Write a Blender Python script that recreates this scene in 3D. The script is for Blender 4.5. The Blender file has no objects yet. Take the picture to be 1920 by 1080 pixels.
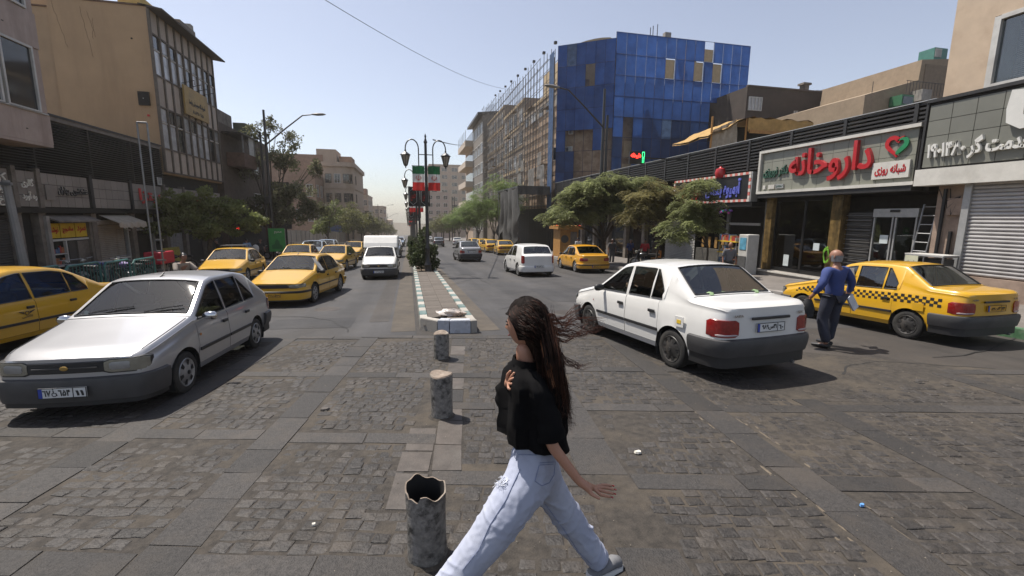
import bpy, bmesh, math, random
from mathutils import Vector, Matrix, noise

# ------------------------------------------------------------------ camera, light, exposure
sc = bpy.context.scene
R = math.radians
CAM_H = 2.04
SLOPE = 0.04                       # the street falls away from the camera
FPX = 830.0
cam_d = bpy.data.cameras.new('camera'); cam_d.sensor_width = 36.0; cam_d.lens = 36.0 * FPX / 1920.0
cam_d.clip_start = 0.05; cam_d.clip_end = 6000
cam = bpy.data.objects.new('camera', cam_d); sc.collection.objects.link(cam)
cam.matrix_world = Matrix(((0.97412195, 0.02774769, -0.22431337, 0.0),
                           (-0.22585713, 0.15752087, -0.96134059, 0.0),
                           (0.00865906, 0.98712575, 0.15971155, CAM_H), (0, 0, 0, 1)))
# columns of the matrix are the camera axes in the world
_r = [[0.97412195, 0.02774769, -0.22431337], [-0.22585713, 0.15752087, -0.96134059], [0.00865906, 0.98712575, 0.15971155]]
sc.camera = cam

SUN_EL, SUN_AZ = 64.0, 137.0       # azimuth of the sun measured from +X towards +Y
sun_dir = Vector((math.cos(R(SUN_EL)) * math.cos(R(SUN_AZ)), math.cos(R(SUN_EL)) * math.sin(R(SUN_AZ)), math.sin(R(SUN_EL))))
world = bpy.data.worlds.new('World'); sc.world = world; world.use_nodes = True
wn = world.node_tree.nodes; wl = world.node_tree.links
for n_ in list(wn): wn.remove(n_)
wo = wn.new('ShaderNodeOutputWorld'); wb = wn.new('ShaderNodeBackground'); sk = wn.new('ShaderNodeTexSky')
sk.sky_type = 'NISHITA'; sk.sun_disc = False; sk.sun_elevation = R(SUN_EL); sk.sun_rotation = R(90 - SUN_AZ)
sk.altitude = 300; sk.air_density = 1.0; sk.dust_density = 1.3; sk.ozone_density = 1.6
wb.inputs['Strength'].default_value = 0.12
hs_ = wn.new('ShaderNodeHueSaturation'); hs_.inputs['Saturation'].default_value = 0.62; hs_.inputs['Hue'].default_value = 0.508
wl.new(sk.outputs[0], hs_.inputs['Color']); wl.new(hs_.outputs[0], wb.inputs[0]); wl.new(wb.outputs[0], wo.inputs[0])
sun_l = bpy.data.lights.new('sun', 'SUN'); sun_l.energy = 5.0; sun_l.angle = R(0.53); sun_l.color = (1.0, 0.94, 0.86)
sun_o = bpy.data.objects.new('sun', sun_l); sc.collection.objects.link(sun_o)
sun_o.rotation_euler = (-sun_dir).to_track_quat('-Z', 'Y').to_euler()
sc.view_settings.view_transform = 'Standard'; sc.view_settings.look = 'None'
sc.view_settings.exposure = 0.42; sc.view_settings.gamma = 1.0; sc.view_settings.use_curve_mapping = False
sc.cycles.use_denoising = True
sc.cycles.max_bounces = 8; sc.cycles.transparent_max_bounces = 24; sc.cycles.volume_bounces = 0
sc.cycles.caustics_reflective = False; sc.cycles.caustics_refractive = False

rnd = random.Random(7)
def G(y, x=0.0): return -SLOPE * y           # height of the ground

# ------------------------------------------------------------------ materials
_mats = {}
def mat(name, col, rough=0.7, var=0.12, scale=4.0, bump=0.0, bscale=None, metal=0.0, coat=0.0, spec=0.5, stain=None, stain_amt=0.0,
        stain_scale=0.8, streak=False, emit=None, alpha=1.0, coords='Object', objvar=0.0, detail=6, trans=0.0, facevar=False):
    if name in _mats: return _mats[name]
    m = bpy.data.materials.new(name); m.use_nodes = True; _mats[name] = m
    nt = m.node_tree; N = nt.nodes; L = nt.links
    b = N['Principled BSDF']; b.inputs['Roughness'].default_value = rough; b.inputs['Metallic'].default_value = metal
    b.inputs['Specular IOR Level'].default_value = spec
    if coat: b.inputs['Coat Weight'].default_value = coat; b.inputs['Coat Roughness'].default_value = 0.06
    if alpha < 1: b.inputs['Alpha'].default_value = alpha
    tc = N.new('ShaderNodeTexCoord')
    src = N.new('ShaderNodeNewGeometry').outputs['Position'] if coords == 'World' else tc.outputs[coords]
    if streak:
        mp = N.new('ShaderNodeMapping'); mp.inputs['Scale'].default_value = (1, 1, 0.12); L.new(src, mp.inputs[0]); ssrc = mp.outputs[0]
    else: ssrc = src
    nz = N.new('ShaderNodeTexNoise'); nz.inputs['Scale'].default_value = scale; nz.inputs['Detail'].default_value = detail
    nz.inputs['Roughness'].default_value = 0.62
    L.new(src, nz.inputs['Vector'])
    mx = N.new('ShaderNodeMix'); mx.data_type = 'RGBA'
    lo = [max(0.0, c * (1 - var)) for c in col[:3]] + [1]; hi = [min(1.0, c * (1 + var)) for c in col[:3]] + [1]
    mx.inputs[6].default_value = lo; mx.inputs[7].default_value = hi
    rp = N.new('ShaderNodeMapRange'); rp.inputs[1].default_value = 0.3; rp.inputs[2].default_value = 0.7
    L.new(nz.outputs[0], rp.inputs[0]); L.new(rp.outputs[0], mx.inputs[0])
    out = mx.outputs[2]
    if stain is not None:
        n2 = N.new('ShaderNodeTexNoise'); n2.inputs['Scale'].default_value = stain_scale; n2.inputs['Detail'].default_value = 8
        n2.inputs['Roughness'].default_value = 0.65; L.new(ssrc, n2.inputs['Vector'])
        r2 = N.new('ShaderNodeMapRange'); r2.inputs[1].default_value = 0.48; r2.inputs[2].default_value = 0.66
        r2.inputs[4].default_value = stain_amt
        L.new(n2.outputs[0], r2.inputs[0])
        m2 = N.new('ShaderNodeMix'); m2.data_type = 'RGBA'; L.new(r2.outputs[0], m2.inputs[0]); L.new(out, m2.inputs[6])
        m2.inputs[7].default_value = tuple(stain[:3]) + (1,); out = m2.outputs[2]
    if objvar or facevar:
        if facevar:
            at = N.new('ShaderNodeAttribute'); at.attribute_name = 'tint'; fac = at.outputs['Fac']; 
        else:
            oi = N.new('ShaderNodeObjectInfo'); fac = oi.outputs['Random']
        r3 = N.new('ShaderNodeMapRange'); ov = objvar or 0.3; r3.inputs[3].default_value = 1 - ov; r3.inputs[4].default_value = 1 + ov
        L.new(fac, r3.inputs[0])
        m3 = N.new('ShaderNodeMix'); m3.data_type = 'RGBA'; m3.blend_type = 'MULTIPLY'; m3.inputs[0].default_value = 1.0
        cb = N.new('ShaderNodeCombineColor')
        for k in range(3): L.new(r3.outputs[0], cb.inputs[k])
        L.new(out, m3.inputs[6]); L.new(cb.outputs[0], m3.inputs[7]); out = m3.outputs[2]
    L.new(out, b.inputs['Base Color'])
    if bump:
        n4 = N.new('ShaderNodeTexNoise'); n4.inputs['Scale'].default_value = bscale or scale * 6; n4.inputs['Detail'].default_value = 5
        L.new(src, n4.inputs['Vector'])
        bp = N.new('ShaderNodeBump'); bp.inputs['Strength'].default_value = min(1.0, bump); bp.inputs['Distance'].default_value = 0.01
        L.new(n4.outputs[0], bp.inputs['Height']); L.new(bp.outputs[0], b.inputs['Normal'])
    if emit:
        b.inputs['Emission Color'].default_value = tuple(emit[:3]) + (1,); b.inputs['Emission Strength'].default_value = emit[3]
    if trans:
        tr = N.new('ShaderNodeBsdfTranslucent'); L.new(out, tr.inputs[0]); ms = N.new('ShaderNodeMixShader'); ms.inputs[0].default_value = trans
        L.new(b.outputs[0], ms.inputs[1]); L.new(tr.outputs[0], ms.inputs[2]); L.new(ms.outputs[0], N['Material Output'].inputs[0])
    return m

def glass(name, tint=(0.25, 0.28, 0.28), refl=0.12, rough=0.02):
    if name in _mats: return _mats[name]
    m = bpy.data.materials.new(name); m.use_nodes = True; _mats[name] = m
    N = m.node_tree.nodes; L = m.node_tree.links
    for x in list(N): N.remove(x)
    o = N.new('ShaderNodeOutputMaterial'); t = N.new('ShaderNodeBsdfTransparent'); t.inputs[0].default_value = tuple(tint) + (1,)
    g = N.new('ShaderNodeBsdfGlossy'); g.inputs['Roughness'].default_value = rough; g.inputs[0].default_value = (1, 1, 1, 1)
    fr = N.new('ShaderNodeFresnel'); fr.inputs[0].default_value = 1.5
    ad = N.new('ShaderNodeMath'); ad.operation = 'ADD'; ad.inputs[1].default_value = refl; ad.use_clamp = True
    L.new(fr.outputs[0], ad.inputs[0])
    tc = N.new('ShaderNodeTexCoord'); nz = N.new('ShaderNodeTexNoise'); nz.inputs['Scale'].default_value = 2.0
    L.new(tc.outputs['Object'], nz.inputs['Vector'])
    bp = N.new('ShaderNodeBump'); bp.inputs['Strength'].default_value = 0.03; bp.inputs['Distance'].default_value = 0.02
    L.new(nz.outputs[0], bp.inputs['Height']); L.new(bp.outputs[0], g.inputs['Normal'])
    mx = N.new('ShaderNodeMixShader'); L.new(ad.outputs[0], mx.inputs[0]); L.new(t.outputs[0], mx.inputs[1]); L.new(g.outputs[0], mx.inputs[2])
    L.new(mx.outputs[0], o.inputs[0])
    return m

# ------------------------------------------------------------------ mesh building
class MB:
    def __init__(s): s.v = []; s.f = []; s.m = []; s.t = []
    def add(s, vs, fs, m=0, tint=None):
        o = len(s.v); s.v.extend([tuple(p) for p in vs])
        for f in fs:
            s.f.append([i + o for i in f]); s.m.append(m); s.t.append(0.5 if tint is None else tint)
        return s
    def box(s, x0, y0, z0, x1, y1, z1, m=0, tint=None, skew=0.0):
        # skew: z falls with y (follows the street) when given
        vs = [(x0, y0, z0), (x1, y0, z0), (x1, y1, z0), (x0, y1, z0), (x0, y0, z1), (x1, y0, z1), (x1, y1, z1), (x0, y1, z1)]
        if skew: vs = [(x, y, z - skew * (y - y0)) for x, y, z in vs]
        return s.add(vs, [(0, 3, 2, 1), (4, 5, 6, 7), (0, 1, 5, 4), (1, 2, 6, 5), (2, 3, 7, 6), (3, 0, 4, 7)], m, tint)
    def obox(s, c, size, M=None, m=0, tint=None):
        a, b, d = [q / 2 for q in size]; c = Vector(c)
        vs = [Vector(p) for p in ((-a, -b, -d), (a, -b, -d), (a, b, -d), (-a, b, -d), (-a, -b, d), (a, -b, d), (a, b, d), (-a, b, d))]
        if M is not None:
            if not isinstance(M, Matrix): M = Matrix.Rotation(M, 3, 'Z')
            vs = [M @ p for p in vs]
        return s.add([c + p for p in vs], [(0, 3, 2, 1), (4, 5, 6, 7), (0, 1, 5, 4), (1, 2, 6, 5), (2, 3, 7, 6), (3, 0, 4, 7)], m, tint)
    def grid(s, P, cu=False, cv=False, m=0, flip=False, tint=None):
        nu, nv = len(P), len(P[0]); fs = []
        for i in range(nu if cu else nu - 1):
            for j in range(nv if cv else nv - 1):
                q = [i * nv + j, ((i + 1) % nu) * nv + j, ((i + 1) % nu) * nv + (j + 1) % nv, i * nv + (j + 1) % nv]
                fs.append(q[::-1] if flip else q)
        return s.add([p for r in P for p in r], fs, m, tint)
    def tube(s, pts, r, n=8, m=0, cap=True, tint=None, ry=None):
        pts = [Vector(p) for p in pts]; k = len(pts)
        rs = r if isinstance(r, (list, tuple)) else [r] * k
        P = []; ref = None
        for i, p in enumerate(pts):
            d = (pts[min(i + 1, k - 1)] - pts[max(i - 1, 0)]).normalized()
            if ref is None:
                ref = Vector((0, 0, 1)) if abs(d.z) < 0.9 else Vector((1, 0, 0))
            a = d.cross(ref)
            if a.length < 1e-5: a = d.orthogonal()
            a.normalize(); b = a.cross(d).normalized(); ref = b
            P.append([p + a * (rs[i] * math.cos(2 * math.pi * j / n)) + b * ((ry[i] if ry else rs[i]) * math.sin(2 * math.pi * j / n)) for j in range(n)])
        s.grid(P, cv=True, m=m, tint=tint)
        if cap:
            s.add(P[0], [list(range(n))], m, tint); s.add(P[-1], [list(range(n))[::-1]], m, tint)
        return s
    def lathe(s, prof, n=16, c=(0, 0, 0), axis='Z', m=0, a0=0, a1=2 * math.pi, tint=None):
        P = []; full = abs(a1 - a0 - 2 * math.pi) < 1e-6
        for r, z in prof:
            row = []
            for j in range(n if full else n + 1):
                a = a0 + (a1 - a0) * j / n; x, y = r * math.cos(a), r * math.sin(a)
                p = (x, y, z) if axis == 'Z' else ((z, x, y) if axis == 'X' else (x, z, y))
                row.append((p[0] + c[0], p[1] + c[1], p[2] + c[2]))
            P.append(row)
        return s.grid(P, cv=full, m=m, tint=tint, flip=(axis != 'Y'))
    def prism(s, poly, ext, m=0, tint=None):
        n = len(poly); a = [Vector(p) for p in poly]; e = Vector(ext)
        return s.add(a + [p + e for p in a], [list(range(n))[::-1], list(range(n, 2 * n))] + [[i, (i + 1) % n, n + (i + 1) % n, n + i] for i in range(n)], m, tint)
    def quad(s, a, b, c, d, m=0, tint=None): return s.add([a, b, c, d], [(0, 1, 2, 3)], m, tint)
    def mesh(s, name, mats, smooth=None, tints=False):
        me = bpy.data.meshes.new(name); me.from_pydata(s.v, [], s.f)
        for x in (mats if isinstance(mats, (list, tuple)) else [mats]): me.materials.append(x)
        if len(me.materials) > 1: me.polygons.foreach_set('material_index', s.m)
        if tints:
            at = me.attributes.new('tint', 'FLOAT', 'FACE'); at.data.foreach_set('value', s.t)
        me.update()
        if smooth is not None:
            me.shade_smooth()
            if smooth < 179: me.set_sharp_from_angle(angle=R(smooth))
        return me
    def obj(s, name, mats, parent=None, smooth=None, tints=False, fix=False, bevel=0, world=False, loc=None):
        if fix:
            me = s.mesh(name, mats, None, tints); bm = bmesh.new(); bm.from_mesh(me)
            bmesh.ops.remove_doubles(bm, verts=bm.verts, dist=1e-5); bmesh.ops.recalc_face_normals(bm, faces=bm.faces); bm.to_mesh(me); bm.free()
            if smooth is not None:
                me.shade_smooth()
                if smooth < 179: me.set_sharp_from_angle(angle=R(smooth))
        else: me = s.mesh(name, mats, smooth, tints)
        return link(name, me, parent, world=world, bevel=bevel, loc=loc)

def link(name, me, parent=None, world=False, bevel=0, loc=None):
    o = bpy.data.objects.new(name, me); sc.collection.objects.link(o)
    if parent is not None:
        o.parent = parent
        if world:
            off = Vector(); p = parent
            while p is not None: off += p.location; p = p.parent
            o.location = -off
    if loc is not None: o.location = loc
    if bevel:
        b = o.modifiers.new('bevel', 'BEVEL'); b.width = bevel; b.segments = 2; b.limit_method = 'ANGLE'; b.angle_limit = R(40)
    return o

def tag(o, label, cat, group=None, kind=None):
    if label: o['label'] = label
    if cat: o['category'] = cat
    if group: o['group'] = group
    if kind: o['kind'] = kind
    return o
def thing(name, label, cat, loc=(0, 0, 0), rz=0.0, group=None, pitch=True):
    o = bpy.data.objects.new(name, None); sc.collection.objects.link(o); o.location = loc; o.rotation_euler = (0, 0, rz)
    o.empty_display_size = 0.3
    return tag(o, label, cat, group)
def struct(o): o['kind'] = 'structure'; return o
def copy_tree(o, parent=None, kids=None):
    if kids is None:
        kids = {}
        for q in bpy.data.objects:
            if q.parent is not None: kids.setdefault(q.parent, []).append(q)
    c = o.copy(); sc.collection.objects.link(c)
    if parent is not None: c.parent = parent
    for ch in kids.get(o, ()): copy_tree(ch, c, kids)
    return c
def shared(name, me, parent, loc, rot=None, scale=None):
    o = bpy.data.objects.new(name, me); sc.collection.objects.link(o); o.parent = parent; o.location = loc
    if rot is not None: o.rotation_euler = rot
    if scale is not None: o.scale = scale
    return o

# ------------------------------------------------------------------ lettering
_F = {'ا': 'ﺍﺎ', 'آ': 'ﺁﺂ', 'ب': 'ﺏﺐﺑﺒ', 'پ': 'ﭖﭗﭘﭙ', 'ت': 'ﺕﺖﺗﺘ', 'ج': 'ﺝﺞﺟﺠ', 'چ': 'ﭺﭻﭼﭽ', 'ح': 'ﺡﺢﺣﺤ', 'خ': 'ﺥﺦﺧﺨ', 'د': 'ﺩﺪ', 'ذ': 'ﺫﺬ', 'ر': 'ﺭﺮ', 'ز': 'ﺯﺰ',
      'س': 'ﺱﺲﺳﺴ', 'ش': 'ﺵﺶﺷﺸ', 'ص': 'ﺹﺺﺻﺼ', 'ط': 'ﻁﻂﻃﻄ', 'ع': 'ﻉﻊﻋﻌ', 'ف': 'ﻑﻒﻓﻔ', 'ق': 'ﻕﻖﻗﻘ', 'ک': 'ﮎﮏﮐﮑ', 'گ': 'ﮒﮓﮔﮕ', 'ل': 'ﻝﻞﻟﻠ', 'م': 'ﻡﻢﻣﻤ',
      'ن': 'ﻥﻦﻧﻨ', 'و': 'ﻭﻮ', 'ه': 'ەﻪﻫﻬ', 'ی': 'ﯼﯽﯾﯿ', 'ئ': 'ﺉﺊﺋﺌ'}
_D = {'۶': '٦', '۸': '٨'}
def shape_fa(t):
    out = []
    for i, ch in enumerate(t):
        if ch in _F:
            f = _F[ch]; prev = i > 0 and t[i - 1] in _F and len(_F[t[i - 1]]) == 4; nxt = i < len(t) - 1 and t[i + 1] in _F and len(f) == 4
            out.append(f[(1 if prev else 0) + (2 if nxt else 0)])
        else: out.append(_D.get(ch, ch))
    res, run = [], ''
    for ch in out:
        if ch in '۰۱۲۳۴۵٦۷٨۹': run += ch
        else:
            if run: res.append(run); run = ''
            res.append(ch)
    if run: res.append(run)
    return ''.join(res[::-1])
_tx = {}
def text_mesh(t, extrude=0.02, bold=0.0, fa=True, res=2):
    key = (t, extrude, bold)
    if key not in _tx:
        cu = bpy.data.curves.new('lettering', 'FONT'); cu.body = shape_fa(t) if fa else t; cu.size = 1.0; cu.extrude = extrude; cu.offset = bold
        cu.resolution_u = res
        o = bpy.data.objects.new('lettering', cu); sc.collection.objects.link(o)
        me = bpy.data.meshes.new_from_object(o); bpy.data.objects.remove(o); bpy.data.curves.remove(cu)
        xs = [v.co.x for v in me.vertices]; ys = [v.co.y for v in me.vertices]
        _tx[key] = ([v.co.copy() for v in me.vertices], [list(p.vertices) for p in me.polygons], min(xs), max(xs), min(ys), max(ys))
        bpy.data.meshes.remove(me)
    return _tx[key]
def lettering(t, centre, right, up, width=None, height=None, m=None, parent=None, depth=0.03, bold=0.012, fa=True, name='lettering', world=True):
    vs, fs, x0, x1, y0, y1 = text_mesh(t, 0.02, bold, fa)
    right = Vector(right).normalized(); up = Vector(up).normalized(); nrm = right.cross(up)
    sx = (width / (x1 - x0)) if width else None; sy = (height / (y1 - y0)) if height else None
    sx = sx or sy; sy = sy or sx
    c = Vector(centre); cx, cy = (x0 + x1) / 2, (y0 + y1) / 2
    b = MB(); b.add([c + right * ((p.x - cx) * sx) + up * ((p.y - cy) * sy) + nrm * (p.z / 0.04 * depth + depth / 2) for p in vs], fs)
    return b.obj(name, m, parent, world=world)
def _ray(px, py):
    q = ((px - 960) / FPX, -(py - 540) / FPX, -1.0); return [sum(_r[i][k] * q[k] for k in range(3)) for i in range(3)]
def aY(px, py, Y): d = _ray(px, py); t = Y / d[1]; return d[0] * t, d[2] * t + CAM_H
def aX(px, py, X): d = _ray(px, py); t = X / d[0]; return d[1] * t, d[2] * t + CAM_H
def gp(px, py, dz=0.0): d = _ray(px, py); t = (dz - CAM_H) / (d[2] + SLOPE * d[1]); return d[0] * t, d[1] * t
# ------------------------------------------------------------------ building helpers
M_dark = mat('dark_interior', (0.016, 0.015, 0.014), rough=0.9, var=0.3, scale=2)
M_black = mat('black_paint', (0.012, 0.012, 0.013), rough=0.42, var=0.2, scale=9)
M_metal = mat('grey_metal', (0.25, 0.25, 0.25), rough=0.45, metal=0.8, var=0.15, scale=6)
M_alu = mat('aluminium_frame', (0.42, 0.42, 0.41), rough=0.4, metal=0.5, var=0.12, scale=6)
M_wframe = mat('white_window_frame', (0.5, 0.49, 0.46), rough=0.55, var=0.1, scale=4, stain=(0.25, 0.22, 0.19), stain_amt=0.4)
M_pane = mat('dark_window_glass', (0.02, 0.024, 0.028), rough=0.06, var=0.5, scale=0.7, spec=0.9, objvar=0.3)
M_curt = mat('pale_curtained_glass', (0.40, 0.40, 0.40), rough=0.2, var=0.35, scale=1.7, spec=0.8, objvar=0.45)
_wm = {}
def window_mesh(w, h, fr, mf, mp, div=2, dep=0.06, tr=0.0):
    key = (round(w, 3), round(h, 3), fr, mf.name, mp.name, div, dep, tr)
    if key not in _wm:
        b = MB()   # lies in the XZ plane, faces -Y, centre at origin
        b.box(-w / 2, -dep, -h / 2, -w / 2 + fr, 0, h / 2); b.box(w / 2 - fr, -dep, -h / 2, w / 2, 0, h / 2)
        b.box(-w / 2 + fr, -dep, h / 2 - fr, w / 2 - fr, 0, h / 2); b.box(-w / 2 + fr, -dep, -h / 2, w / 2 - fr, 0, -h / 2 + fr)
        for k in range(1, div):
            x = -w / 2 + w * k / div; b.box(x - fr * .4, -dep * .9, -h / 2 + fr, x + fr * .4, 0, h / 2 - fr)
        if tr: b.box(-w / 2 + fr, -dep * .85, h / 2 - tr - fr * .4, w / 2 - fr, 0, h / 2 - tr + fr * .4)
        q = MB(); q.box(-w / 2 + fr, -dep * .35, -h / 2 + fr, w / 2 - fr, -0.005, h / 2 - fr)
        _wm[key] = (b.mesh('window', mf), q.mesh('pane', mp))
    return _wm[key]
def put_window(parent, c, face, w, h, fr=0.06, mf=None, mp=None, div=2, dep=0.06, tr=0.0, sub=True):
    # face: rotation about Z so that the window looks along (sin, -cos)
    a, p = window_mesh(w, h, fr, mf or M_wframe, mp or M_pane, div, dep, tr)
    off = Vector(c); q = parent
    while q is not None: off -= q.location; q = q.parent
    o = shared('window', a, parent, off, (0, 0, face))
    shared('pane', p, o, (0, 0, 0)); return o
FACE = {'-Y': 0.0, '+X': R(90), '-X': R(-90), '+Y': R(180)}
def building(name, label, cat, loc, group=None): return thing(name, label, cat, loc, group=group)
def wbox(parent, name, m, *ext, bevel=0, extra=()):
    b = MB(); b.box(*ext)
    for e in extra: b.box(*e)
    return b.obj(name, m, parent, world=True, bevel=bevel)
# ------------------------------------------------------------------ ground, roads, plaza
def sheet(name, poly, m, dz, thick=0):
    b = MB(); b.add([(x, y, G(y) + dz) for x, y in poly], [list(range(len(poly)))])
    return struct(b.obj(name, m))

def road_mat(name, col, worn, dirt):
    if name in _mats: return _mats[name]
    m = mat(name, col, rough=0.72, var=0.22, scale=1.3, bump=0.5, bscale=160, stain=dirt, stain_amt=0.45, stain_scale=0.55, spec=0.35)
    N = m.node_tree.nodes; L = m.node_tree.links; b = N['Principled BSDF']
    src = b.inputs['Base Color'].links[0].from_socket; tc = [n for n in N if n.type == 'TEX_COORD'][0]
    n1 = N.new('ShaderNodeTexNoise'); n1.inputs['Scale'].default_value = 210; n1.inputs['Detail'].default_value = 2; L.new(tc.outputs['Object'], n1.inputs['Vector'])
    mp = N.new('ShaderNodeMapping'); mp.inputs['Scale'].default_value = (1.2, 0.05, 1); L.new(tc.outputs['Object'], mp.inputs[0])
    n2 = N.new('ShaderNodeTexNoise'); n2.inputs['Scale'].default_value = 1.0; n2.inputs['Detail'].default_value = 6; L.new(mp.outputs[0], n2.inputs['Vector'])
    ma = N.new('ShaderNodeMapRange'); ma.inputs[1].default_value = 0.25; ma.inputs[2].default_value = 0.8; ma.inputs[3].default_value = 0.6; ma.inputs[4].default_value = 1.55
    L.new(n1.outputs[0], ma.inputs[0])
    mb = N.new('ShaderNodeMapRange'); mb.inputs[1].default_value = 0.35; mb.inputs[2].default_value = 0.65; mb.inputs[3].default_value = 0.78; mb.inputs[4].default_value = 1.22
    L.new(n2.outputs[0], mb.inputs[0])
    mm = N.new('ShaderNodeMath'); mm.operation = 'MULTIPLY'; L.new(ma.outputs[0], mm.inputs[0]); L.new(mb.outputs[0], mm.inputs[1])
    cb = N.new('ShaderNodeCombineColor')
    for k in range(3): L.new(mm.outputs[0], cb.inputs[k])
    mx = N.new('ShaderNodeMix'); mx.data_type = 'RGBA'; mx.blend_type = 'MULTIPLY'; mx.inputs[0].default_value = 1
    L.new(src, mx.inputs[6]); L.new(cb.outputs[0], mx.inputs[7]); L.new(mx.outputs[2], b.inputs['Base Color'])
    return m
M_asph = road_mat('asphalt', (0.046, 0.044, 0.044), 0, (0.062, 0.054, 0.046))
M_asph2 = road_mat('old_asphalt', (0.043, 0.038, 0.034), 0, (0.062, 0.052, 0.043))
M_dust = mat('dusty_gutter', (0.075, 0.062, 0.048), rough=0.9, var=0.25, scale=2.2, bump=0.5, bscale=90, stain=(0.05, 0.044, 0.038), stain_amt=0.7)
M_fill = mat('bitumen_and_dirt_fill', (0.038, 0.032, 0.026), rough=0.9, var=0.5, scale=14.0, bump=0.8, bscale=70, stain=(0.08, 0.064, 0.046), stain_amt=0.7, stain_scale=1.6)
M_sett = mat('sett_stone', (0.037, 0.033, 0.030), rough=0.62, var=0.5, scale=26, bump=0.9, bscale=55, objvar=0.0, facevar=True, spec=0.4, stain=(0.062, 0.050, 0.038), stain_amt=0.6, stain_scale=2.0)
M_sett1 = mat('sett_stone_single', coords='World', col= (0.037, 0.033, 0.030), rough=0.62, var=0.5, scale=26, bump=0.9, bscale=55, objvar=0.3, spec=0.4, stain=(0.062, 0.050, 0.038), stain_amt=0.6, stain_scale=3.0)
M_slab = mat('granite_slab', (0.035, 0.0315, 0.029), rough=0.7, var=0.5, scale=38, bump=1.0, bscale=95, coords='World', objvar=0.34, stain=(0.056, 0.046, 0.037), stain_amt=0.7, stain_scale=2.3)
M_slabp = mat('pink_granite_slab', coords='World', col= (0.066, 0.055, 0.047), rough=0.7, var=0.3, scale=7, bump=0.5, bscale=60, objvar=0.15, stain=(0.09, 0.08, 0.07), stain_amt=0.8, stain_scale=3)
M_side = mat('sidewalk_concrete', (0.15, 0.134, 0.12), rough=0.85, var=0.2, scale=2, bump=0.3, bscale=60, stain=(0.09, 0.08, 0.07), stain_amt=0.6)
M_conc = mat('old_concrete', (0.27, 0.25, 0.225), rough=0.85, var=0.2, scale=3, bump=0.3, stain=(0.12, 0.105, 0.09), stain_amt=0.6, streak=True)

b = MB(); b.add([(-500, -12, G(-12)), (500, -12, G(-12)), (500, 880, G(880)), (-500, 880, G(880))], [(0, 1, 2, 3)])
struct(b.obj('ground', M_asph2))
sheet('carriageway', [(-8.72, 8.6), (0.1, 8.6), (0.1, 860), (-8.72, 860)], M_asph, 0.004).name = 'road'
sheet('road', [(1.4, 8.5), (11.5, 7.2), (11.5, 860), (1.4, 860)], M_asph, 0.004)
sheet('gutter', [(-0.42, 9.3), (0.09, 9.3), (0.09, 120), (-0.42, 120)], M_dust, 0.008)
sheet('gutter', [(1.41, 9.0), (1.85, 9.0), (1.7, 60), (1.41, 60)], M_dust, 0.008)
M_patch = road_mat('tar_patch', (0.034, 0.033, 0.034), 0, (0.05, 0.045, 0.04))
for q in ([(4.2, 12.5), (6.1, 12.2), (6.2, 15.5), (4.3, 15.6)], [(-5.6, 17), (-4.2, 17), (-4.2, 24), (-5.5, 24)], [(7.6, 9.6), (10.4, 9.2), (10.5, 10.3), (7.7, 10.6)], [(2.6, 22), (3.3, 22), (3.3, 46), (2.6, 46)], [(-3.2, 10.2), (-1.3, 10.0), (-1.3, 11.2), (-3.1, 11.3)]): sheet('asphalt_patch', q, M_patch, 0.008)
sheet('gutter_channel', [(-0.95, 10.5), (-0.5, 10.5), (-0.5, 70), (-0.95, 70)], M_asph2, 0.008)

# --- the stone paved plaza: skewed grid of granite bands with small setts between
O_ = (0.07, 4.21); U_ = (0.968, -0.25); V_ = (0.129, 0.992)
def ab(a, b): return (O_[0] + a * U_[0] + b * V_[0], O_[1] + a * U_[1] + b * V_[1])
def inv(x, y):
    dx, dy = x - O_[0], y - O_[1]; d = U_[0] * V_[1] - U_[1] * V_[0]
    return ((dx * V_[1] - dy * V_[0]) / d, (dy * U_[0] - dx * U_[1]) / d)
plaza = MB()
pp = [(-16, 0.6), (14, 0.6), (14, 3.1), (9.0, 4.3), (6.4, 6.2), (6.2, 7.7), (1.3, 8.55), (-16, 10.3)]
plaza.add([(x, y, G(y) + 0.010) for x, y in pp], [list(range(len(pp)))])
plaza = struct(plaza.obj('plaza_pavement', M_fill))
def in_view(x, y, pad=0.25):
    rx, ry = x, y
    zc = -(rx * _r[0][2] + ry * _r[1][2] + (G(y) - CAM_H) * _r[2][2])
    if zc < 0.3: return None
    px = 960 + FPX * (rx * _r[0][0] + ry * _r[1][0] + (G(y) - CAM_H) * _r[2][0]) / zc
    py = 540 - FPX * (rx * _r[0][1] + ry * _r[1][1] + (G(y) - CAM_H) * _r[2][1]) / zc
    p = pad * 300
    if px < -p or px > 1920 + p or py > 1080 + p: return None
    return px, py, zc
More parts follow.
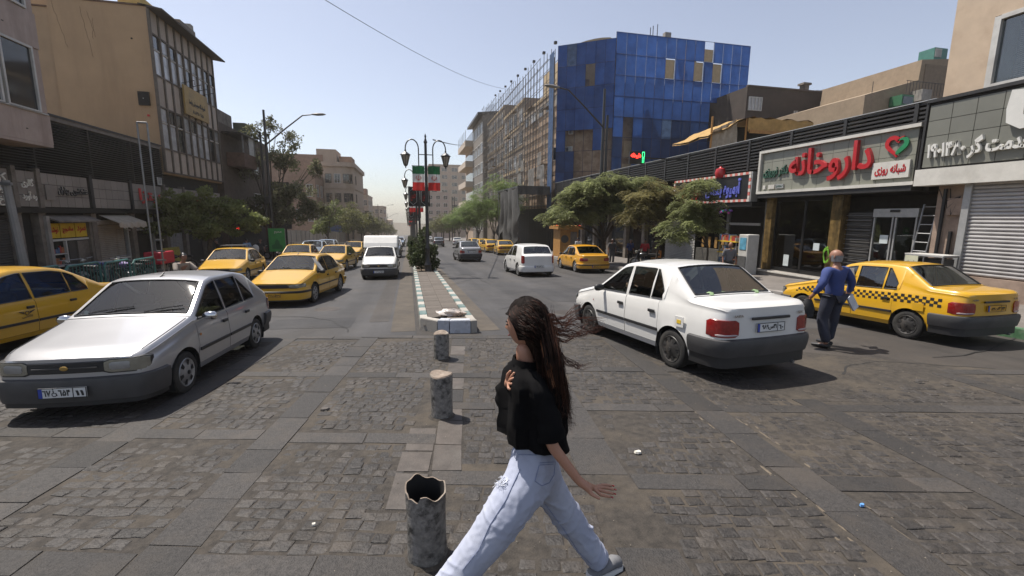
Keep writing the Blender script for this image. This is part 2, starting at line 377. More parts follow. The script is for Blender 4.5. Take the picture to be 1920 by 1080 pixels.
# long bands: a position, width; cross bands: b position by column
LONG = [(-6.2, 0.30, M_slab), (-3.05, 0.34, M_slab), (-1.47, 0.34, M_slab), (1.62, 0.42, M_slab), (3.25, 0.34, M_slab), (4.62, 0.30, M_slab), (7.4, 0.3, M_slab)]
def cross(a):
    if a < -1.47: return [-2.6, -1.75, 0.05, 2.0, 4.30]
    if a < 0.2: return [-2.6, -1.75, 0.0, 2.0, 4.40]
    if a < 1.62: return [-2.7, -0.70, 0.86, 2.0, 4.4]
    if a < 4.62: return [-3.2, -0.72, 0.86, 2.35, 4.4]
    return [-3.2, -0.85, 0.9, 2.35]
CW = 0.22
def sett_top(w, d, h, rr):
    # worn stone: chamfered block with a bumpy top
    e = min(w, d) * 0.5
    def ring(q, z, j):
        return [((sx * (w / 2 - q) + rr.uniform(-j, j)), (sy * (d / 2 - q) + rr.uniform(-j, j)), z + rr.uniform(-0.002, 0.002)) for sx, sy in ((-1, -1), (1, -1), (1, 1), (-1, 1))]
    v = ring(0, -0.012, 0.005) + ring(0.006, h * 0.55, 0.005) + ring(0.018, h, 0.004) + [(rr.uniform(-.01, .01), rr.uniform(-.01, .01), h + rr.uniform(-0.001, 0.003))]
    f = []
    for k in (0, 4):
        for i in range(4): f.append((k + i, k + (i + 1) % 4, k + 4 + (i + 1) % 4, k + 4 + i))
    for i in range(4): f.append((8 + i, 8 + (i + 1) % 4, 12))
    return v, f
rs = random.Random(11)
variants = []
for k in range(14):
    v, f = sett_top(rs.uniform(0.108, 0.140), rs.uniform(0.102, 0.114), rs.uniform(0.007, 0.012), rs)
    bb = MB(); bb.add(v, f); me = bb.mesh('cobble', M_sett1); variants.append(me)
cands = []
a_edges = [l[0] for l in LONG]
def near_band(a, b):
    for p, w, _ in LONG:
        if abs(a - p) < w / 2 + 0.05: return True
    for q in cross(a):
        if abs(b - q) < CW / 2 + 0.045: return True
    if -0.16 < a < 0.42 and b > -1.2 and (a > 0.12 or b < 2.0): return True      # the worn slabs along the bollards
    return False
b_ = -3.4
while b_ < 4.35:
    a_ = -9.5 + rs.uniform(0, 0.1); dr = rs.uniform(0.10, 0.118)
    while a_ < 9.5:
        w = rs.uniform(0.09, 0.15)
        a, bq = a_ + w / 2, b_ + rs.uniform(-0.014, 0.014)
        a_ += w + rs.uniform(0.003, 0.010)
        x, y = ab(a, bq)
        if y < 0.7 or near_band(a, bq): continue
        if y > 8.4 - 0.12 * x or (x > 4.5 and y > 6.1 - 0.55 * (x - 6.4)) and x > 6.2: continue
        if x > 5.0 and y > 4.2 + rs.uniform(-.3, .3): continue
        pv = in_view(x, y)
        if not pv: continue
        nz = noise.noise((x * 0.7, y * 0.7, 3.1)) + 0.5 * noise.noise((x * 2.1, y * 2.1, 8.1))
        if nz > 0.52 + rs.uniform(-0.3, 0.3) or rs.random() < .02: continue      # patched over with bitumen
        cands.append((pv[2], x, y, w, dr, nz))
    b_ += dr + 0.004
cands.sort()
ang = math.atan2(U_[1], U_[0])
vis = [c_ for c_ in cands if c_[0] > 0]
def on_screen(c_):
    p = in_view(c_[1], c_[2], 0.0); return p is not None
big = [c_ for c_ in cands if on_screen(c_)][:300]; bigs = set(id(c_) for c_ in big)
field = MB()
for c_ in cands:
    _, x, y, w, d, nz = c_
    sink = 0.008 + rs.uniform(-0.005, 0.002) - max(0, nz + .1) * 0.008
    rz = ang + rs.uniform(-0.10, 0.10)
    if id(c_) in bigs:
        shared('cobble', variants[rs.randrange(14)], plaza, (x, y, G(y) + sink), (rs.uniform(-.03, .03) - SLOPE, rs.uniform(-.03, .03), rz))
    else:
        v, f = sett_top(w, d, rs.uniform(0.005, 0.013), rs); c, s_ = math.cos(rz), math.sin(rz); tx, ty = rs.uniform(-.03, .03), rs.uniform(-.03, .03)
        field.add([(x + px * c - py * s_, y + px * s_ + py * c, G(y + px * s_ + py * c) + sink + pz + px * tx + py * ty) for px, py, pz in v], f, tint=rs.random())
tag(field.obj('cobble_field', M_sett, plaza, tints=True), None, None, kind='stuff')
# granite slabs of the bands, one object each where large
def slab(a0, a1, b0, b1, m, h=0.006, nm='paving_slab', g=0.003):
    q = [ab(a0 + g, b0 + g), ab(a1 - g, b0 + g), ab(a1 - g, b1 - g), ab(a0 + g, b1 - g)]
    cx, cy = sum(p[0] for p in q) / 4, sum(p[1] for p in q) / 4
    if cy < 0.6 or cy > 9.2 or not in_view(cx, cy, 0.6): return
    if cx > 5.0 and cy > 4.6: return
    j = lambda: rs.uniform(-0.007, 0.007)
    q = [(p[0] + j(), p[1] + j()) for p in q]
    hh = 0.010 + h + rs.uniform(-0.003, 0.003)
    top = [(cx + (p[0] - cx) * 0.992, cy + (p[1] - cy) * 0.992) for p in q]
    bb = MB(); tx, ty = rs.uniform(-.006, .006), rs.uniform(-.006, .006)
    v = [(p[0] - cx, p[1] - cy, -SLOPE * (p[1] - cy) - 0.02) for p in q] + [(p[0] - cx, p[1] - cy, -SLOPE * (p[1] - cy) + hh - 0.005) for p in q] + \
        [(p[0] - cx, p[1] - cy, -SLOPE * (p[1] - cy) + hh + tx * (p[0] - cx) + ty * (p[1] - cy)) for p in top]
    bb.add(v, [(0, 1, 5, 4), (1, 2, 6, 5), (2, 3, 7, 6), (3, 0, 4, 7), (4, 5, 9, 8), (5, 6, 10, 9), (6, 7, 11, 10), (7, 4, 8, 11), (8, 9, 10, 11)])
    bb.obj(nm, m, plaza, loc=(cx, cy, G(cy)))
for p, w, m in LONG:
    q = -3.5
    while q < 4.35:
        l = rs.uniform(0.35, 0.95)
        if rs.random() > .07: slab(p - w / 2 + rs.uniform(-.012, .012), p + w / 2 + rs.uniform(-.012, .012), q, min(q + l, 4.38), m)
        q += l
edges = [-9.4] + a_edges + [9.4]
for i in range(len(edges) - 1):
    a0 = edges[i] + (LONG[i - 1][1] / 2 if i > 0 else 0); a1 = edges[i + 1] - (LONG[i][1] / 2 if i < len(LONG) else 0)
    segs = [(a0, 0.15), (0.15, a1)] if a0 < 0.1 < a1 else [(a0, a1)]
    for s0, s1 in segs:
        for q in cross((s0 + s1) / 2):
            a = s0
            while a < s1 - 0.05:
                l = rs.uniform(0.5, 0.9)
                if s1 - a - l < 0.2: l = s1 - a
                slab(a, min(a + l, s1), q - CW / 2, q + CW / 2, M_slab); a += l
for q, l, a0, a1, m in ((-1.15, .5, -.15, .13, M_slabp), (-.62, .34, -.15, .13, M_slabp), (-.6, .46, .14, .41, M_slabp), (-.12, .55, .14, .41, M_slabp), (-.25, .5, -.14, .13, M_slabp), (.45, .4, .14, .4, M_slabp),
                        (.98, .42, .14, .41, M_slab), (1.42, .46, .14, .41, M_slabp), (2.1, .5, .16, .40, M_slabp), (2.63, .45, .16, .40, M_slab), (3.1, .6, .16, .42, M_slabp), (3.72, .55, .16, .42, M_slab)):
    slab(a0, a1, q, q + l, m, h=0.006)
# loose scraps lying on the paving
M_lit = mat('paper_scrap', (0.62, 0.58, 0.5), rough=0.8); M_litb = mat('blue_cap', (0.12, 0.3, 0.6), rough=0.4)
for nm, lab, cat, x, y, sz, m in (('bottle_cap', 'small blue bottle cap lying on the cobbles beside the sandy granite band', 'bottle cap', 3.24, 2.33, 0.016, M_litb),
                                   ('paper_scrap', 'white crumpled scrap on the cobbles right of the walking woman', 'litter', 2.02, 3.45, 0.03, M_lit),
                                   ('paper_scrap', 'tiny pale scrap on the cobbles left of the jagged bollard', 'litter', -0.70, 3.02, 0.012, M_lit),
                                   ('paper_scrap', 'flat beige scrap on the cobbles behind the middle bollard, left of it', 'litter', -1.00, 5.20, 0.04, M_slabp)):
    bb = MB(); n = 7
    pts = [(sz * rs.uniform(.7, 1.1) * math.cos(k / n * 6.283) * 1.4, sz * rs.uniform(.7, 1.1) * math.sin(k / n * 6.283)) for k in range(n)]
    bb.add([(p[0], p[1], 0.0) for p in pts] + [(p[0] * .8, p[1] * .8, 0.012 + rs.uniform(0, .008)) for p in pts] + [(0, 0, 0.016)],
           [(k, (k + 1) % n, n + (k + 1) % n, n + k) for k in range(n)] + [(n + k, n + (k + 1) % n, 2 * n) for k in range(n)])
    tag(bb.obj(nm, m, loc=(x, y, G(y) + 0.022)), lab, cat)
# drifts of sand along the broken band on the right
M_sand = mat('sand_drift', (0.13, 0.105, 0.076), rough=0.95, var=0.3, scale=9, bump=0.6, bscale=80)
dr = MB()
for k in range(60):
    bq = rs.uniform(-2.2, 1.0); a = 3.25 + rs.choice((-0.2, 0.2)) + rs.gauss(0, 0.06); l = rs.uniform(0.03, 0.12); w = rs.uniform(0.006, 0.02); x, y = ab(a, bq)
    pts = [(rs.uniform(.8, 1.1) * (w * math.cos(t) * U_[0] + l * math.sin(t) * V_[0]), rs.uniform(.8, 1.1) * (w * math.cos(t) * U_[1] + l * math.sin(t) * V_[1])) for t in [i / 10 * 6.283 for i in range(10)]]
    dr.add([(x + p[0], y + p[1], G(y + p[1]) + 0.008) for p in pts] + [(x + p[0] * .4, y + p[1] * .4, G(y + p[1] * .4) + 0.014) for p in pts], [(i, (i + 1) % 10, 10 + (i + 1) % 10, 10 + i) for i in range(10)] + [tuple(range(10, 20))])
tag(dr.obj('sand_drift', M_sand), 'pale sand caught along the broken granite band at lower right', 'sand', kind='stuff')

# ------------------------------------------------------------------ median with painted kerb
M_white = mat('kerb_white_paint', (0.36, 0.335, 0.295), rough=0.7, var=0.15, scale=5, bump=0.3, stain=(0.25, 0.22, 0.18), stain_amt=0.55, stain_scale=5, objvar=0.1)
M_teal = mat('kerb_teal_paint', (0.085, 0.145, 0.14), rough=0.7, var=0.2, scale=5, bump=0.3, stain=(0.25, 0.24, 0.21), stain_amt=0.5, stain_scale=5, objvar=0.12)
M_blue = mat('kerb_blue_paint', (0.05, 0.14, 0.21), rough=0.7, var=0.2, scale=5, bump=0.3, stain=(0.25, 0.24, 0.21), stain_amt=0.4, stain_scale=5)
M_gkerb = mat('kerb_green_paint', (0.05, 0.13, 0.06), rough=0.7, var=0.2, scale=5, bump=0.3, stain=(0.2, 0.2, 0.17), stain_amt=0.4, stain_scale=5)
M_pav = mat('median_paver', (0.105, 0.088, 0.072), rough=0.85, var=0.2, scale=8, bump=0.3, objvar=0.12, stain=(0.11, 0.095, 0.08), stain_amt=0.5, stain_scale=3)
b = MB(); b.add([(0.25, 9.3, G(9.3) + .12), (1.25, 9.15, G(9.15) + .12), (1.25, 400, G(400) + .12), (0.25, 400, G(400) + .12)], [(0, 1, 2, 3)])
median = struct(b.obj('median_strip', M_fill))
def kerb_stone(x0, y0, x1, y1, w, h, m, nm='kerb_stone', parent=None):
    # a block from (x0,y0) to (x1,y1), w wide to its right hand side
    d = Vector((x1 - x0, y1 - y0)); l = d.length; d /= l; nx, ny = d.y, -d.x; g = 0.006
    q = [(x0 + d.x * g, y0 + d.y * g), (x1 - d.x * g, y1 - d.y * g), (x1 - d.x * g + nx * w, y1 - d.y * g + ny * w), (x0 + d.x * g + nx * w, y0 + d.y * g + ny * w)]
    cx, cy = x0, y0; bb = MB(); hj = h + rs.uniform(-0.006, 0.006); c = 0.018
    ctr = (sum(p[0] for p in q) / 4, sum(p[1] for p in q) / 4)
    def tr(p, k): 
        dx, dy = ctr[0] - p[0], ctr[1] - p[1]; ll = math.hypot(dx, dy); return (p[0] + dx / ll * k, p[1] + dy / ll * k)
    rows = [[(p[0] - cx, p[1] - cy, G(p[1]) - G(cy) - 0.05) for p in q], [(p[0] - cx, p[1] - cy, G(p[1]) - G(cy) + hj - c) for p in q]]
    q2 = [tr(p, c * 1.3) for p in q]; rows.append([(p[0] - cx, p[1] - cy, G(p[1]) - G(cy) + hj) for p in q2])
    bb.grid(rows, cv=True, flip=True); bb.add(rows[-1], [(0, 1, 2, 3)])
    return bb.obj(nm, m, parent or median, loc=(cx, cy, G(cy)), fix=True)
y = 9.45; k = 0
while y < 44:
    l = rs.uniform(0.46, 0.56)
    kerb_stone(0.19, y, 0.19, y + l, 0.17, 0.24, (M_white, M_teal)[k % 2]); k += 1; y += l
y = 9.10; k = 0
while y < 34:
    l = rs.uniform(0.46, 0.56)
    kerb_stone(1.17, y, 1.17, y + l, 0.17, 0.24, (M_white, M_teal)[k % 2]); k += 1; y += l
far = MB()
for x0, ys in ((0.19, y + 10), (1.17, y)):
    q = ys
    while q < 130:
        far.box(x0, q, G(q) - 0.1, x0 + 0.17, q + 1.0, G(q) + 0.22, m=int(q - ys) % 2, skew=SLOPE); q += 1.0
tag(far.obj('kerb_run', [M_white, M_teal], median), None, None, kind='stuff')
M_nose = mat('nose_block_paint', (0.46, 0.48, 0.52), rough=0.75, var=0.15, scale=6, bump=0.4, stain=(0.2, 0.18, 0.16), stain_amt=0.7, stain_scale=4)
kerb_stone(0.52, 9.02, 0.19, 9.45, 0.17, 0.27, M_white, 'nose_stone'); kerb_stone(0.76, 8.93, 0.53, 9.02, 0.20, 0.28, M_nose, 'nose_stone')
kerb_stone(1.20, 8.86, 0.77, 8.93, 0.20, 0.28, M_nose, 'nose_stone'); kerb_stone(1.34, 8.88, 1.205, 8.86, 0.24, 0.28, M_white, 'nose_stone')
y = 9.3
while y < 21.6:
    for kx in range(2):
        x0 = 0.365 + kx * 0.40
        bb = MB(); bb.box(0.004, 0.004, -0.05, 0.396, 0.396, rs.uniform(-0.003, 0.004), skew=SLOPE)
        if y > 9.4 or kx == 1: bb.obj('paver', M_pav, median, loc=(x0, y, G(y) + 0.215))
    y += 0.402
M_soil = mat('median_soil', (0.12, 0.09, 0.065), rough=0.95, var=0.35, scale=5, bump=0.8)
bb = MB(); bb.add([(0.36, 21.6, G(21.6) + .2), (1.17, 21.6, G(21.6) + .2), (1.17, 300, G(300) + .2), (0.36, 300, G(300) + .2)], [(0, 1, 2, 3)]); bb.obj('soil_bed', M_soil, median)

# ------------------------------------------------------------------ pavements of the two sides
def walk(name, x0, x1, y0, y1, m, h=0.15):
    bb = MB(); bb.box(x0, y0, G(y0) - 0.3, x1, y1, G(y0) + h, skew=SLOPE); return struct(bb.obj(name, m))
wl_ = walk('pavement', -60, -8.9, 12.5, 400, M_side); wr_ = walk('pavement', 11.72, 60, 4.0, 400, M_side)
y = 12.6; k = 0
while y < 70:
    l = 0.72; kerb_stone(-8.9, y, -8.9, y + l, 0.18, 0.2, (M_white, M_blue)[k % 2], parent=wl_); k += 1; y += l
y = 4.1; k = 0
while y < 40:
    l = 0.72; kerb_stone(11.54, y, 11.54, y + l, 0.17, 0.2, M_gkerb if y < 7.5 else M_conc, parent=wr_); k += 1; y += l
# hills closing the street, far away
b = MB(); rows = []
for k in range(60):
    x = -700 + k * 24; h = 14 + 10 * noise.noise((k * 0.21, 0, 0)) + 6 * noise.noise((k * 0.6, 3, 0))
    rows.append([(x, 860, G(860) - 5), (x, 885 + 10 * noise.noise((k * .3, 1, 1)), G(860) + 8 + h), (x, 960, G(860) - 10)])
b.grid(rows); struct(b.obj('hills', mat('hill_earth', (0.2, 0.17, 0.13), rough=0.95, var=0.25, scale=0.02), smooth=60))
# cracks in the asphalt and manhole covers
M_crk = mat('tar_crack', (0.018, 0.017, 0.016), rough=.8); b = MB()
for x, y, l, a in ((5.2, 8.8, 3.2, .35), (8.4, 5.3, 3.5, .2), (7.8, 8.6, 2.5, 2.6), (-4.5, 11.8, 4.5, .1), (3.2, 17.5, 6, 1.35), (-6.3, 20, 7, 1.5), (8.6, 4.6, 2.8, 2.9), (9.5, 12.5, 5, 1.2), (2.3, 11.5, 2.5, .5)):
    pts = [(x, y)]
    for k in range(16): a += rs.uniform(-.35, .35); pts.append((pts[-1][0] + l / 16 * math.cos(a), pts[-1][1] + l / 16 * math.sin(a)))
    for (xa, ya), (xb, yb) in zip(pts, pts[1:]):
        w = rs.uniform(.006, .016); dx, dy = yb - ya, xa - xb; q = math.hypot(dx, dy); dx, dy = dx / q * w, dy / q * w; z = .0125
        b.add([(xa - dx, ya - dy, G(ya - dy) + z), (xa + dx, ya + dy, G(ya + dy) + z), (xb + dx, yb + dy, G(yb + dy) + z), (xb - dx, yb - dy, G(yb - dy) + z)], [(0, 1, 2, 3)])
tag(b.obj('asphalt_cracks', M_crk), 'dark cracks running through the asphalt on both carriageways', 'cracks', kind='stuff')
for x, y, lab in ((3.9, 10.6, 'round iron manhole cover on the road behind the white saloon'), (-2.2, 12.6, 'round iron manhole cover beside the front of the white cloth taxi')):
    b = MB(); b.lathe([(0, .016), (.26, .016), (.27, .012), (.31, .016), (.33, .008)], 26); tag(b.obj('manhole_cover', mat('worn_iron', (.07, .06, .052), rough=.55, metal=.5, var=.3, scale=20), loc=(x, y, G(y))), lab, 'manhole')
# grit scattered over the paving
M_grit = mat('pale_grit', (.22, .19, .15), rough=.9, var=.4, scale=40, facevar=True); b = MB()
for k in range(2600):
    x, y = rs.uniform(-6, 8), 1.2 + 7.6 * rs.random() ** 1.3
    if noise.noise((x * .9, y * .9, 5)) < -.15: continue
    s_ = rs.uniform(.0025, .008); z = G(y) + .018; a = rs.uniform(0, 6.3); q = [(x + s_ * math.cos(a + t_), y + s_ * math.sin(a + t_), z) for t_ in (0, 2.1, 4.2)]
    b.add(q + [(x, y, z + s_ * .8)], [(0, 1, 3), (1, 2, 3), (2, 0, 3)], tint=rs.random())
tag(b.obj('grit', M_grit, tints=True), 'pale grit and crumbs scattered over the cobbles', 'grit', kind='stuff')
# ------------------------------------------------------------------ left side of the street
M_marb = mat('pink_beige_stone', (0.36, 0.28, 0.235), rough=0.6, var=0.12, scale=2.2, stain=(0.2, 0.14, 0.115), stain_amt=0.55, stain_scale=1.6, streak=True, bump=0.1)
M_tan = mat('tan_render', (0.40, 0.272, 0.155), rough=0.9, var=0.07, scale=0.9, bump=0.25, bscale=30, stain=(0.30, 0.20, 0.115), stain_amt=0.55, stain_scale=0.9, streak=True)
M_tan2 = mat('tan_render_old', (0.37, 0.255, 0.15), rough=0.9, var=0.09, scale=1.2, bump=0.25, bscale=30, stain=(0.26, 0.18, 0.11), stain_amt=0.6, stain_scale=1.2, streak=True)
M_louv = mat('black_louvre_metal', (0.022, 0.021, 0.021), rough=0.5, var=0.25, scale=5)
M_fascia = mat('fascia_tile_grey', (0.23, 0.205, 0.18), rough=0.6, var=0.1, scale=3, objvar=0.09, stain=(0.12, 0.10, 0.085), stain_amt=0.45, stain_scale=1.5)
M_pier = mat('shop_pier_dirty', (0.17, 0.145, 0.12), rough=0.85, var=0.25, scale=3, bump=0.4, stain=(0.07, 0.06, 0.05), stain_amt=0.7, stain_scale=2)
M_shut = mat('shutter_beige', (0.30, 0.265, 0.22), rough=0.55, var=0.12, scale=3, stain=(0.16, 0.13, 0.1), stain_amt=0.6, stain_scale=2, streak=True)
M_shutg = mat('shutter_grey', (0.22, 0.215, 0.205), rough=0.5, var=0.12, scale=3, stain=(0.1, 0.09, 0.08), stain_amt=0.5, stain_scale=2, streak=True)
M_shutd = mat('shutter_dark', (0.05, 0.047, 0.044), rough=0.6, var=0.2, scale=3)
M_ltr = mat('cream_letters', (0.72, 0.69, 0.62), rough=0.5, var=0.05); M_ltrk = mat('black_letters', (0.02, 0.02, 0.022), rough=0.5)
M_red = mat('red_letters', (0.5, 0.03, 0.03), rough=0.45, var=0.1); M_yel = mat('yellow_sign', (0.62, 0.42, 0.03), rough=0.5, var=0.12)
M_grn = mat('green_sign', (0.04, 0.26, 0.06), rough=0.5, var=0.15); M_canvas = mat('canvas_awning', (0.33, 0.29, 0.23), rough=0.9, var=0.15, scale=5)
M_led = mat('red_led', (0.1, 0, 0), rough=0.5, emit=(1.0, 0.03, 0.02, 5.0)); M_ledg = mat('green_led', (0, 0.1, 0.02), rough=0.5, emit=(0.05, 1.0, 0.3, 2.5))
M_roof = mat('flat_roof', (0.16, 0.145, 0.13), rough=0.95, var=0.2)
XL = -13.0
def corrugated(parent, name, m, axis, at, u0, u1, z0, z1, pitch, depth, out, single=False):
    """roller shutter or louvre in a plane; axis 'X': plane x=at running along y. out: +1/-1 outward sign"""
    n = max(1, int(round((z1 - z0) / pitch))); p = (z1 - z0) / n
    P = []
    for i in range(n):
        z = z0 + i * p
        for fz, fo in ((0.0, 0.0), (0.15, 0.8), (0.5, 1.0), (0.85, 0.8)):
            P.append((z + fz * p, fo * depth))
    P.append((z1, 0))
    rows = [[(at + out * o, u, z) if axis == 'X' else (u, at + out * o, z) for u in (u0, u1)] for z, o in P]
    b = MB(); b.grid(rows, flip=(out > 0) == (axis == 'X')); return b.obj(name, m, parent, world=True, smooth=50)

row = building('shop_terrace', 'low row of dark shops with tiled fascia under black louvres, left side', 'shops', (-13.5, 20, G(20)))
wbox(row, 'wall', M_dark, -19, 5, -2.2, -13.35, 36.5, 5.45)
wbox(row, 'roof', M_roof, -19, 5, 5.46, -13.0, 28.6, 5.62)
# louvre band
nl = 21
for i in range(nl):
    z = 3.56 + i * (5.5 - 3.56) / (nl - 1); b = MB()
    b.prism([(-13.30, 5, z), (-13.02, 5, z - 0.035), (-13.02, 5, z - 0.010), (-13.30, 5, z + 0.025)], (0, 23.7, 0)); b.obj('slat', M_louv, row, world=True)
for y in (8, 11, 14, 17, 20, 23, 26, 28.6): wbox(row, 'post', M_louv, -13.32, y - 0.04, 3.5, -13.06, y + 0.04, 5.52)
wbox(row, 'coping', M_louv, -13.34, 5, 5.625, -12.96, 28.7, 5.70)
# fascia of tiles, segment by segment
segs = [(8.0, 12.6), (12.75, 18.72), (19.02, 19.84), (20.02, 22.55), (22.82, 25.40), (25.62, 28.35), (28.85, 30.7), (30.85, 33.4), (33.6, 36.2)]
for i, (y0, y1) in enumerate(segs):
    nt = max(1, int(round((y1 - y0) / 0.42))); w = (y1 - y0) / nt
    wbox(row, 'fascia_back', M_dark, -13.34, y0, 2.22, -13.10, y1, 3.48)
    for a in range(nt):
        for c in range(3):
            b = MB(); b.box(-13.10, y0 + a * w + 0.008, 2.23 + c * 0.415 + 0.008, -13.07, y0 + (a + 1) * w - 0.008, 2.23 + (c + 1) * 0.415 - 0.008); b.obj('tile', M_fascia, row, world=True)
for y in (12.68, 18.87, 19.93, 22.69, 25.5, 28.6, 30.78, 33.5):
    wbox(row, 'pilaster', M_louv if y in (22.69, 25.5) else M_pier, -13.30, y - 0.09, 2.0, -13.0, y + 0.09, 3.6)
    wbox(row, 'pier', M_pier, -13.34, y - 0.16, -2.2, -13.08, y + 0.16, 2.0)
wbox(row, 'soffit', M_black, -13.34, 5, 2.02, -12.98, 36.3, 2.20)
# shop openings
def shutter(y0, y1, m, zt=1.95): corrugated(row, 'shutter', m, 'X', -13.28, y0, y1, G((y0 + y1) / 2) + 0.17, zt, 0.085, 0.025, 1)
shutter(12.9, 18.68, M_shutd); shutter(22.86, 24.95, M_shut, 1.5); shutter(28.8, 30.55, M_shutg, 1.55); shutter(8, 12.5, M_shutd)
wbox(row, 'shutter_box', M_shut, -13.3, 22.86, 1.52, -13.14, 24.95, 1.72)
wbox(row, 'door_frame', M_alu, -13.3, 25.06, -1.0, -13.16, 25.16, 1.9, extra=[(-13.3, 25.16, 1.18, -13.17, 27.3, 1.27), (-13.3, 27.3, -1.0, -13.16, 27.4, 1.9)])
# kiosk shop with shelves
wbox(row, 'shop_frame', M_wframe, -13.28, 20.12, -0.7, -13.18, 20.2, 1.0, extra=[(-13.28, 20.2, 0.94, -13.18, 22.4, 1.02), (-13.28, 21.06, -0.7, -13.18, 21.12, 0.94), (-13.28, 20.2, 0.42, -13.19, 21.06, 0.46), (-13.28, 20.2, -0.05, -13.19, 21.06, -0.01)])
shop_cols = [(0.35, 0.05, 0.04), (0.4, 0.3, 0.08), (0.3, 0.28, 0.25), (0.08, 0.14, 0.25), (0.3, 0.12, 0.05)]
SM = [mat('goods_%s' % n, c, rough=0.5, var=0.3, scale=8) for n, c in zip(('red', 'ochre', 'cream', 'navy', 'rust'), shop_cols)]
gd = MB()
for z in (-0.5, 0.0, 0.47):
    y = 20.24
    while y < 21.0:
        w = rs.uniform(0.07, 0.16); gd.box(-13.30, y, z, -13.26, y + w * .9, z + rs.uniform(.15, .32), m=rs.randrange(5)); y += w
tag(gd.obj('shop_goods', SM, row, world=True), None, None, kind='stuff')
for k, (y0, y1) in enumerate(((20.15, 20.85), (20.9, 21.65), (21.7, 22.35))):
    wbox(row, 'yellow_panel', M_yel, -13.26, y0, 1.06, -13.2, y1, 1.62)
    lettering(('نوشابه', 'ساندویچ', 'سرد')[k], (-13.19, (y0 + y1) / 2, 1.36), (0, 1, 0), (0, 0, 1), width=(y1 - y0) * .75, height=0.28, m=M_red, parent=row, depth=0.01)
wbox(row, 'stone_jamb', M_conc, -13.30, 19.95, -0.8, -12.98, 20.1, 1.9); wbox(row, 'side_panel', M_pier, -13.28, 22.38, -0.8, -13.1, 22.52, 1.9)
wbox(row, 'dark_board', M_shutd, -13.27, 21.2, -0.8, -13.2, 21.6, 0.9); wbox(row, 'grey_board', M_pier, -13.27, 21.72, -0.8, -13.2, 22.36, 0.9)
# letters on the fascia
lettering('کافه', (-13.06, 18.25, 3.18), (0, 1, 0), (0, 0, 1), height=0.33, m=M_ltr, parent=row, name='letters')
lettering('پولکا', (-13.06, 18.30, 2.80), (0, 1, 0), (0, 0, 1), height=0.33, m=M_ltr, parent=row, name='letters')
lettering('شاخ', (-13.06, 18.45, 2.42), (0, 1, 0), (0, 0, 1), height=0.33, m=M_ltr, parent=row, name='letters')
lettering('گالری', (-13.06, 19.44, 3.05), (0, 1, 0), (0, 0, 1), width=.52, height=0.34, m=M_ltr, parent=row, name='letters')
lettering('ره آورد', (-13.06, 19.46, 2.60), (0, 1, 0), (0, 0, 1), width=.62, height=0.32, m=M_ltr, parent=row, name='letters')
lettering('خشکشویی بهاران', (-13.05, 21.65, 2.86), (0, 1, 0), (0, 0, 1), width=1.65, height=0.34, m=M_ltrk, parent=row, name='letters')
lettering('خشکشویی بهاران', (-13.035, 21.66, 2.87), (0, 1, 0), (0, 0, 1), width=1.62, height=0.33, m=M_ltr, parent=row, name='letters', depth=0.008, bold=0.0)
wbox(row, 'fascia_plaque', M_fascia, -13.09, 20.2, 2.5, -13.02, 20.62, 3.05)
lettering('پیتزا', (-13.04, 27.15, 2.86), (0, 1, 0), (0, 0, 1), width=2.0, height=0.8, m=M_red, parent=row, name='letters', bold=0.03)
lettering('پوشاک', (-13.05, 29.8, 2.75), (0, 1, 0), (0, 0, 1), width=1.0, height=0.3, m=M_ltrk, parent=row, name='letters')
lettering('ILLI', (-13.02, 28.15, 3.75), (0, 1, 0), (0, 0, 1), width=.4, height=0.4, m=M_wframe, parent=row, name='vent_slots', fa=False)
wbox(row, 'green_sign', M_grn, -13.12, 31.6, 2.25, -13.0, 32.2, 2.9); wbox(row, 'red_sign', M_red, -13.12, 32.35, 2.3, -13.0, 33.1, 2.9)
# awning over the beige shutter
b = MB(); rows = []
for i in range(5):
    t = i / 4; rows.append([(-13.15 + 0.75 * t, 23.1 + 2.1 * k / 12, 1.95 - 0.35 * t + 0.03 * math.sin(k * 1.7) * t) for k in range(13)])
rows.append([(-12.38, 23.1 + 2.1 * k / 12, 1.38 + 0.05 * math.sin(k * 2.3)) for k in range(13)])
b.grid(rows); o = b.obj('awning', M_canvas, smooth=60); tag(o, 'sagging pale canvas awning above the beige roller shutter on the left', 'awning')
b = MB(); b.prism([(-13.2, 20.1, 1.95), (-12.7, 20.1, 1.72), (-12.7, 20.1, 1.66), (-13.2, 20.1, 1.88)], (0, 2.35, 0)); tag(b.obj('awning', M_pier), 'flat brown canopy over the yellow panelled snack shop', 'awning')
# lit red sign and green hanging boards further along
t = thing('led_sign', 'glowing red lettered shop sign below the left trees', 'sign', (-12.2, 35.5, 0.9)); wbox(t, 'board', M_black, -12.25, 34.6, 0.72, -12.15, 36.2, 1.14)
lettering('کادوس', (-12.12, 35.4, 0.94), (0.35, 1, 0), (0, 0, 1), width=1.25, height=0.3, m=M_led, parent=t, bold=0.02)
t = thing('hanging_sign', 'small dim green shop board with white script over left pavement', 'sign', (-12.3, 32.2, 1.0)); wbox(t, 'board', M_grn, -12.5, 32.2, 0.75, -11.9, 32.26, 1.35)
lettering('کتاب', (-12.2, 32.19, 1.05), (1, 0, 0), (0, 0, 1), width=.42, height=0.3, m=M_ltr, parent=t)

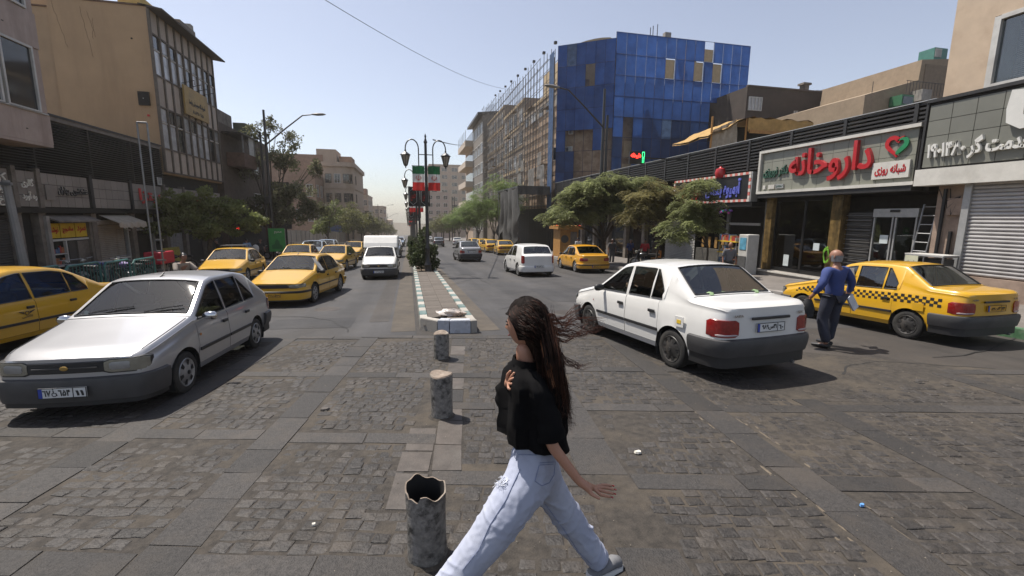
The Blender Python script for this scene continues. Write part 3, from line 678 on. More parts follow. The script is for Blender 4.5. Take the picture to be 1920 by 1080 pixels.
# near left building, overhanging
nb = building('stone_building', 'overhanging pinkish stone building with big white framed windows at left edge', 'building', (-12.5, 12, 4.3))
X0 = -12.0
wbox(nb, 'core', M_dark, -20, 10, 4.60, X0 - 0.35, 19.2, 9.9)
for z0, z1 in ((4.36, 5.32), (7.46, 8.58), (9.7, 10.2)):
    wbox(nb, 'spandrel', M_marb, -20, 10, z0, X0, 19.3, z1)
wbox(nb, 'soffit', M_marb, -20, 10, 4.26, X0 + 0.0, 19.28, 4.355)
for z0, z1 in ((5.33, 7.45), (8.59, 9.69)):
    wbox(nb, 'end_pier', M_marb, -20, 18.98, z0, X0 - 0.04, 19.29, z1)
    for (ya, yb) in ((17.62, 18.92), (15.9, 17.5), (14.1, 15.78), (12.2, 14.0)):
        put_window(nb, (X0 - 0.05, (ya + yb) / 2, (z0 + z1) / 2), FACE['+X'], yb - ya, z1 - z0 - 0.02, fr=0.07, div=1 if ya > 17.6 or ya < 15 else 2, dep=0.1)
wbox(nb, 'sill', M_wframe, X0 - 0.06, 10, 5.325, X0 + 0.05, 19.2, 5.36)
for y, z in ((18.2, 4.72), (17.9, 7.85)): wbox(nb, 'drain_hole', M_dark, X0 - 0.02, y, z, X0 + 0.004, y + 0.08, z + 0.03)

# tan building with the curtain facade
tb = building('tan_building', 'tan rendered building with a gridded window facade turned to the street', 'building', (-15, 33, G(33)))
YC = 28.9; YE = 36.75
wbox(tb, 'wall', M_tan, -17.4, YC, 4.2, -13.06, YE, 12.72)
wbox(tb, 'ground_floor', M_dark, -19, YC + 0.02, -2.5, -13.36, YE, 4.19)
wbox(tb, 'back_wall', M_tan2, -30, YC + 0.12, -2.5, -17.4, YE, 12.28)
wbox(tb, 'upper_block', M_tan2, -30, YC + 2.0, 12.28, -16.2, YE, 13.6)
wbox(tb, 'roof_edge', mat('brown_flashing', (0.12, 0.07, 0.045), rough=0.8), -17.45, YC - 0.05, 12.72, -13.0, YC + 0.3, 12.80, extra=[(-30, YC + 0.05, 12.28, -17.46, YC + 0.4, 12.34)])
b = MB(); b.prism([(-13.4, YC - 0.05, 12.74), (-12.3, YC - 0.05, 12.6), (-12.3, YC - 0.05, 12.68), (-13.4, YC - 0.05, 12.86)], (0, YE - YC + 0.5, 0)); b.obj('eave', mat('eave_boards', (0.05, 0.04, 0.035), rough=0.8), tb, world=True)
rows_z = [(4.35, 5.56, 'p'), (5.60, 7.76, 'w'), (7.80, 9.38, 'p'), (9.42, 11.46, 'w'), (11.5, 12.6, 'p')]
nb_ = 9; bw = (YE - YC) / nb_
M_panel = mat('beige_spandrel_panel', (0.40, 0.335, 0.275), rough=0.7, var=0.1, scale=2, objvar=0.08, stain=(0.22, 0.18, 0.15), stain_amt=0.5, streak=True)
M_mull = mat('dark_mullion', (0.11, 0.09, 0.07), rough=0.7, var=0.25)
for z0, z1, kd in rows_z:
    for i in range(nb_):
        y0 = YC + i * bw
        if kd == 'p':
            b = MB(); b.box(-13.05, y0 + 0.07, z0, -13.0, y0 + bw - 0.07, z1); b.obj('panel', M_panel, tb, world=True)
        else:
            zz = z0 + (z1 - z0) * 0.64
            for za, zb in ((z0, zz - 0.03), (zz + 0.03, z1)):
                b = MB(); b.box(-13.05, y0 + 0.09, za + 0.04, -13.02, y0 + bw - 0.09, zb - 0.04); b.obj('pane', M_curt if rs.random() < 0.78 else M_pane, tb, world=True)
            b = MB(); b.box(-13.045, y0 + 0.09, zz - 0.03, -12.99, y0 + bw - 0.09, zz + 0.03); b.obj('transom', M_wframe, tb, world=True)
for i in range(nb_ + 1): wbox(tb, 'mullion', M_mull, -13.05, YC + i * bw - 0.06, 4.30, -12.93, YC + i * bw + 0.06, 12.62)
for z in (4.32, 5.58, 7.78, 9.40, 11.48): wbox(tb, 'rail', M_mull, -13.04, YC + 0.062, z - 0.04, -12.95, YE - 0.062, z + 0.04)
# AC grilles and flue on the shaded wall
wbox(tb, 'black_vent', M_dark, -13.86, YC - 0.12, 7.75, -13.34, YC - 0.01, 8.45, bevel=0.02); wbox(tb, 'vent_hub', M_wframe, -13.62, YC - 0.14, 8.08, -13.58, YC - 0.12, 8.12)
wbox(tb, 'red_cap', M_red, -13.55, YC - 0.05, 7.2, -13.45, YC, 7.3); wbox(tb, 'wall_spot', M_dark, -13.9, YC - 0.03, 11.05, -13.83, YC, 11.12)
# crack lines running down the wall
for x, z0, z1, dx in ((-17.2, 12.6, 10.4, 0.45), (-16.0, 12.4, 10.0, 0.3), (-15.72, 12.2, 11.0, 0.25), (-15.5, 11.9, 10.9, -0.1)):
    b = MB(); n = 12; pts = [(x + dx * k / n + rs.uniform(-.03, .03), YC - 0.002, z0 + (z1 - z0) * k / n) for k in range(n + 1)]; b.tube(pts, 0.008, n=4); b.obj('crack', mat('crack_line', (0.16, 0.105, 0.065), rough=1), tb, world=True)
# rooftop clutter
yb = mat('yellow_render', (0.55, 0.38, 0.12), rough=0.9, var=0.1)
t = thing('roof_parapet', 'yellow rendered parapet block on the tan building roof', 'parapet', (-13.8, 31, 12.9)); wbox(t, 'block', yb, -14.6, YC + 0.6, 12.87, -13.6, 34.0, 13.5); wbox(t, 'kerb', yb, -14.3, 34.1, 12.87, -13.6, YE, 13.15)
t = thing('roof_hut', 'dark brick stair hut at the far end of tan building roof', 'roof hut', (-13.8, 36.0, 12.9)); wbox(t, 'hut', M_pier, -15.0, 34.3, 13.16, -13.7, 36.4, 14.15); wbox(t, 'chimney', M_conc, -14.6, 35.9, 14.15, -13.75, 36.3, 14.5)
t = thing('roof_antenna', 'thin aerial masts on the tan building roof', 'antenna', (-15, 29.5, 12.8))
for x, h in ((-14.5, 1.4), (-15.3, 1.0), (-14.1, .7)): bb = MB(); bb.tube([(x, 29.6, 12.75), (x, 29.6, 12.8 + h)], 0.015, n=5); bb.obj('mast', M_black, t, world=True)
t = thing('office_sign', 'yellowed signboard with script fixed across the gridded facade', 'sign', (-12.8, 33, 8.7))
wbox(t, 'board', mat('old_gold_board', (0.36, 0.24, 0.08), rough=0.6, var=0.12, stain=(0.2, 0.14, 0.07), stain_amt=0.5), -12.86, 31.55, 7.96, -12.76, 34.75, 9.62)
lettering('آموزشگاه موسیقی پارسا', (-12.75, 33.15, 8.75), (0, 1, 0), (0, 0, 1), width=2.2, height=0.42, m=M_ltrk, parent=t, depth=0.01)
lettering('۸۸۹۰۶۵', (-12.75, 33.15, 8.25), (0, 1, 0), (0, 0, 1), width=1.5, height=0.22, m=M_ltrk, parent=t, depth=0.01)
# sign brackets
for k in range(4):
    bb = MB(); y = 31.9 + k * 0.95; bb.tube([(-13.0, y, 9.75), (-12.3, y, 9.95), (-12.3, y, 9.7)], 0.02, n=5); bb.obj('bracket', M_black, t, world=True)

# balcony house beyond
bh = building('balcony_house', 'dark narrow house with covered balcony beyond the tan building', 'house', (-14.5, 42, G(42)))
wbox(bh, 'wall', mat('dark_brick', (0.085, 0.065, 0.05), rough=0.9, var=0.25, scale=3), -22, 37.2, -3, -13.1, 48, 8.6)
wbox(bh, 'balcony', mat('brown_panel', (0.12, 0.07, 0.05), rough=0.8, var=0.3), -13.1, 38.2, 5.6, -11.9, 41.0, 6.6)
wbox(bh, 'canopy', M_black, -13.5, 37.6, 7.9, -11.8, 41.4, 8.0)
for y in (38.3, 40.9): wbox(bh, 'post', M_metal, -12.0, y - .04, 6.6, -11.92, y + .04, 7.9)
wbox(bh, 'curtain', M_wframe, -11.96, 39.6, 6.6, -11.93, 40.7, 7.9); wbox(bh, 'green_tank', mat('tank_green', (0.03, 0.05, 0.035), rough=.7), -13.9, 42.5, 8.6, -13.0, 43.8, 9.5)
wbox(bh, 'roof_box', M_pier, -14.6, 37.6, 8.6, -13.3, 40.5, 9.6)
put_window(bh, (-13.09, 44.5, 6.2), FACE['+X'], 1.6, 1.3); put_window(bh, (-13.09, 44.5, 3.2), FACE['+X'], 1.6, 1.3)
wbox(bh, 'shopfront', M_dark, -13.1, 37.3, -2.6, -13.0, 47.8, 1.4)

# hoarding wall of a building site
M_hoard = mat('hoarding_panel', (0.36, 0.325, 0.285), rough=0.8, var=0.1, scale=1.2, objvar=0.09, stain=(0.22, 0.19, 0.16), stain_amt=0.4, streak=True)
ho = thing('site_hoarding', 'long pale grey panel fence along the left pavement', 'fence', (-13, 52, G(52)))
y = 50.0
while y < 128:
    w = 2.4; b = MB(); b.box(-13.06, y + 0.03, G(y) - 0.2, -12.98, y + w - 0.03, G(y) + 2.45 + rs.uniform(-.05, .05), skew=SLOPE); b.obj('panel', M_hoard, ho, world=True)
    b = MB(); b.box(-13.0, y - 0.03, G(y), -12.93, y + 0.03, G(y) + 2.55); b.obj('post', M_metal, ho, world=True); y += w
t = thing('billboard', 'big dark blank board standing on posts behind the left trees', 'billboard', (-13.5, 50, G(50)))
wbox(t, 'board', M_shutd, -14.3, 49, 0.6, -11.5, 49.2, 5.2); wbox(t, 'post', M_black, -13.9, 49.05, -2.3, -13.75, 49.18, 0.6, extra=[(-12.1, 49.05, -2.3, -11.95, 49.18, 0.6)])
# green poster stand
t = thing('poster_stand', 'bright green poster board with a pale mosque drawing on left kerb', 'poster', (-9.5, 36.0, G(36)))
b = MB(); b.box(-10.05, 35.98, G(36) + .75, -8.95, 36.05, G(36) + 2.45); b.obj('board', mat('poster_green', (0.05, 0.30, 0.07), rough=0.5, var=0.12, scale=4), t, world=True)
b = MB(); z = G(36); b.add([(-9.85, 35.97, z + .95), (-9.15, 35.97, z + .95), (-9.15, 35.97, z + 1.2), (-9.3, 35.97, z + 1.25), (-9.35, 35.97, z + 1.5), (-9.5, 35.97, z + 1.68), (-9.62, 35.97, z + 1.5), (-9.66, 35.97, z + 1.3), (-9.85, 35.97, z + 1.22)], [tuple(range(9))]); b.obj('mosque_print', mat('poster_dark_green', (0.03, 0.16, 0.05), rough=.5), t, world=True)
lettering('محرم', (-9.4, 35.965, z + 2.15), (1, 0, 0), (0, 0, 1), width=.5, height=0.2, m=M_ltr, parent=t, depth=0.006)
for x in (-9.95, -9.05): b = MB(); b.tube([(x, 36.1, z), (x, 36.1, z + 2.4)], 0.03, n=6); b.obj('leg', M_black, t, world=True)

# far buildings on the left
M_cream = mat('cream_stone', (0.40, 0.31, 0.235), rough=0.8, var=0.08, scale=0.6, stain=(0.3, 0.23, 0.17), stain_amt=0.4, streak=True)
M_bbrick = mat('brown_brick_wall', (0.26, 0.17, 0.12), rough=0.9, var=0.15, scale=2)
ap = building('apartment_building', 'cream apartment block with rounded corner and arched windows, far left of street', 'building', (-18, 106, G(106)))
YA = 100.0; xa0, _ = aY(583, 300, YA); xa1, _ = aY(604, 300, YA); xa2, _ = aY(660, 300, YA); zt = aY(620, 312, YA)[1]; zp = aY(600, 278, YA)[1]
wbox(ap, 'side_wall', M_bbrick, xa0 - 14, YA + 0.6, -8, xa1, YA + 22, zp - 1.2)
poly = [(xa1, YA), (xa1 + (xa2 - xa1) * .68, YA - 0.2)] + [(xa2 - 2.2 + 2.2 * math.sin(a), YA + 2.0 - 2.2 * math.cos(a)) for a in [k * math.pi / 2 / 6 for k in range(7)]] + [(xa2, YA + 22), (xa1, YA + 22)]
b = MB(); b.prism([(x, y, -8) for x, y in poly], (0, 0, zt + 8)); b.obj('wall', M_cream, ap, world=True, smooth=40)
for z0, h, o in ((zt, 0.9, .45), (zt - 4.4, .35, .2), (zt - 8.2, .35, .2), (zt - 11.9, .5, .3)):
    cx, cy = sum(p[0] for p in poly) / len(poly), sum(p[1] for p in poly) / len(poly)
    q = [(x + (o if x > cx else -o * .3), y - (o if y < cy else 0)) for x, y in poly]
    b = MB(); b.prism([(x, y, z0) for x, y in q], (0, 0, h)); b.obj('cornice', M_cream, ap, world=True)
wbox(ap, 'parapet', M_cream, xa1 - 1.2, YA + .8, zt + .9, xa1 + 2.6, YA + 8, zp); wbox(ap, 'roof_hut', M_bbrick, xa1 + 3, YA + 2, zt + .9, xa1 + 5.5, YA + 8, zt + 2.3)
for r_ in range(3):
    for k in range(3):
        xw = xa1 + 1.0 + k * 1.75; zc = zt - 2.4 - r_ * 3.9
        put_window(ap, (xw, YA - 0.12 - (0.2 * k / 3), zc), 0, 1.25, 1.9, fr=.1, mf=M_wframe if (r_ == 0 and k == 1) else M_mull, mp=M_pane)
    put_window(ap, (xa2 - 0.62, YA + 0.42, zc), R(45), 1.2, 1.9, fr=.1, mf=M_mull); put_window(ap, (xa2 + 0.02, YA + 5, zc), R(90), 1.4, 1.9, fr=.1, mf=M_mull)
t = thing('balcony_banner', 'white balcony strip over a blue banner on the cream apartment block', 'banner', (xa1 + 2, YA - 1, zt - 13)); wbox(t, 'white_strip', M_wframe, xa1 + 1.2, YA - 1.1, zt - 11.8, xa2 - 0.3, YA - 0.7, zt - 10.1); wbox(t, 'blue_sheet', mat('blue_banner', (0.06, 0.12, 0.3), rough=.6, var=.2), xa1 - 0.6, YA - 1.0, zt - 14.4, xa1 + 3.4, YA - 0.75, zt - 12.0)
def far_block(name, label, px0, px1, py, Y, dep, m, rows, cols, wm=None, zb=None, side='+X', base_drop=6, cat='building'):
    x0, z = aY(px0, py, Y); x1, _ = aY(px1, py, Y)
    t = building(name, label, cat, ((x0 + x1) / 2, Y, G(Y)))
    wbox(t, 'wall', m, x0, Y, G(Y) - base_drop, x1, Y + dep, z); wbox(t, 'parapet', m, x0 - .1, Y - .12, z, x1 + .1, Y + dep + .1, z + .5)
    if rows:
        ph = (z - G(Y) - 3.5) / rows; pw = (x1 - x0) / cols
        for r_ in range(rows):
            for k in range(cols): put_window(t, (x0 + (k + .5) * pw, Y - 0.005, z - ph * (r_ + .55)), 0, pw * .55, ph * .5, fr=.08, mf=wm or M_wframe, mp=M_pane)
        for r_ in range(rows):
            for k in range(int(dep / 4)): put_window(t, (x1 + 0.005 if side == '+X' else x0 - 0.005, Y + 2 + k * 4, z - ph * (r_ + .55)), FACE[side], 1.8, ph * .5, fr=.08, mf=wm or M_wframe, mp=M_pane)
    return t, x0, x1, z
t, x0, x1, z = far_block('distant_building', 'plain tan block just past the rounded apartment building', 658, 690, 368, 150, 18, M_cream, 3, 3)
wbox(t, 'roof_tank', M_bbrick, x0 + 2, 152, z + .5, x0 + 4.5, 158, z + 2.6)
far_block('distant_building', 'small tan block far down the left side, right of the plain one', 692, 719, 388, 200, 25, M_cream, 3, 3)
far_block('distant_building', 'lowest hazy block at the far left end of the street', 719, 733, 414, 300, 40, M_cream, 2, 2)
far_block('distant_building', 'low brown house half hidden by trees behind the hoarding', 545, 590, 330, 92, 12, M_bbrick, 2, 2)
# ------------------------------------------------------------------ right side of the street
XR = 16.0
M_trav = mat('beige_travertine', (0.47, 0.36, 0.255), rough=0.6, var=0.08, scale=2, stain=(0.36, 0.26, 0.175), stain_amt=0.5, stain_scale=1.3, bump=0.1)
M_sgn = mat('grey_green_sign_tile', (0.215, 0.215, 0.175), rough=0.35, var=0.06, scale=2, objvar=0.06, spec=0.6)
M_whiteb = mat('white_sign_frame', (0.55, 0.53, 0.48), rough=0.5, var=0.08, stain=(0.3, 0.28, 0.24), stain_amt=0.4)
M_gold = mat('gold_marble', (0.16, 0.105, 0.04), rough=0.25, var=0.5, scale=5, stain=(0.03, 0.025, 0.015), stain_amt=0.9, stain_scale=2.5, streak=True)
M_gunm = mat('gunmetal_tile', (0.165, 0.165, 0.14), rough=0.4, var=0.06, scale=2, objvar=0.06, spec=0.5)
M_silv = mat('silver_letters', (0.62, 0.61, 0.57), rough=0.4, var=0.05)
M_pink = mat('worn_stone_pier', (0.30, 0.22, 0.17), rough=0.85, var=0.2, scale=4, bump=0.4, stain=(0.14, 0.1, 0.08), stain_amt=0.6)
M_sh2 = mat('shutter_silver', (0.36, 0.345, 0.335), rough=0.45, var=0.1, scale=3, objvar=0.07, stain=(0.22, 0.2, 0.18), stain_amt=0.4, streak=True)
G_shop = glass('shop_glass', (0.55, 0.6, 0.58), 0.05)
rt = building('shop_terrace', 'low row of shops under a dark corrugated parapet, right side of street', 'shops', (17, 20, G(20)))
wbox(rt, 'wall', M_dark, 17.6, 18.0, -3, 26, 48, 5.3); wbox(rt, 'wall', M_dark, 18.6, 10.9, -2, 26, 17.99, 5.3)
wbox(rt, 'roof', M_roof, 16.2, 11.0, 5.30, 26, 48, 5.42)
for (y0, y1, z0) in ((11.05, 18.05, 5.06), (18.06, 48, 4.28)):
    n = int(round((5.74 - z0) / 0.145))
    for i in range(n):
        z = z0 + (5.72 - z0) * i / n; p = (5.72 - z0) / n
        b = MB(); b.prism([(16.12, y0, z), (15.98, y0, z + p * .3), (15.98, y0, z + p * .75), (16.12, y0, z + p * .97)], (0, y1 - y0, 0)); b.obj('slat', M_louv, rt, world=True)
y = 11.6
while y < 48: wbox(rt, 'post', M_louv, 15.95, y - .06, 5.07 if y < 18 else 4.3, 16.1, y + .06, 5.72); y += 2.4
wbox(rt, 'coping', M_alu, 15.94, 11.05, 5.722, 16.3, 48, 5.75)
# ---- pharmacy
ph = building('pharmacy', 'pharmacy shopfront with grey tiled sign, big red script and glass doors', 'pharmacy', (16.3, 14.6, G(14.6)))
y0, y1, z0, z1 = 11.38, 17.95, 3.22, 5.02
wbox(ph, 'sign_back', M_dark, 16.0, y0, z0, 16.3, y1, z1)
nc = 11
for a in range(nc):
    for c in range(4):
        w = (y1 - y0 - .1) / nc; hh = (z1 - z0 - .1) / 4
        wbox(ph, 'tile', M_sgn, 15.975, y0 + .05 + a * w + .006, z0 + .05 + c * hh + .006, 16.0, y0 + .05 + (a + 1) * w - .006, z0 + .05 + (c + 1) * hh - .006)
wbox(ph, 'sign_frame', M_whiteb, 15.86, y0 - .06, z0 - .06, 16.02, y1 + .06, z0 + .05, extra=[(15.86, y0 - .06, z1 - .05, 16.02, y1 + .06, z1 + .06), (15.86, y1 - .05, z0 + .051, 16.02, y1 + .06, z1 - .051)])
wbox(ph, 'sign_soffit', M_louv, 15.9, y0, z0 - .24, 16.6, y1, z0 - .065)
LU = ((0, -1, 0), (0, 0, 1))
M_redl = mat('red_channel_letters', (0.42, 0.02, 0.025), rough=0.3, var=0.08, coat=0.3)
lettering('داروخانه', (15.97, 14.50, 4.18), *LU, width=3.5, height=1.36, m=M_redl, parent=ph, depth=0.14, bold=0.018, name='red_letters')
wbox(ph, 'sign_plaque', M_whiteb, 15.90, 11.52, 3.42, 15.97, 12.72, 3.98)
lettering('شبانه روزی', (15.90, 12.12, 3.70), *LU, width=1.0, height=0.36, m=M_redl, parent=ph, depth=0.012, bold=0.03, name='plaque_letters')
M_dgl = mat('dark_green_letters', (0.03, 0.09, 0.06), rough=0.4)
lettering('دکتر نوروزی', (15.97, 17.05, 4.10), *LU, width=1.35, height=0.5, m=M_dgl, parent=ph, depth=0.06, bold=0.02, name='green_letters')
for k, (yy, ww) in enumerate(((16.75, .42), (17.2, .34), (17.62, .14))): wbox(ph, 'number_plate', M_whiteb if k else M_alu, 15.92, yy - ww / 2, 3.36, 15.97, yy + ww / 2, 3.54)
lettering('۸۸۹۳۵۸۰۲', (15.92, 16.75, 3.45), *LU, width=.36, height=0.1, m=M_dgl, parent=ph, depth=0.006, name='plate_digits')
# ribbon heart emblem
def ribbon(pts, wd, m, nm, par, x, dep=0.05):
    b = MB(); P = []
    n = len(pts)
    for i, (u, v) in enumerate(pts):
        a = pts[max(0, i - 1)]; c = pts[min(n - 1, i + 1)]; dx, dy = c[0] - a[0], c[1] - a[1]; l = math.hypot(dx, dy) or 1; w = wd[i] / 2
        nx, ny = -dy / l * w, dx / l * w
        P.append([(x, -(u + nx), v + ny), (x - dep, -(u + nx), v + ny), (x - dep, -(u - nx), v - ny), (x, -(u - nx), v - ny)])
    b.grid(P, cv=True); b.add(P[0], [(0, 1, 2, 3)]); b.add(P[-1], [(3, 2, 1, 0)]); return b.obj(nm, m, par, world=True, fix=True)
cy_, cz_ = -11.98, 4.48
def heart(t0, t1, n, sc_): return [(cy_ + sc_ * 16 * math.sin(t) ** 3 / 16, cz_ + sc_ * (13 * math.cos(t) - 5 * math.cos(2 * t) - 2 * math.cos(3 * t) - math.cos(4 * t)) / 16) for t in [t0 + (t1 - t0) * k / n for k in range(n + 1)]]
ribbon(heart(-3.1, 0.9, 18, .36), [0.03 + 0.11 * math.sin(math.pi * k / 18) for k in range(19)], M_redl, 'emblem_red', ph, 15.95)
ribbon(heart(0.5, 3.4, 18, .27), [0.03 + 0.12 * math.sin(math.pi * k / 18) for k in range(19)], mat('emblem_green', (0.02, 0.2, 0.08), rough=.35), 'emblem_green', ph, 15.94)
# shop front
wbox(ph, 'step', M_conc, 15.95, 11.2, -1.3, 17.8, 17.9, -0.31); wbox(ph, 'step_nosing', M_whiteb, 15.90, 13.0, -0.36, 15.948, 17.9, -0.30)
wbox(ph, 'ceiling', M_dark, 16.4, 11.2, 2.97, 18.6, 17.9, 3.1); wbox(ph, 'end_wall', M_dark, 16.4, 17.75, -0.3, 18.6, 17.95, 2.97)
for ya, yb in ((17.35, 17.7), (13.95, 14.4)): wbox(ph, 'gold_column', M_gold, 16.25, ya, -0.31, 16.6, yb, 2.97)
for ya, yb in ((15.85, 17.3), (14.45, 15.75)):
    wbox(ph, 'shop_window', G_shop, 16.5, ya, -0.15, 16.52, yb, 2.8)
wbox(ph, 'window_frame', M_black, 16.46, 14.40, 2.8, 16.56, 17.35, 2.96, extra=[(16.46, 15.755, -.3, 16.56, 15.845, 2.8), (16.46, 14.4, -.3, 16.56, 17.35, -.15), (16.46, 17.3, -.15, 16.56, 17.35, 2.8)])
wbox(ph, 'light_jamb', mat('pale_green_jamb', (0.3, 0.36, 0.34), rough=.5), 16.57, 16.9, -.15, 16.62, 17.25, 2.4)
corrugated(ph, 'side_shutter', M_shutd, 'X', 16.55, 12.95, 13.9, -0.3, 2.3, 0.12, 0.04, -1)
for k in range(12): wbox(ph, 'shutter_bar', M_metal, 16.44, 12.95, 0.2 + k * .18, 16.47, 13.9, 0.215 + k * .18)
for ya, yb in ((12.2, 12.88), (11.45, 12.14)):
    d = wbox(ph, 'glass_door', G_shop, 16.5, ya, -0.28, 16.52, yb, 2.1)
    b = MB(); b.box(16.47, ya, -.3, 16.55, ya + .05, 2.12); b.box(16.47, yb - .05, -.3, 16.55, yb, 2.12); b.obj('door_frame', M_alu, ph, world=True)
wbox(ph, 'door_header', M_alu, 16.44, 11.42, 2.13, 16.58, 12.9, 2.42); wbox(ph, 'door_sensor', M_black, 16.40, 12.0, 2.3, 16.44, 12.3, 2.38)
for yy, zz, m_ in ((12.45, 1.35, 'a'), (15.1, 0.9, 'b'), (16.55, 0.1, 'c')):
    wbox(ph, 'notice', mat('paper_notice', (0.5, 0.55, 0.55), rough=.8), 16.485, yy - .14, zz - .15, 16.497, yy + .14, zz + (.15 if m_ != 'c' else .35))
wbox(ph, 'back_shelf_wall', mat('shop_inner_wall', (0.1, 0.09, 0.085), rough=.8), 18.3, 11.2, -.3, 18.5, 17.7, 2.95)
gd = MB()
for z in (0.0, 0.5, 1.0, 1.5):
    y = 14.6
    gd.box(17.7, 14.5, z - .04, 18.2, 17.2, z, m=2)
    while y < 17.1:
        w = rs.uniform(0.08, 0.2); gd.box(17.75, y, z, 17.95, y + w * .9, z + rs.uniform(.15, .4), m=rs.randrange(5)); y += w
tag(gd.obj('shelf_goods', SM, ph, world=True), None, None, kind='stuff')
# ladder leaning right of the doors
t = thing('ladder', 'grey metal step ladder leaning beside the pharmacy doors', 'ladder', (16.3, 11.1, -0.3))
b = MB()
for yy in (10.92, 11.32): b.tube([(16.05, yy, -.6), (16.5, yy, 2.55)], 0.025, n=6)
b.obj('rail', M_metal, t, world=True)
for k in range(11): b = MB(); f = (k + .7) / 11; b.tube([(16.05 + .45 * f, 10.92, -.6 + 3.15 * f), (16.05 + .45 * f, 11.32, -.6 + 3.15 * f)], 0.018, n=6); b.obj('rung', M_metal, t, world=True)
# worn pier with pipes
pi_ = building('stone_pier', 'worn pinkish stone pier with grey pipe between pharmacy and silver shutter', 'pier', (16.4, 10.5, -.4))
wbox(pi_, 'shaft', M_pink, 16.3, 10.05, -1, 16.7, 10.85, 3.12); b = MB(); b.tube([(16.22, 10.6, 3.0), (16.22, 10.6, .9), (16.22, 10.45, .75), (16.22, 10.3, .9), (16.22, 10.3, 1.7)], 0.05, n=8); b.obj('pipe', M_black, pi_, world=True)
for k in range(3): b = MB(); pts = [(16.24, 10.8 - k * .15, 3.0), (16.2, 10.6 - k * .12, 2.6 - .2 * k), (16.22, 10.2, 2.75)]; b.tube(pts, 0.012, n=5); b.obj('cable', M_black, pi_, world=True)
wbox(pi_, 'meter_box', M_pink, 16.2, 10.12, 2.2, 16.3, 10.5, 2.7)
# rack of boxes and fridge in front of the doors side
t = thing('metal_cage', 'grey metal display cage with a paper notice beside the silver shutter', 'cage', (15.4, 10.2, -.3))
b = MB()
for xx in (15.0, 15.6):
    for yy in (9.6, 10.6): b.tube([(xx, yy, -.45), (xx, yy, .98)], 0.025, n=6)
for zz in (.98, .5, 0.0):
    b.tube([(15.0, 9.6, zz), (15.0, 10.6, zz), (15.6, 10.6, zz), (15.6, 9.6, zz), (15.0, 9.6, zz)], 0.02, n=6)
b.tube([(15.0, 10.1, -.4), (15.0, 10.1, .98)], 0.018, n=6); b.obj('frame', M_metal, t, world=True)
wbox(t, 'cabinet', M_black, 15.08, 9.68, -.4, 15.58, 10.52, .9); wbox(t, 'top_sheet', M_wframe, 14.98, 9.58, 1.0, 15.62, 10.62, 1.03)
wbox(t, 'notice', mat('cream_notice', (0.5, 0.5, 0.36), rough=.8), 14.96, 10.22, .5, 14.98, 10.58, .97); lettering('دایموند', (14.96, 10.4, .78), *LU, width=.26, height=.1, m=M_ltrk, parent=t, depth=.005)
t = thing('waste_bin', 'small yellow round bin beside the pharmacy cage', 'bin', (15.2, 11.0, -.3)); b = MB(); b.lathe([(0.0, -.5), (.17, -.5), (.2, .35), (.23, .36), (.23, .42), (0.0, .46)], 14, (15.2, 11.0, 0)); b.obj('drum', M_yel, t, world=True, smooth=40)
# ---- near grey sign building with silver shutter
sb = building('travertine_building', 'beige travertine building with grey tiled signboard and silver roller shutter, right edge', 'building', (18, 8, G(8)))
wbox(sb, 'wall', M_trav, 16.02, 9.95, 5.70, 26, 10.95, 13); wbox(sb, 'wall', M_trav, 16.02, 2, 7.62, 26, 9.949, 13, extra=[(16.02, 2, 5.70, 26, 4.0, 7.619)])
wbox(sb, 'window_back', M_dark, 17.0, 4.0, 5.72, 17.2, 9.94, 7.6)
wbox(sb, 'window_frame', M_wframe, 16.0, 9.80, 5.74, 16.2, 9.948, 7.6, extra=[(16.0, 4.0, 7.5, 16.2, 9.799, 7.618), (16.0, 4.0, 5.72, 16.2, 9.799, 5.82), (16.02, 6.8, 5.82, 16.2, 6.9, 7.5)])
wbox(sb, 'pane', glass('big_window_glass', (0.6, 0.64, 0.62), 0.06), 16.10, 4.0, 5.83, 16.12, 9.79, 7.49)
M_blind = mat('blind_slat', (0.33, 0.35, 0.34), rough=.6)
for k in range(26): b = MB(); z = 5.86 + k * .052; b.prism([(16.3, 4.0, z), (16.34, 4.0, z + .03), (16.345, 4.0, z + .027), (16.305, 4.0, z - .003)], (0, 5.5, 0)); b.obj('blind_slat', M_blind, sb, world=True)
wbox(sb, 'back_core', M_dark, 17.2, 2, -1, 26, 10.9, 5.69)
wbox(sb, 'sign_back', M_dark, 15.88, 2.0, 3.62, 16.3, 11.15, 5.60)
for a in range(13):
    for c in range(4):
        ww = .60; hh = .465; yb = 11.12 - a * ww
        wbox(sb, 'tile', M_gunm, 15.85, yb - ww + .008, 3.66 + c * hh + .008, 15.88, yb - .008, 3.66 + (c + 1) * hh - .008)
wbox(sb, 'sign_edge', M_louv, 15.80, 2.0, 5.605, 16.3, 11.22, 5.70, extra=[(15.82, 11.155, 3.6, 16.3, 11.22, 5.604)])
wbox(sb, 'sign_lintel', M_whiteb, 15.72, 2.0, 3.10, 16.3, 11.2, 3.60); wbox(sb, 'shutter_jamb', M_alu, 15.98, 9.80, -.3, 16.12, 9.98, 3.09)
lettering('قدای خدمت گر ۱۹۰۱۴۸۰', (15.84, 9.35, 4.12), *LU, width=3.25, height=0.62, m=M_silv, parent=sb, depth=0.09, bold=0.03, name='silver_letters')
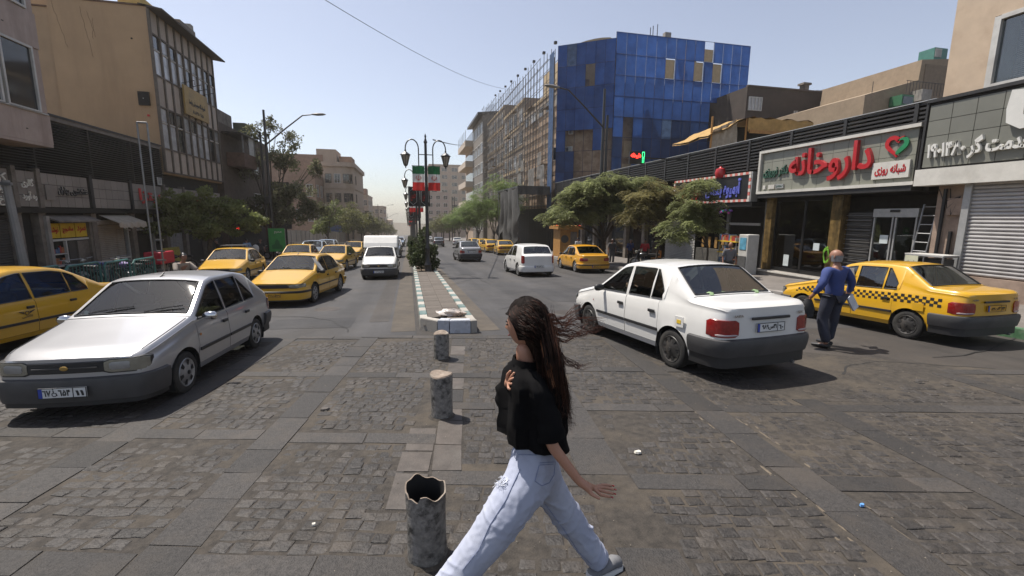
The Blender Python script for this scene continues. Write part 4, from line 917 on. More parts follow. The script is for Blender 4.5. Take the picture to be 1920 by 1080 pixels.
# big partial letter at the picture edge
pts = [(-8.95, 5.45), (-9.0, 5.0), (-8.98, 4.72), (-8.8, 4.6), (-8.5, 4.62), (-8.2, 4.75)]
ribbon(pts, [.36, .36, .36, .34, .32, .3], M_silv, 'big_letter', sb, 15.84, .12)
ribbon([(-8.55, 4.98), (-8.35, 5.12), (-8.1, 5.1)], [.3, .34, .3], M_silv, 'big_letter', sb, 15.84, .12)
z = 0.44
while z < 3.07:
    b = MB(); p = 0.108
    b.prism([(16.1, 3.0, z), (16.06, 3.0, z + p * .2), (16.05, 3.0, z + p * .5), (16.06, 3.0, z + p * .8), (16.1, 3.0, z + p)], (0, 6.8, 0)); b.obj('slat', M_sh2, sb, world=True); z += p
wbox(sb, 'plinth', M_pink, 16.0, 3.0, -1.0, 16.4, 9.8, 0.42); wbox(sb, 'shutter_lock', M_redl, 16.03, 7.55, .75, 16.06, 7.62, .9)
# ---- juice shop sign and the dark shop fronts under the trees
js = building('juice_shop', 'juice shop with red bordered dark signboard and blue script behind acacia trees', 'shop', (16.4, 21, G(21)))
wbox(js, 'board', M_black, 15.95, 18.5, 2.90, 16.2, 24.8, 4.15)
cb = mat('red_white_border', (0.55, 0.16, 0.13), rough=.5); cw = mat('border_white', (0.6, 0.55, 0.5), rough=.5)
n = 34
for k in range(n):
    y = 18.45 + k * (6.3 / n)
    for zz in (2.84, 4.12): wbox(js, 'border_block', cb if k % 2 else cw, 15.90, y, zz, 15.96, y + 6.3 / n - .01, zz + .12)
for k in range(7):
    for yy in (18.45, 24.65): wbox(js, 'border_block', cb if k % 2 else cw, 15.90, yy, 2.97 + k * .164, 15.955, yy + .13, 3.12 + k * .164)
lettering('آبمیوه بستنی', (15.94, 20.4, 3.52), *LU, width=2.6, height=0.95, m=mat('blue_letters', (0.12, 0.14, 0.5), rough=.4), parent=js, depth=0.05, bold=.03, name='blue_letters')
lettering('ترشی لواشک', (15.94, 23.2, 3.4), *LU, width=1.8, height=0.7, m=M_redl, parent=js, depth=0.05, bold=.03, name='red_letters')
b = MB(); b.lathe([(0, -.28), (.2, -.22), (.27, 0), (.22, .2), (.08, .26), (.05, .34), (0, .3)], 14, (15.86, 20.6, 4.35)); b.obj('red_fruit', M_redl, js, world=True, smooth=50)
wbox(js, 'side_return', M_alu, 15.92, 18.38, 2.84, 16.3, 18.44, 4.24)
wbox(js, 'soffit', M_black, 15.95, 18.3, 2.6, 17.6, 26, 2.82); wbox(js, 'window_rail', M_alu, 16.4, 18.2, 1.7, 16.46, 20.3, 1.82); wbox(js, 'post', M_metal, 16.4, 20.3, -1, 16.5, 20.5, 2.6)
wbox(js, 'counter', mat('counter_panel', (0.09, 0.085, 0.075), rough=.5, var=.3), 16.4, 20.6, -1.2, 16.6, 22.9, .35)
for k in range(4): wbox(js, 'menu_strip', mat('menu_amber', (0.3, 0.17, 0.05), rough=.6, var=.4, scale=12), 16.58, 20.8 + k * .55, .4, 16.62, 21.0 + k * .55, 1.0)
t = thing('coloured_lights', 'cluster of violet and turquoise plastic flowers hanging under juice sign', 'decoration', (16.1, 20.6, 2.3))
for k in range(14):
    b = MB(); b.obox((16.1 + rs.uniform(-.1, .1), 19.9 + k * .11, 2.42 + rs.uniform(-.12, .12)), (.1, .1, .1), Matrix.Rotation(k, 3, 'X')); b.obj('flower', (mat('violet', (.3, .1, .6), rough=.5), mat('turquoise', (.05, .4, .45), rough=.5), mat('pink', (.6, .1, .4), rough=.5))[k % 3], t, world=True, bevel=.02)
corrugated(rt, 'shutter', mat('shutter_white', (0.36, 0.35, 0.33), rough=.5, var=.1, stain=(.2, .19, .17), stain_amt=.4), 'X', 16.6, 23.3, 26.4, -1.0, 2.5, 0.1, 0.03, -1)
for y, w in ((27.5, 1.6), (30, 1.9), (33, 2), (36, 2), (39, 2), (42, 2)):
    wbox(rt, 'shop_window', M_pane, 16.9, y, G(y) + .5, 17.0, y + w, G(y) + 2.9); wbox(rt, 'post', M_pier, 16.6, y + w + .1, -2.5, 16.9, y + w + .5, 4.2)
wbox(rt, 'awning_rail', M_black, 15.6, 26.5, 2.5, 17.6, 47.9, 2.9)
# display racks and fridge outside the juice shop
t = thing('display_rack', 'shop rack with yellow shelves of snack packets near the gold column', 'rack', (15.3, 18.6, -.6))
b = MB()
for yy in (18.2, 19.4):
    for xx in (15.2, 15.7): b.tube([(xx, yy, -.65), (xx, yy, 1.25)], .02, n=6)
b.obj('frame', M_metal, t, world=True)
for zz in (-.2, .35, .9):
    wbox(t, 'shelf', M_yel, 15.15, 18.15, zz, 15.75, 19.45, zz + .05)
    gb = MB()
    y = 18.2
    while y < 19.35: w = rs.uniform(.07, .15); gb.box(15.22, y, zz + .051, 15.6, y + w * .9, zz + rs.uniform(.2, .38), m=rs.randrange(5)); y += w
    tag(gb.obj('packets', SM, t, world=True), None, None, kind='stuff')
t = thing('drinks_fridge', 'white drinks fridge with blue picture by the gold column', 'fridge', (15.4, 17.6, -.6)); wbox(t, 'body', M_wframe, 15.2, 17.45, -.7, 15.8, 18.05, 1.3, bevel=.03); wbox(t, 'picture', mat('fridge_picture', (.12, .35, .5), rough=.3, var=.3), 15.18, 17.55, .6, 15.2, 17.95, 1.15); wbox(t, 'lower_door', M_metal, 15.17, 17.5, -.6, 15.2, 18.0, .3)
t = thing('water_bottles', 'row of blue topped plastic bottles under the snack rack', 'bottles', (14.9, 18.8, -.7))
for k in range(6): b = MB(); b.lathe([(0, -.7), (.1, -.7), (.1, -.3), (.04, -.2), (.04, -.12), (0, -.12)], 10, (14.95, 18.2 + k * .24, 0)); b.obj('bottle', mat('bottle_blue', (.03, .08, .3), rough=.2), t, world=True, smooth=40)
# kiosk on the pavement
kx, ky = 13.2, 36.0
t = thing('kiosk', 'orange brown wooden street kiosk with round emblem under right trees', 'kiosk', (kx, ky, G(ky)))
M_or = mat('orange_wood', (0.33, 0.16, 0.035), rough=.6, var=.25, scale=4)
z = G(ky) + .15
wbox(t, 'body', M_or, 12.3, 35.2, z, 13.9, 37, z + 2.3); wbox(t, 'roof', M_or, 12.0, 34.9, z + 2.3, 14.2, 37.3, z + 2.5, extra=[(12.1, 34.95, z + 2.5, 14.1, 37.2, z + 2.6)]); wbox(t, 'door', M_pier, 13.2, 35.15, z + .1, 13.75, 35.2, z + 2.1)
b = MB(); b.lathe([(0, 0), (.33, 0), (.33, .03), (0, .03)], 20, (12.7, 35.17, z + 1.5), axis='Y'); b.obj('emblem', M_shutd, t, world=True)
t = thing('led_sign', 'small black shop sign with a glowing red oval beyond the kiosk', 'sign', (15.6, 46, 1.2)); wbox(t, 'board', M_black, 15.0, 46, .4, 16.4, 46.1, 1.6); b = MB(); b.lathe([(.0, 0), (.26, 0), (.26, .03), (0, .03)], 16, (0, 0, 0), axis='Y'); o = b.obj('oval', M_led, t); o.location = (0.1, -.04, -.2); o.scale = (1.6, 1, .6)
x_, z_ = aY(1195, 295, 24)
t = thing('led_sign', 'black screen with red and green glowing script above the acacias', 'sign', (x_, 24, z_)); wbox(t, 'screen', M_black, x_ - .48, 24, z_ - .36, x_ + .48, 24.1, z_ + .33)
lettering('داروخانه', (x_ - .1, 23.99, z_ + .08), (1, 0, 0), (0, 0, 1), width=.62, height=.3, m=M_led, parent=t, depth=.01, bold=.03, name='red_letters')
b = MB(); X_ = x_ + .3
for q in (((0, .3), (.13, .3)), ((.13, .3), (.13, .02)), ((.13, .02), (0, .02)), ((0, .02), (0, .3)), ((0, -.04), (.13, -.04)), ((.02, -.04), (.02, -.3)), ((.11, -.04), (.11, -.3))):
    b.tube([(X_ + q[0][0], 23.98, z_ + q[0][1]), (X_ + q[1][0], 23.98, z_ + q[1][1])], .013, n=4)
b.obj('green_outline', M_ledg, t, world=True); wbox(t, 'arm', M_black, x_ + .48, 24.02, z_ - .05, 16.0, 24.08, z_ + .02)

# ---- roof shelter with tarpaulin
t = thing('roof_shelter', 'makeshift wooden roof shelter with an ochre tarpaulin and hanging white sheet', 'shelter', (20, 27, 5.4))
M_tarp = mat('ochre_tarp', (0.36, 0.22, 0.07), rough=.85, var=.25, scale=3, bump=.4)
xa, za = aY(1300, 262, 27); xb, zb = aY(1372, 228, 27); xc, zc = aY(1490, 236, 27)
b = MB(); rows = []
for i in range(9):
    f = i / 8; x = xa + (xb - xa) * f; z = za + (zb - za) * f; rows.append([(x, 25.5 + j * 1.0, z + .08 * math.sin(i * 1.3 + j * 2)) for j in range(5)])
for i in range(1, 13):
    f = i / 12; x = xb + (xc - xb) * f; z = zb + (zc - zb) * f; rows.append([(x, 25.5 + j * 1.0, z + .07 * math.sin(i * 1.9 + j)) for j in range(5)])
rows2 = [[(p[0], p[1], p[2] - .12) for p in r_] for r_ in rows]
b.grid(rows); b.grid(rows2, flip=True); b.obj('tarpaulin', M_tarp, t, world=True, smooth=60)
b = MB(); rows = [[(xb + (xc - xb) * i / 16, 25.45 + .04 * math.sin(i * 2.1), zb + (zc - zb) * i / 16 - .05 - j * .28 - .05 * math.sin(i * 1.7)) for j in range(4)] for i in range(17)]; b.grid(rows); b.obj('tarp_skirt', M_tarp, t, world=True, smooth=60)
xs0, _ = aY(1330, 260, 26); xs1, _ = aY(1375, 250, 26)
b = MB(); rows = [[(xs0 + (xs1 - xs0) * i / 14, 25.7 + .1 * math.sin(i * 1.5 + .5 * j), za + .4 + (zb - za - .5) * i / 14 - j * .27) for j in range(7)] for i in range(15)]; b.grid(rows); b.obj('white_sheet', M_canvas, t, world=True, smooth=60)
for x in (xa + .3, xb, (xb + xc) / 2, xc - .2): b = MB(); b.tube([(x, 25.6, 5.4), (x, 25.6, zb - .1)], .06, n=6); b.obj('post', M_or, t, world=True)
wbox(t, 'back', M_dark, xb, 27.5, 5.4, xc, 27.6, zb - .2); wbox(t, 'fascia_board', M_or, xb + .1, 25.38, zb - 1.0, xc, 25.44, zb - .8)

# ---- brown building and others behind
M_dbrown = mat('dark_brown_brick', (0.055, 0.042, 0.035), rough=.9, var=.2, scale=1.2)
bb_ = building('brown_building', 'long dark brown building with white framed windows behind the right shops', 'building', (42, 41, 0))
x0, z = aY(1402, 160, 40); x1, z2 = aY(1700, 188, 40)
wbox(bb_, 'wall', M_dbrown, x0, 40, -4, x1 + 14, 52, z - .1); wbox(bb_, 'parapet', mat('parapet_edge', (.09, .07, .06), rough=.9), x0, 39.9, z - .1, x1 + 14, 40.2, z + .05)
for px, py, w, h in ((1415, 195, 1.55, 1.3), (1549, 204, 1.75, 1.3)):
    x, zz = aY(px, py, 40); put_window(bb_, (x, 39.99, zz), 0, w, h, fr=.08, div=4, dep=.12, mp=M_curt)
x, zz = aY(1490, 222, 40); put_window(bb_, (x, 39.99, zz), 0, .6, 1.6, fr=.06, div=2, mp=M_curt, mf=M_pier)
for px, py in ((1606, 205), (1626, 208), (1657, 205)):
    x, zz = aY(px, py, 40); put_window(bb_, (x, 39.99, zz), 0, .75, 1.6, fr=.07, mf=mat('green_frame', (.03, .12, .06), rough=.5), div=2, mp=mat('green_glass', (.05, .16, .08), rough=.15), tr=.7)
t = thing('roof_cooler', 'squat chimney and grey cooler boxes on the brown building roof', 'cooler', (40, 41, 15)); x, zz = aY(1513, 160, 41); wbox(t, 'chimney', M_pier, x - .3, 41, z - .1, x + .3, 41.6, z + .9, extra=[(x - .5, 40.9, z + .9, x + .5, 41.7, z + 1.1)]); x, zz = aY(1552, 165, 41); wbox(t, 'cooler_box', M_conc, x - 1.4, 41, z - .1, x + 1.4, 42, z + .45, extra=[(x - .5, 41, z + .45, x + .8, 42, z + .6)])
ob = building('stepped_building', 'brown beige stepped building with roof railing beyond the travertine corner', 'building', (36, 30, 0))
M_ochr = mat('ochre_brick', (0.27, 0.205, 0.14), rough=.9, var=.12, scale=3, stain=(.2, .15, .1), stain_amt=.5)
YO = 30
x0, z0 = aY(1622, 178, YO); x1, z1 = aY(1722, 150, YO); x2, z2 = aY(1732, 112, YO)
b = MB(); b.prism([(x0, YO, -2), (x0, YO, z0), (x1, YO, z1), (x1 + .1, YO, z2), (x1 + 9, YO, z2 + .9), (x1 + 9, YO, -2)], (0, 9, 0)); b.obj('wall', M_ochr, ob, world=True)
wbox(ob, 'recess', mat('ochre_brick_shaded', (0.2, 0.15, 0.105), rough=.9, var=.15), x1 + .5, YO - .06, z1 - 2.5, x1 + 6, YO - .005, z2 - .3)  # flat panel in darkened wall brick; the recess shade is in its colour
for k in range(15): b = MB(); xx = x1 - 1.9 + k * .32; b.tube([(xx, YO - .6, z1 - 1.3), (xx, YO - .6, z1 - .35)], .018, n=5); b.obj('rail_bar', M_black, ob, world=True)
b = MB(); b.tube([(x1 - 2, YO - .6, z1 - .35), (x1 + 2.7, YO - .6, z1 - .35)], .025, n=5); b.obj('rail', M_black, ob, world=True)
xw, zw = aY(1703, 180, YO - 1); wbox(ob, 'green_bay', mat('bay_green', (.03, .13, .06), rough=.5), xw - .6, YO - 1, zw - .7, xw + .6, YO - .05, zw + .1); wbox(ob, 'bay_panes', M_pane, xw - .5, YO - 1.03, zw - .6, xw + .5, YO - 1.0, zw - .05)
xw, zw = aY(1738, 176, YO - 1); wbox(ob, 'cooler', M_conc, xw - .5, YO - 1, zw - .5, xw + .5, YO - .1, zw + .35)
t = thing('air_cooler', 'green and white air cooler on the stepped building roof', 'cooler', (x2 + 1, YO, z2)); xw, zw = aY(1765, 105, YO); wbox(t, 'case', mat('cooler_green', (.05, .17, .14), rough=.5), xw - .5, YO + .2, z2 + .15, xw + .9, YO + 1.4, zw + .7)
for k in range(6): wbox(t, 'louvre', M_wframe, xw - .45 + k * .12, YO + .14, z2 + .4, xw - .40 + k * .12, YO + .195, zw + .6)
t = thing('roof_antenna', 'thin roof aerial standing left of the stepped brown building', 'antenna', (36, YO + 1, z0)); xw, zw = aY(1636, 165, YO + 1); b = MB(); b.tube([(xw, YO + 1, z0 - 1), (xw, YO + 1, zw + .5)], .025, n=5); b.obj('mast', M_black, t, world=True)

# ---- blue netted building
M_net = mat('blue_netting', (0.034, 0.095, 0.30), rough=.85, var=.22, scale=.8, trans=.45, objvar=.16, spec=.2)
M_net2 = mat('dark_blue_netting', (0.020, 0.052, 0.15), rough=.75, var=.3, scale=.6, trans=.4, objvar=.4, spec=.2)  # same netting for the lower panels, with their shade put into the colour
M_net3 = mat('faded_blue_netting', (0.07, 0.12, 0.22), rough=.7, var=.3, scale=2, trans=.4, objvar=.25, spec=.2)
M_core = mat('bare_brick_core', (0.24, 0.165, 0.11), rough=.95, var=.25, scale=1.6, stain=(.33, .27, .2), stain_amt=.6)
M_sandc = mat('sandy_concrete', (0.42, 0.32, 0.2), rough=.95, var=.12)
bl = building('netted_building', 'corner building wrapped in blue construction netting panels', 'building', (22, 46, G(46)))
b = MB(); b.prism([(16.7, 49, -4), (21.2, 45.8, -4), (36.4, 45.8, -4), (36.4, 64, -4), (16.7, 64, -4)], (0, 0, 18.5)); b.obj('core', M_core, bl, world=True)
b = MB(); b.prism([(17.5, 50, 14.5), (22.2, 47, 14.5), (22.2, 58, 14.5), (17.5, 58, 14.5)], (0, 0, 5.4)); b.obj('roof_drum', M_sandc, bl, world=True)
b = MB(); pts = []
for k in range(8):
    f = k / 7; pts.append((17.3 + 5.0 * f, 50.2 - 3.4 * f, 19.95 + (0.4 + 0.75 * math.sin(f * 2.4)) * (1 if 0 < f < 1 else .5)))
b.prism([(17.3, 50.2, 19.7)] + pts + [(22.3, 46.8, 19.7)], (1.2, 1.8, 0)); b.obj('rubble_rim', M_sandc, bl, world=True)
b = MB(); b.box(30.4, 46.5, 14.4, 31.6, 48, 20.9); b.obj('stair_head', M_sandc, bl, world=True)
def netface(p0, p1, nc, zs, skip, dark):
    ux, uy = (p1[0] - p0[0]) / nc, (p1[1] - p0[1]) / nc; L_ = math.hypot(ux, uy); nx, ny = uy / L_, -ux / L_
    for r_ in range(len(zs) - 1):
        for k in range(nc):
            if (r_, k) in skip: continue
            g = .012; j = [rs.uniform(-.06, .06) for _ in range(4)]
            a = (p0[0] + ux * (k + g), p0[1] + uy * (k + g)); c = (p0[0] + ux * (k + 1 - g), p0[1] + uy * (k + 1 - g)); z0, z1 = zs[r_] + .015, zs[r_ + 1] - .015
            b = MB(); rows = []
            for q in range(4):
                z = z0 + (z1 - z0) * q / 3; row_ = []
                for w in range(4):
                    f = w / 3; o = .05 * math.sin(f * 3.14) * math.sin(q / 3 * 3.14) * rs.uniform(-1, 1.5); row_.append((a[0] + (c[0] - a[0]) * f + nx * o, a[1] + (c[1] - a[1]) * f + ny * o, z))
                rows.append(row_)
            b.grid(rows, flip=True)
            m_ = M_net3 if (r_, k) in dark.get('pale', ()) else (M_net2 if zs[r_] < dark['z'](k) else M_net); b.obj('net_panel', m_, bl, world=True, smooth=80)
    fr = MB()
    for z in zs: fr.tube([(p0[0] - nx * .03, p0[1] - ny * .03, z), (p1[0] - nx * .03, p1[1] - ny * .03, z)], .022, n=5)
    for k in range(nc + 1): x, y = p0[0] + ux * k, p0[1] + uy * k; fr.tube([(x - nx * .04, y - ny * .04, zs[0]), (x - nx * .04, y - ny * .04, zs[-1])], .022, n=5)
    tag(fr.obj('frame_poles', mat('blue_black_pole', (.012, .018, .05), rough=.9, spec=.1), bl, world=True), None, None, kind='stuff')
zs1 = [-1.8 + 2.17 * k for k in range(11)]
sk1 = {(5, 1), (5, 2), (5, 3), (5, 5), (4, 2), (4, 3), (4, 4), (4, 5), (3, 2), (3, 3), (3, 4), (3, 5), (2, 1), (2, 2), (2, 0), (8, 3)}
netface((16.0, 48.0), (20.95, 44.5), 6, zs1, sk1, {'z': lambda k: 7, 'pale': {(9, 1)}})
zs2 = [-1.8] + [0.2 + 2.03 * k for k in range(11)]
sk2 = {(9, 5), (9, 8), (9, 10), (10, 9), (6, 1), (5, 1), (4, 1), (7, 10), (6, 10), (5, 13)}
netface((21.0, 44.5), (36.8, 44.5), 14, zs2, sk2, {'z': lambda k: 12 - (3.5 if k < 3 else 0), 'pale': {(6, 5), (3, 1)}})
for (px, py, w, h) in ((1095, 225, 2.6, 1.6), (1062, 285, 2.2, 1.4), (1075, 245, .5, .5)):
    Y_ = 46.6; x, z = aY(px, py, 47.0); put_window(bl, (x, 46.9 - (x - 19) * .62, z), R(-35), w, h, div=3, mp=M_pane)
for x, z, m_ in ((23.5, 9.3, M_sandc), (23.4, 6.9, M_sandc), (32.6, 13.5, M_sandc), (36.0, 9.3, M_or)):
    b = MB(); b.box(x - .55, 45.7, z - .9, x + .55, 45.79, z + .9); b.obj('bare_panel', m_, bl, world=True)
for r_, k in ((9, 5), (9, 8), (9, 10), (10, 9)): x = 21 + (k + .5) * 1.1286; z = zs2[r_ ] ; wbox(bl, 'bare_panel', M_sandc, x - .56, 44.62, z + .1, x + .56, 44.7, z + (1.95 if r_ < 10 else 1.3))
for k, x in enumerate((25.2, 25.5, 26.0)): b = MB(); b.tube([(x, 45.4, 20.3), (x, 45.4, 21.6 + .2 * k)], .04, n=5); b.obj('roof_mast', M_black, bl, world=True)
wbox(bl, 'roof_box', M_conc, 27.0, 45.5, 20.5, 27.7, 46, 21.4)

# ---- scaffolded facade along the street
sf = building('scaffolded_building', 'long bare building behind steel scaffolding along the right side', 'building', (17, 70, G(70)))
M_bare = mat('bare_facade', (0.25, 0.20, 0.155), rough=.95, var=.25, scale=.8, stain=(.12, .1, .085), stain_amt=.6)
for y0, y1, zt in ((48.5, 66, 17.0), (66.01, 80, 19.2), (80.01, 97, 21.4)):
    wbox(sf, 'wall', M_bare, 17.0, y0, -6, 30, y1, zt)
    nb2 = int((y1 - y0) / 3.0)
    for r_ in range(5):
        for k in range(nb2): put_window(sf, (16.99, y0 + (k + .5) * (y1 - y0) / nb2, zt - 2.2 - r_ * 3.25), FACE['-X'], 2.0, 1.9, fr=.1, mp=M_pane if (r_ + k) % 3 else M_curt, div=3)
    for r_ in range(6): wbox(sf, 'floor_band', M_sandc, 16.9, y0, zt - .5 - r_ * 3.25, 16.998, y1 - .02, zt - .1 - r_ * 3.25)
scf = thing('scaffolding', 'tall grid of grey scaffolding poles covering the bare right facade', 'scaffolding', (15.9, 72, G(72)))
def ztop(y): return 19.9 + (y - 48) * (24.3 - 19.9) / 49.0
M_pole = mat('scaffold_steel', (0.09, 0.08, 0.072), rough=.6, metal=.3, var=.3, scale=3)
y = 48.2; ys_ = []
while y < 97.2: ys_.append(y); y += 1.4
for xx in (15.75, 16.6):
    for i, y in enumerate(ys_): b = MB(); b.tube([(xx + rs.uniform(-.04, .04), y, G(y) + (0 if xx < 16 else 5.5)), (xx + rs.uniform(-.04, .04), y + rs.uniform(-.05, .05), ztop(y) + rs.uniform(-.4, .3))], .036, n=5, cap=False); b.obj('upright', M_pole, scf, world=True)
for k in range(18):
    for xx in (15.7, 16.65):
        z = 3.6 + k * 1.2 if k else 3.4
        ye = 97.0
        yst = 48.0
        if z > 19.9: yst = 48 + (z - 19.9) * 49 / 4.4
        if yst > 95: continue
        b = MB(); b.tube([(xx, yst, z), (xx, ye, z + rs.uniform(-.1, .1))], .034, n=5, cap=False); b.obj('ledger', M_pole, scf, world=True)
for k in range(14):
    y = 48.5 + k * 3.4; z = rs.uniform(4, 14); b = MB(); b.tube([(15.66, y, z), (15.66, y + 3.4, z + 5)], .03, n=5, cap=False); b.obj('brace', M_pole, scf, world=True)
for k in range(26):
    y = rs.choice(ys_[:-1]); z = 3.6 + rs.randrange(0, 10) * 1.55; b = MB(); b.box(15.8, y + .05, z + .04, 16.5, y + 1.7, z + .09); b.obj('plank', M_ochr, scf, world=True)
for k in range(9): y = ys_[k * 3]; b = MB(); b.obox((15.75, y, ztop(y) + .35), (.3, .3, .25)); b.obj('floodlight', M_black, scf, world=True)
M_veil = mat('pale_dust_net', (0.33, 0.33, 0.32), rough=.9, var=.3, scale=2, trans=.4, alpha=.55)
for k in range(16):
    y = rs.choice(ys_[:12]); z = rs.choice((3.5, 5.1, 6.6, 8.2)); b = MB(); b.grid([[(15.63 + .05 * rs.uniform(-1, 1), y + 1.7 * i / 3, z + 1.5 * j / 3) for j in range(4)] for i in range(4)]); b.obj('dust_net', M_veil, scf, world=True)
b = MB(); b.grid([[(15.62, 48.1 + 1.6 * i / 3, 2 + 17.5 * j / 10) for j in range(11)] for i in range(4)]); b.obj('pale_net', M_net3, scf, world=True)
# covered walkway with hanging dark tarpaulin
t = thing('covered_walkway', 'scaffold canopy over the pavement hung with dark grey tarpaulin', 'canopy', (14, 54, G(54)))
wbox(t, 'deck', M_black, 11.9, 48.6, 5.2, 15.6, 60, 5.4)
for y in (48.8, 52.5, 56, 59.8): b = MB(); b.tube([(12.0, y, G(y)), (12.0, y, 5.2)], .06, n=6); b.obj('post', M_metal, t, world=True)
M_dt = mat('dark_grey_tarp', (0.045, 0.044, 0.041), rough=.8, var=.3, scale=1.5)
b = MB(); b.grid([[(11.85 + (.10 + .035 * j) * math.sin(i * .8 + .25 * j + 2 * noise.noise((i * .2, j * .2, 0))), 48.5 + i * .3 + .15 * math.sin(j * .7 + i), 5.4 - j * (.5 + .07 * math.sin(i * .5)) - .35 * abs(math.sin(i * .27))) for j in range(13 if True else 9)] for i in range(34)]); b.obj('tarpaulin', M_dt, t, world=True, smooth=70)
b = MB(); b.grid([[(11.9 + i * .28, 48.45 + .12 * math.sin(i * 1.4), 5.35 - j * .45) for j in range(3)] for i in range(14)]); b.obj('tarpaulin', M_dt, t, world=True, smooth=70)
wbox(t, 'dark_store', M_dark, 15.7, 48.6, -3, 16.9, 66, 3.0)
# ---- farther buildings on the right
dk = building('dark_roofed_building', 'grey building with an overhanging dark roof beyond the scaffolding', 'building', (18, 105, G(105)))
wbox(dk, 'wall', mat('grey_far_wall', (.17, .15, .13), rough=.9, var=.15), 16.2, 98, -7, 30, 114, 23.4); b = MB(); b.prism([(15.0, 97.6, 23.3), (31, 97.6, 25.0), (31, 97.6, 25.5), (15.0, 97.6, 23.8)], (0, 17.5, 0)); b.obj('roof', M_black, dk, world=True)
for r_ in range(6):
    for k in range(4): put_window(dk, (16.19, 100 + k * 4, 21 - r_ * 4.2), FACE['-X'], 2.8, 2.4, fr=.14, div=3)
bc = building('balcony_block', 'apartment block with four pale projecting balconies far right of street', 'building', (17, 122, G(122)))
wbox(bc, 'wall', M_cream, 16.4, 114.2, -8, 30, 130, 21.8)
M_balc = mat('pale_balcony', (.46, .38, .30), rough=.8, var=.08)
for r_ in range(4):
    z = 20.4 - r_ * 4.9
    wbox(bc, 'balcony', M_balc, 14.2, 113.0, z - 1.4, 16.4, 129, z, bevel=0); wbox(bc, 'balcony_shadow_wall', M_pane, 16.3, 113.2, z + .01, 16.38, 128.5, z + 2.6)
for k in range(6): b = MB(); y = 113.2 + k * 3; b.tube([(14.3, y, 20.4), (14.3, y, 22.8)], .06, n=5); b.obj('roof_post', M_metal, bc, world=True)
t, x0, x1, z = far_block('tower_block', 'tall tan apartment tower with rows of windows closing right side of street', 804, 880, 309, 250, 30, M_cream, 9, 4, side='-X')
far_block('tower_block', 'lower pinkish block in front of the tan tower, behind street lamps', 800, 842, 362, 205, 20, mat('pink_render', (.38, .29, .24), rough=.9, var=.1), 5, 3, side='-X')
# ------------------------------------------------------------------ trees and shrubs
def leaf_mat(name, col, trans=0.55, var=.35):
    return mat(name, col, rough=.55, var=var, scale=1.1, trans=trans, facevar=True, objvar=.35, spec=.3)
M_leafA = leaf_mat('acacia_leaf', (0.185, 0.205, 0.085)); M_leafB = leaf_mat('dry_acacia_leaf', (0.17, 0.15, 0.06)); M_leafC = leaf_mat('street_tree_leaf', (0.165, 0.19, 0.068))
M_leafD = leaf_mat('dark_tree_leaf', (0.12, 0.125, 0.068)); M_leafE = leaf_mat('fresh_leaf', (0.13, 0.19, 0.05)); M_leafF = leaf_mat('shrub_leaf', (0.055, 0.075, 0.025), .25)
M_leafG = leaf_mat('far_tree_leaf', (0.12, 0.125, 0.045))
M_bark = mat('bark', (0.07, 0.055, 0.042), rough=.95, var=.3, scale=9, bump=.8)
def unit(rr):
    z = rr.uniform(-1, 1); a = rr.uniform(0, 6.283); s_ = math.sqrt(1 - z * z); return Vector((s_ * math.cos(a), s_ * math.sin(a), z))
def leaf(b, p, d, n, l, w, tint):
    s_ = d.cross(n)
    if s_.length < 1e-4: return
    s_.normalize(); b.add([p, p + d * l * .5 + s_ * w, p + d * l, p + d * l * .5 - s_ * w], [(0, 1, 2, 3)], 0, tint)
def crown_mesh(seed, clumps, n, kind, size):
    """clumps: (x, y, z, rx, ry, rz); kind 'leaf' or 'spray' (feathery drooping fronds)"""
    rr = random.Random(seed); b = MB(); vols = [c[3] * c[4] * c[5] for c in clumps]; tot = sum(v ** .75 for v in vols)
    for c, v in zip(clumps, vols):
        k = int(n * v ** .75 / tot); ct = Vector(c[:3])
        subs = [(unit(rr) * rr.uniform(.25, .95), rr.uniform(.2, .42), rr.uniform(.1, .9)) for _ in range(max(5, int(9 + 5 * v ** .33)))]
        for _ in range(k):
            sd, sr, st = rr.choice(subs); q = sd + unit(rr) * sr * rr.uniform(.3, 1) ** .5
            p = ct + Vector((q.x * c[3], q.y * c[4], q.z * c[5])); tint = min(1, max(0, st + rr.uniform(-.25, .25)))
            if kind == 'leaf':
                d = (unit(rr) + Vector((0, 0, -.2))).normalized(); leaf(b, p, d, unit(rr), size * rr.uniform(.7, 1.3), size * .3, tint)
            else:
                out = Vector((q.x, q.y, .1)) + unit(rr) * .6; out.z = abs(out.z) * .4; out.normalize(); L_ = size * rr.uniform(.7, 1.3); m_ = 6
                for i in range(m_):
                    f = (i + .5) / m_; pp = p + out * (L_ * f) + Vector((0, 0, -.55 * L_ * f * f)); dirv = (out + Vector((0, 0, -1.1 * f))).normalized(); sd_ = dirv.cross(Vector((0, 0, 1))); sd_.normalize()
                    for sg in (-1, 1):
                        dd = (sd_ * sg + dirv * .55 + unit(rr) * .25 + Vector((0, 0, -.15))).normalized(); leaf(b, pp, dd, (Vector((0, 0, 1)) + unit(rr) * .5), L_ * .30, L_ * .055, tint)
    return b
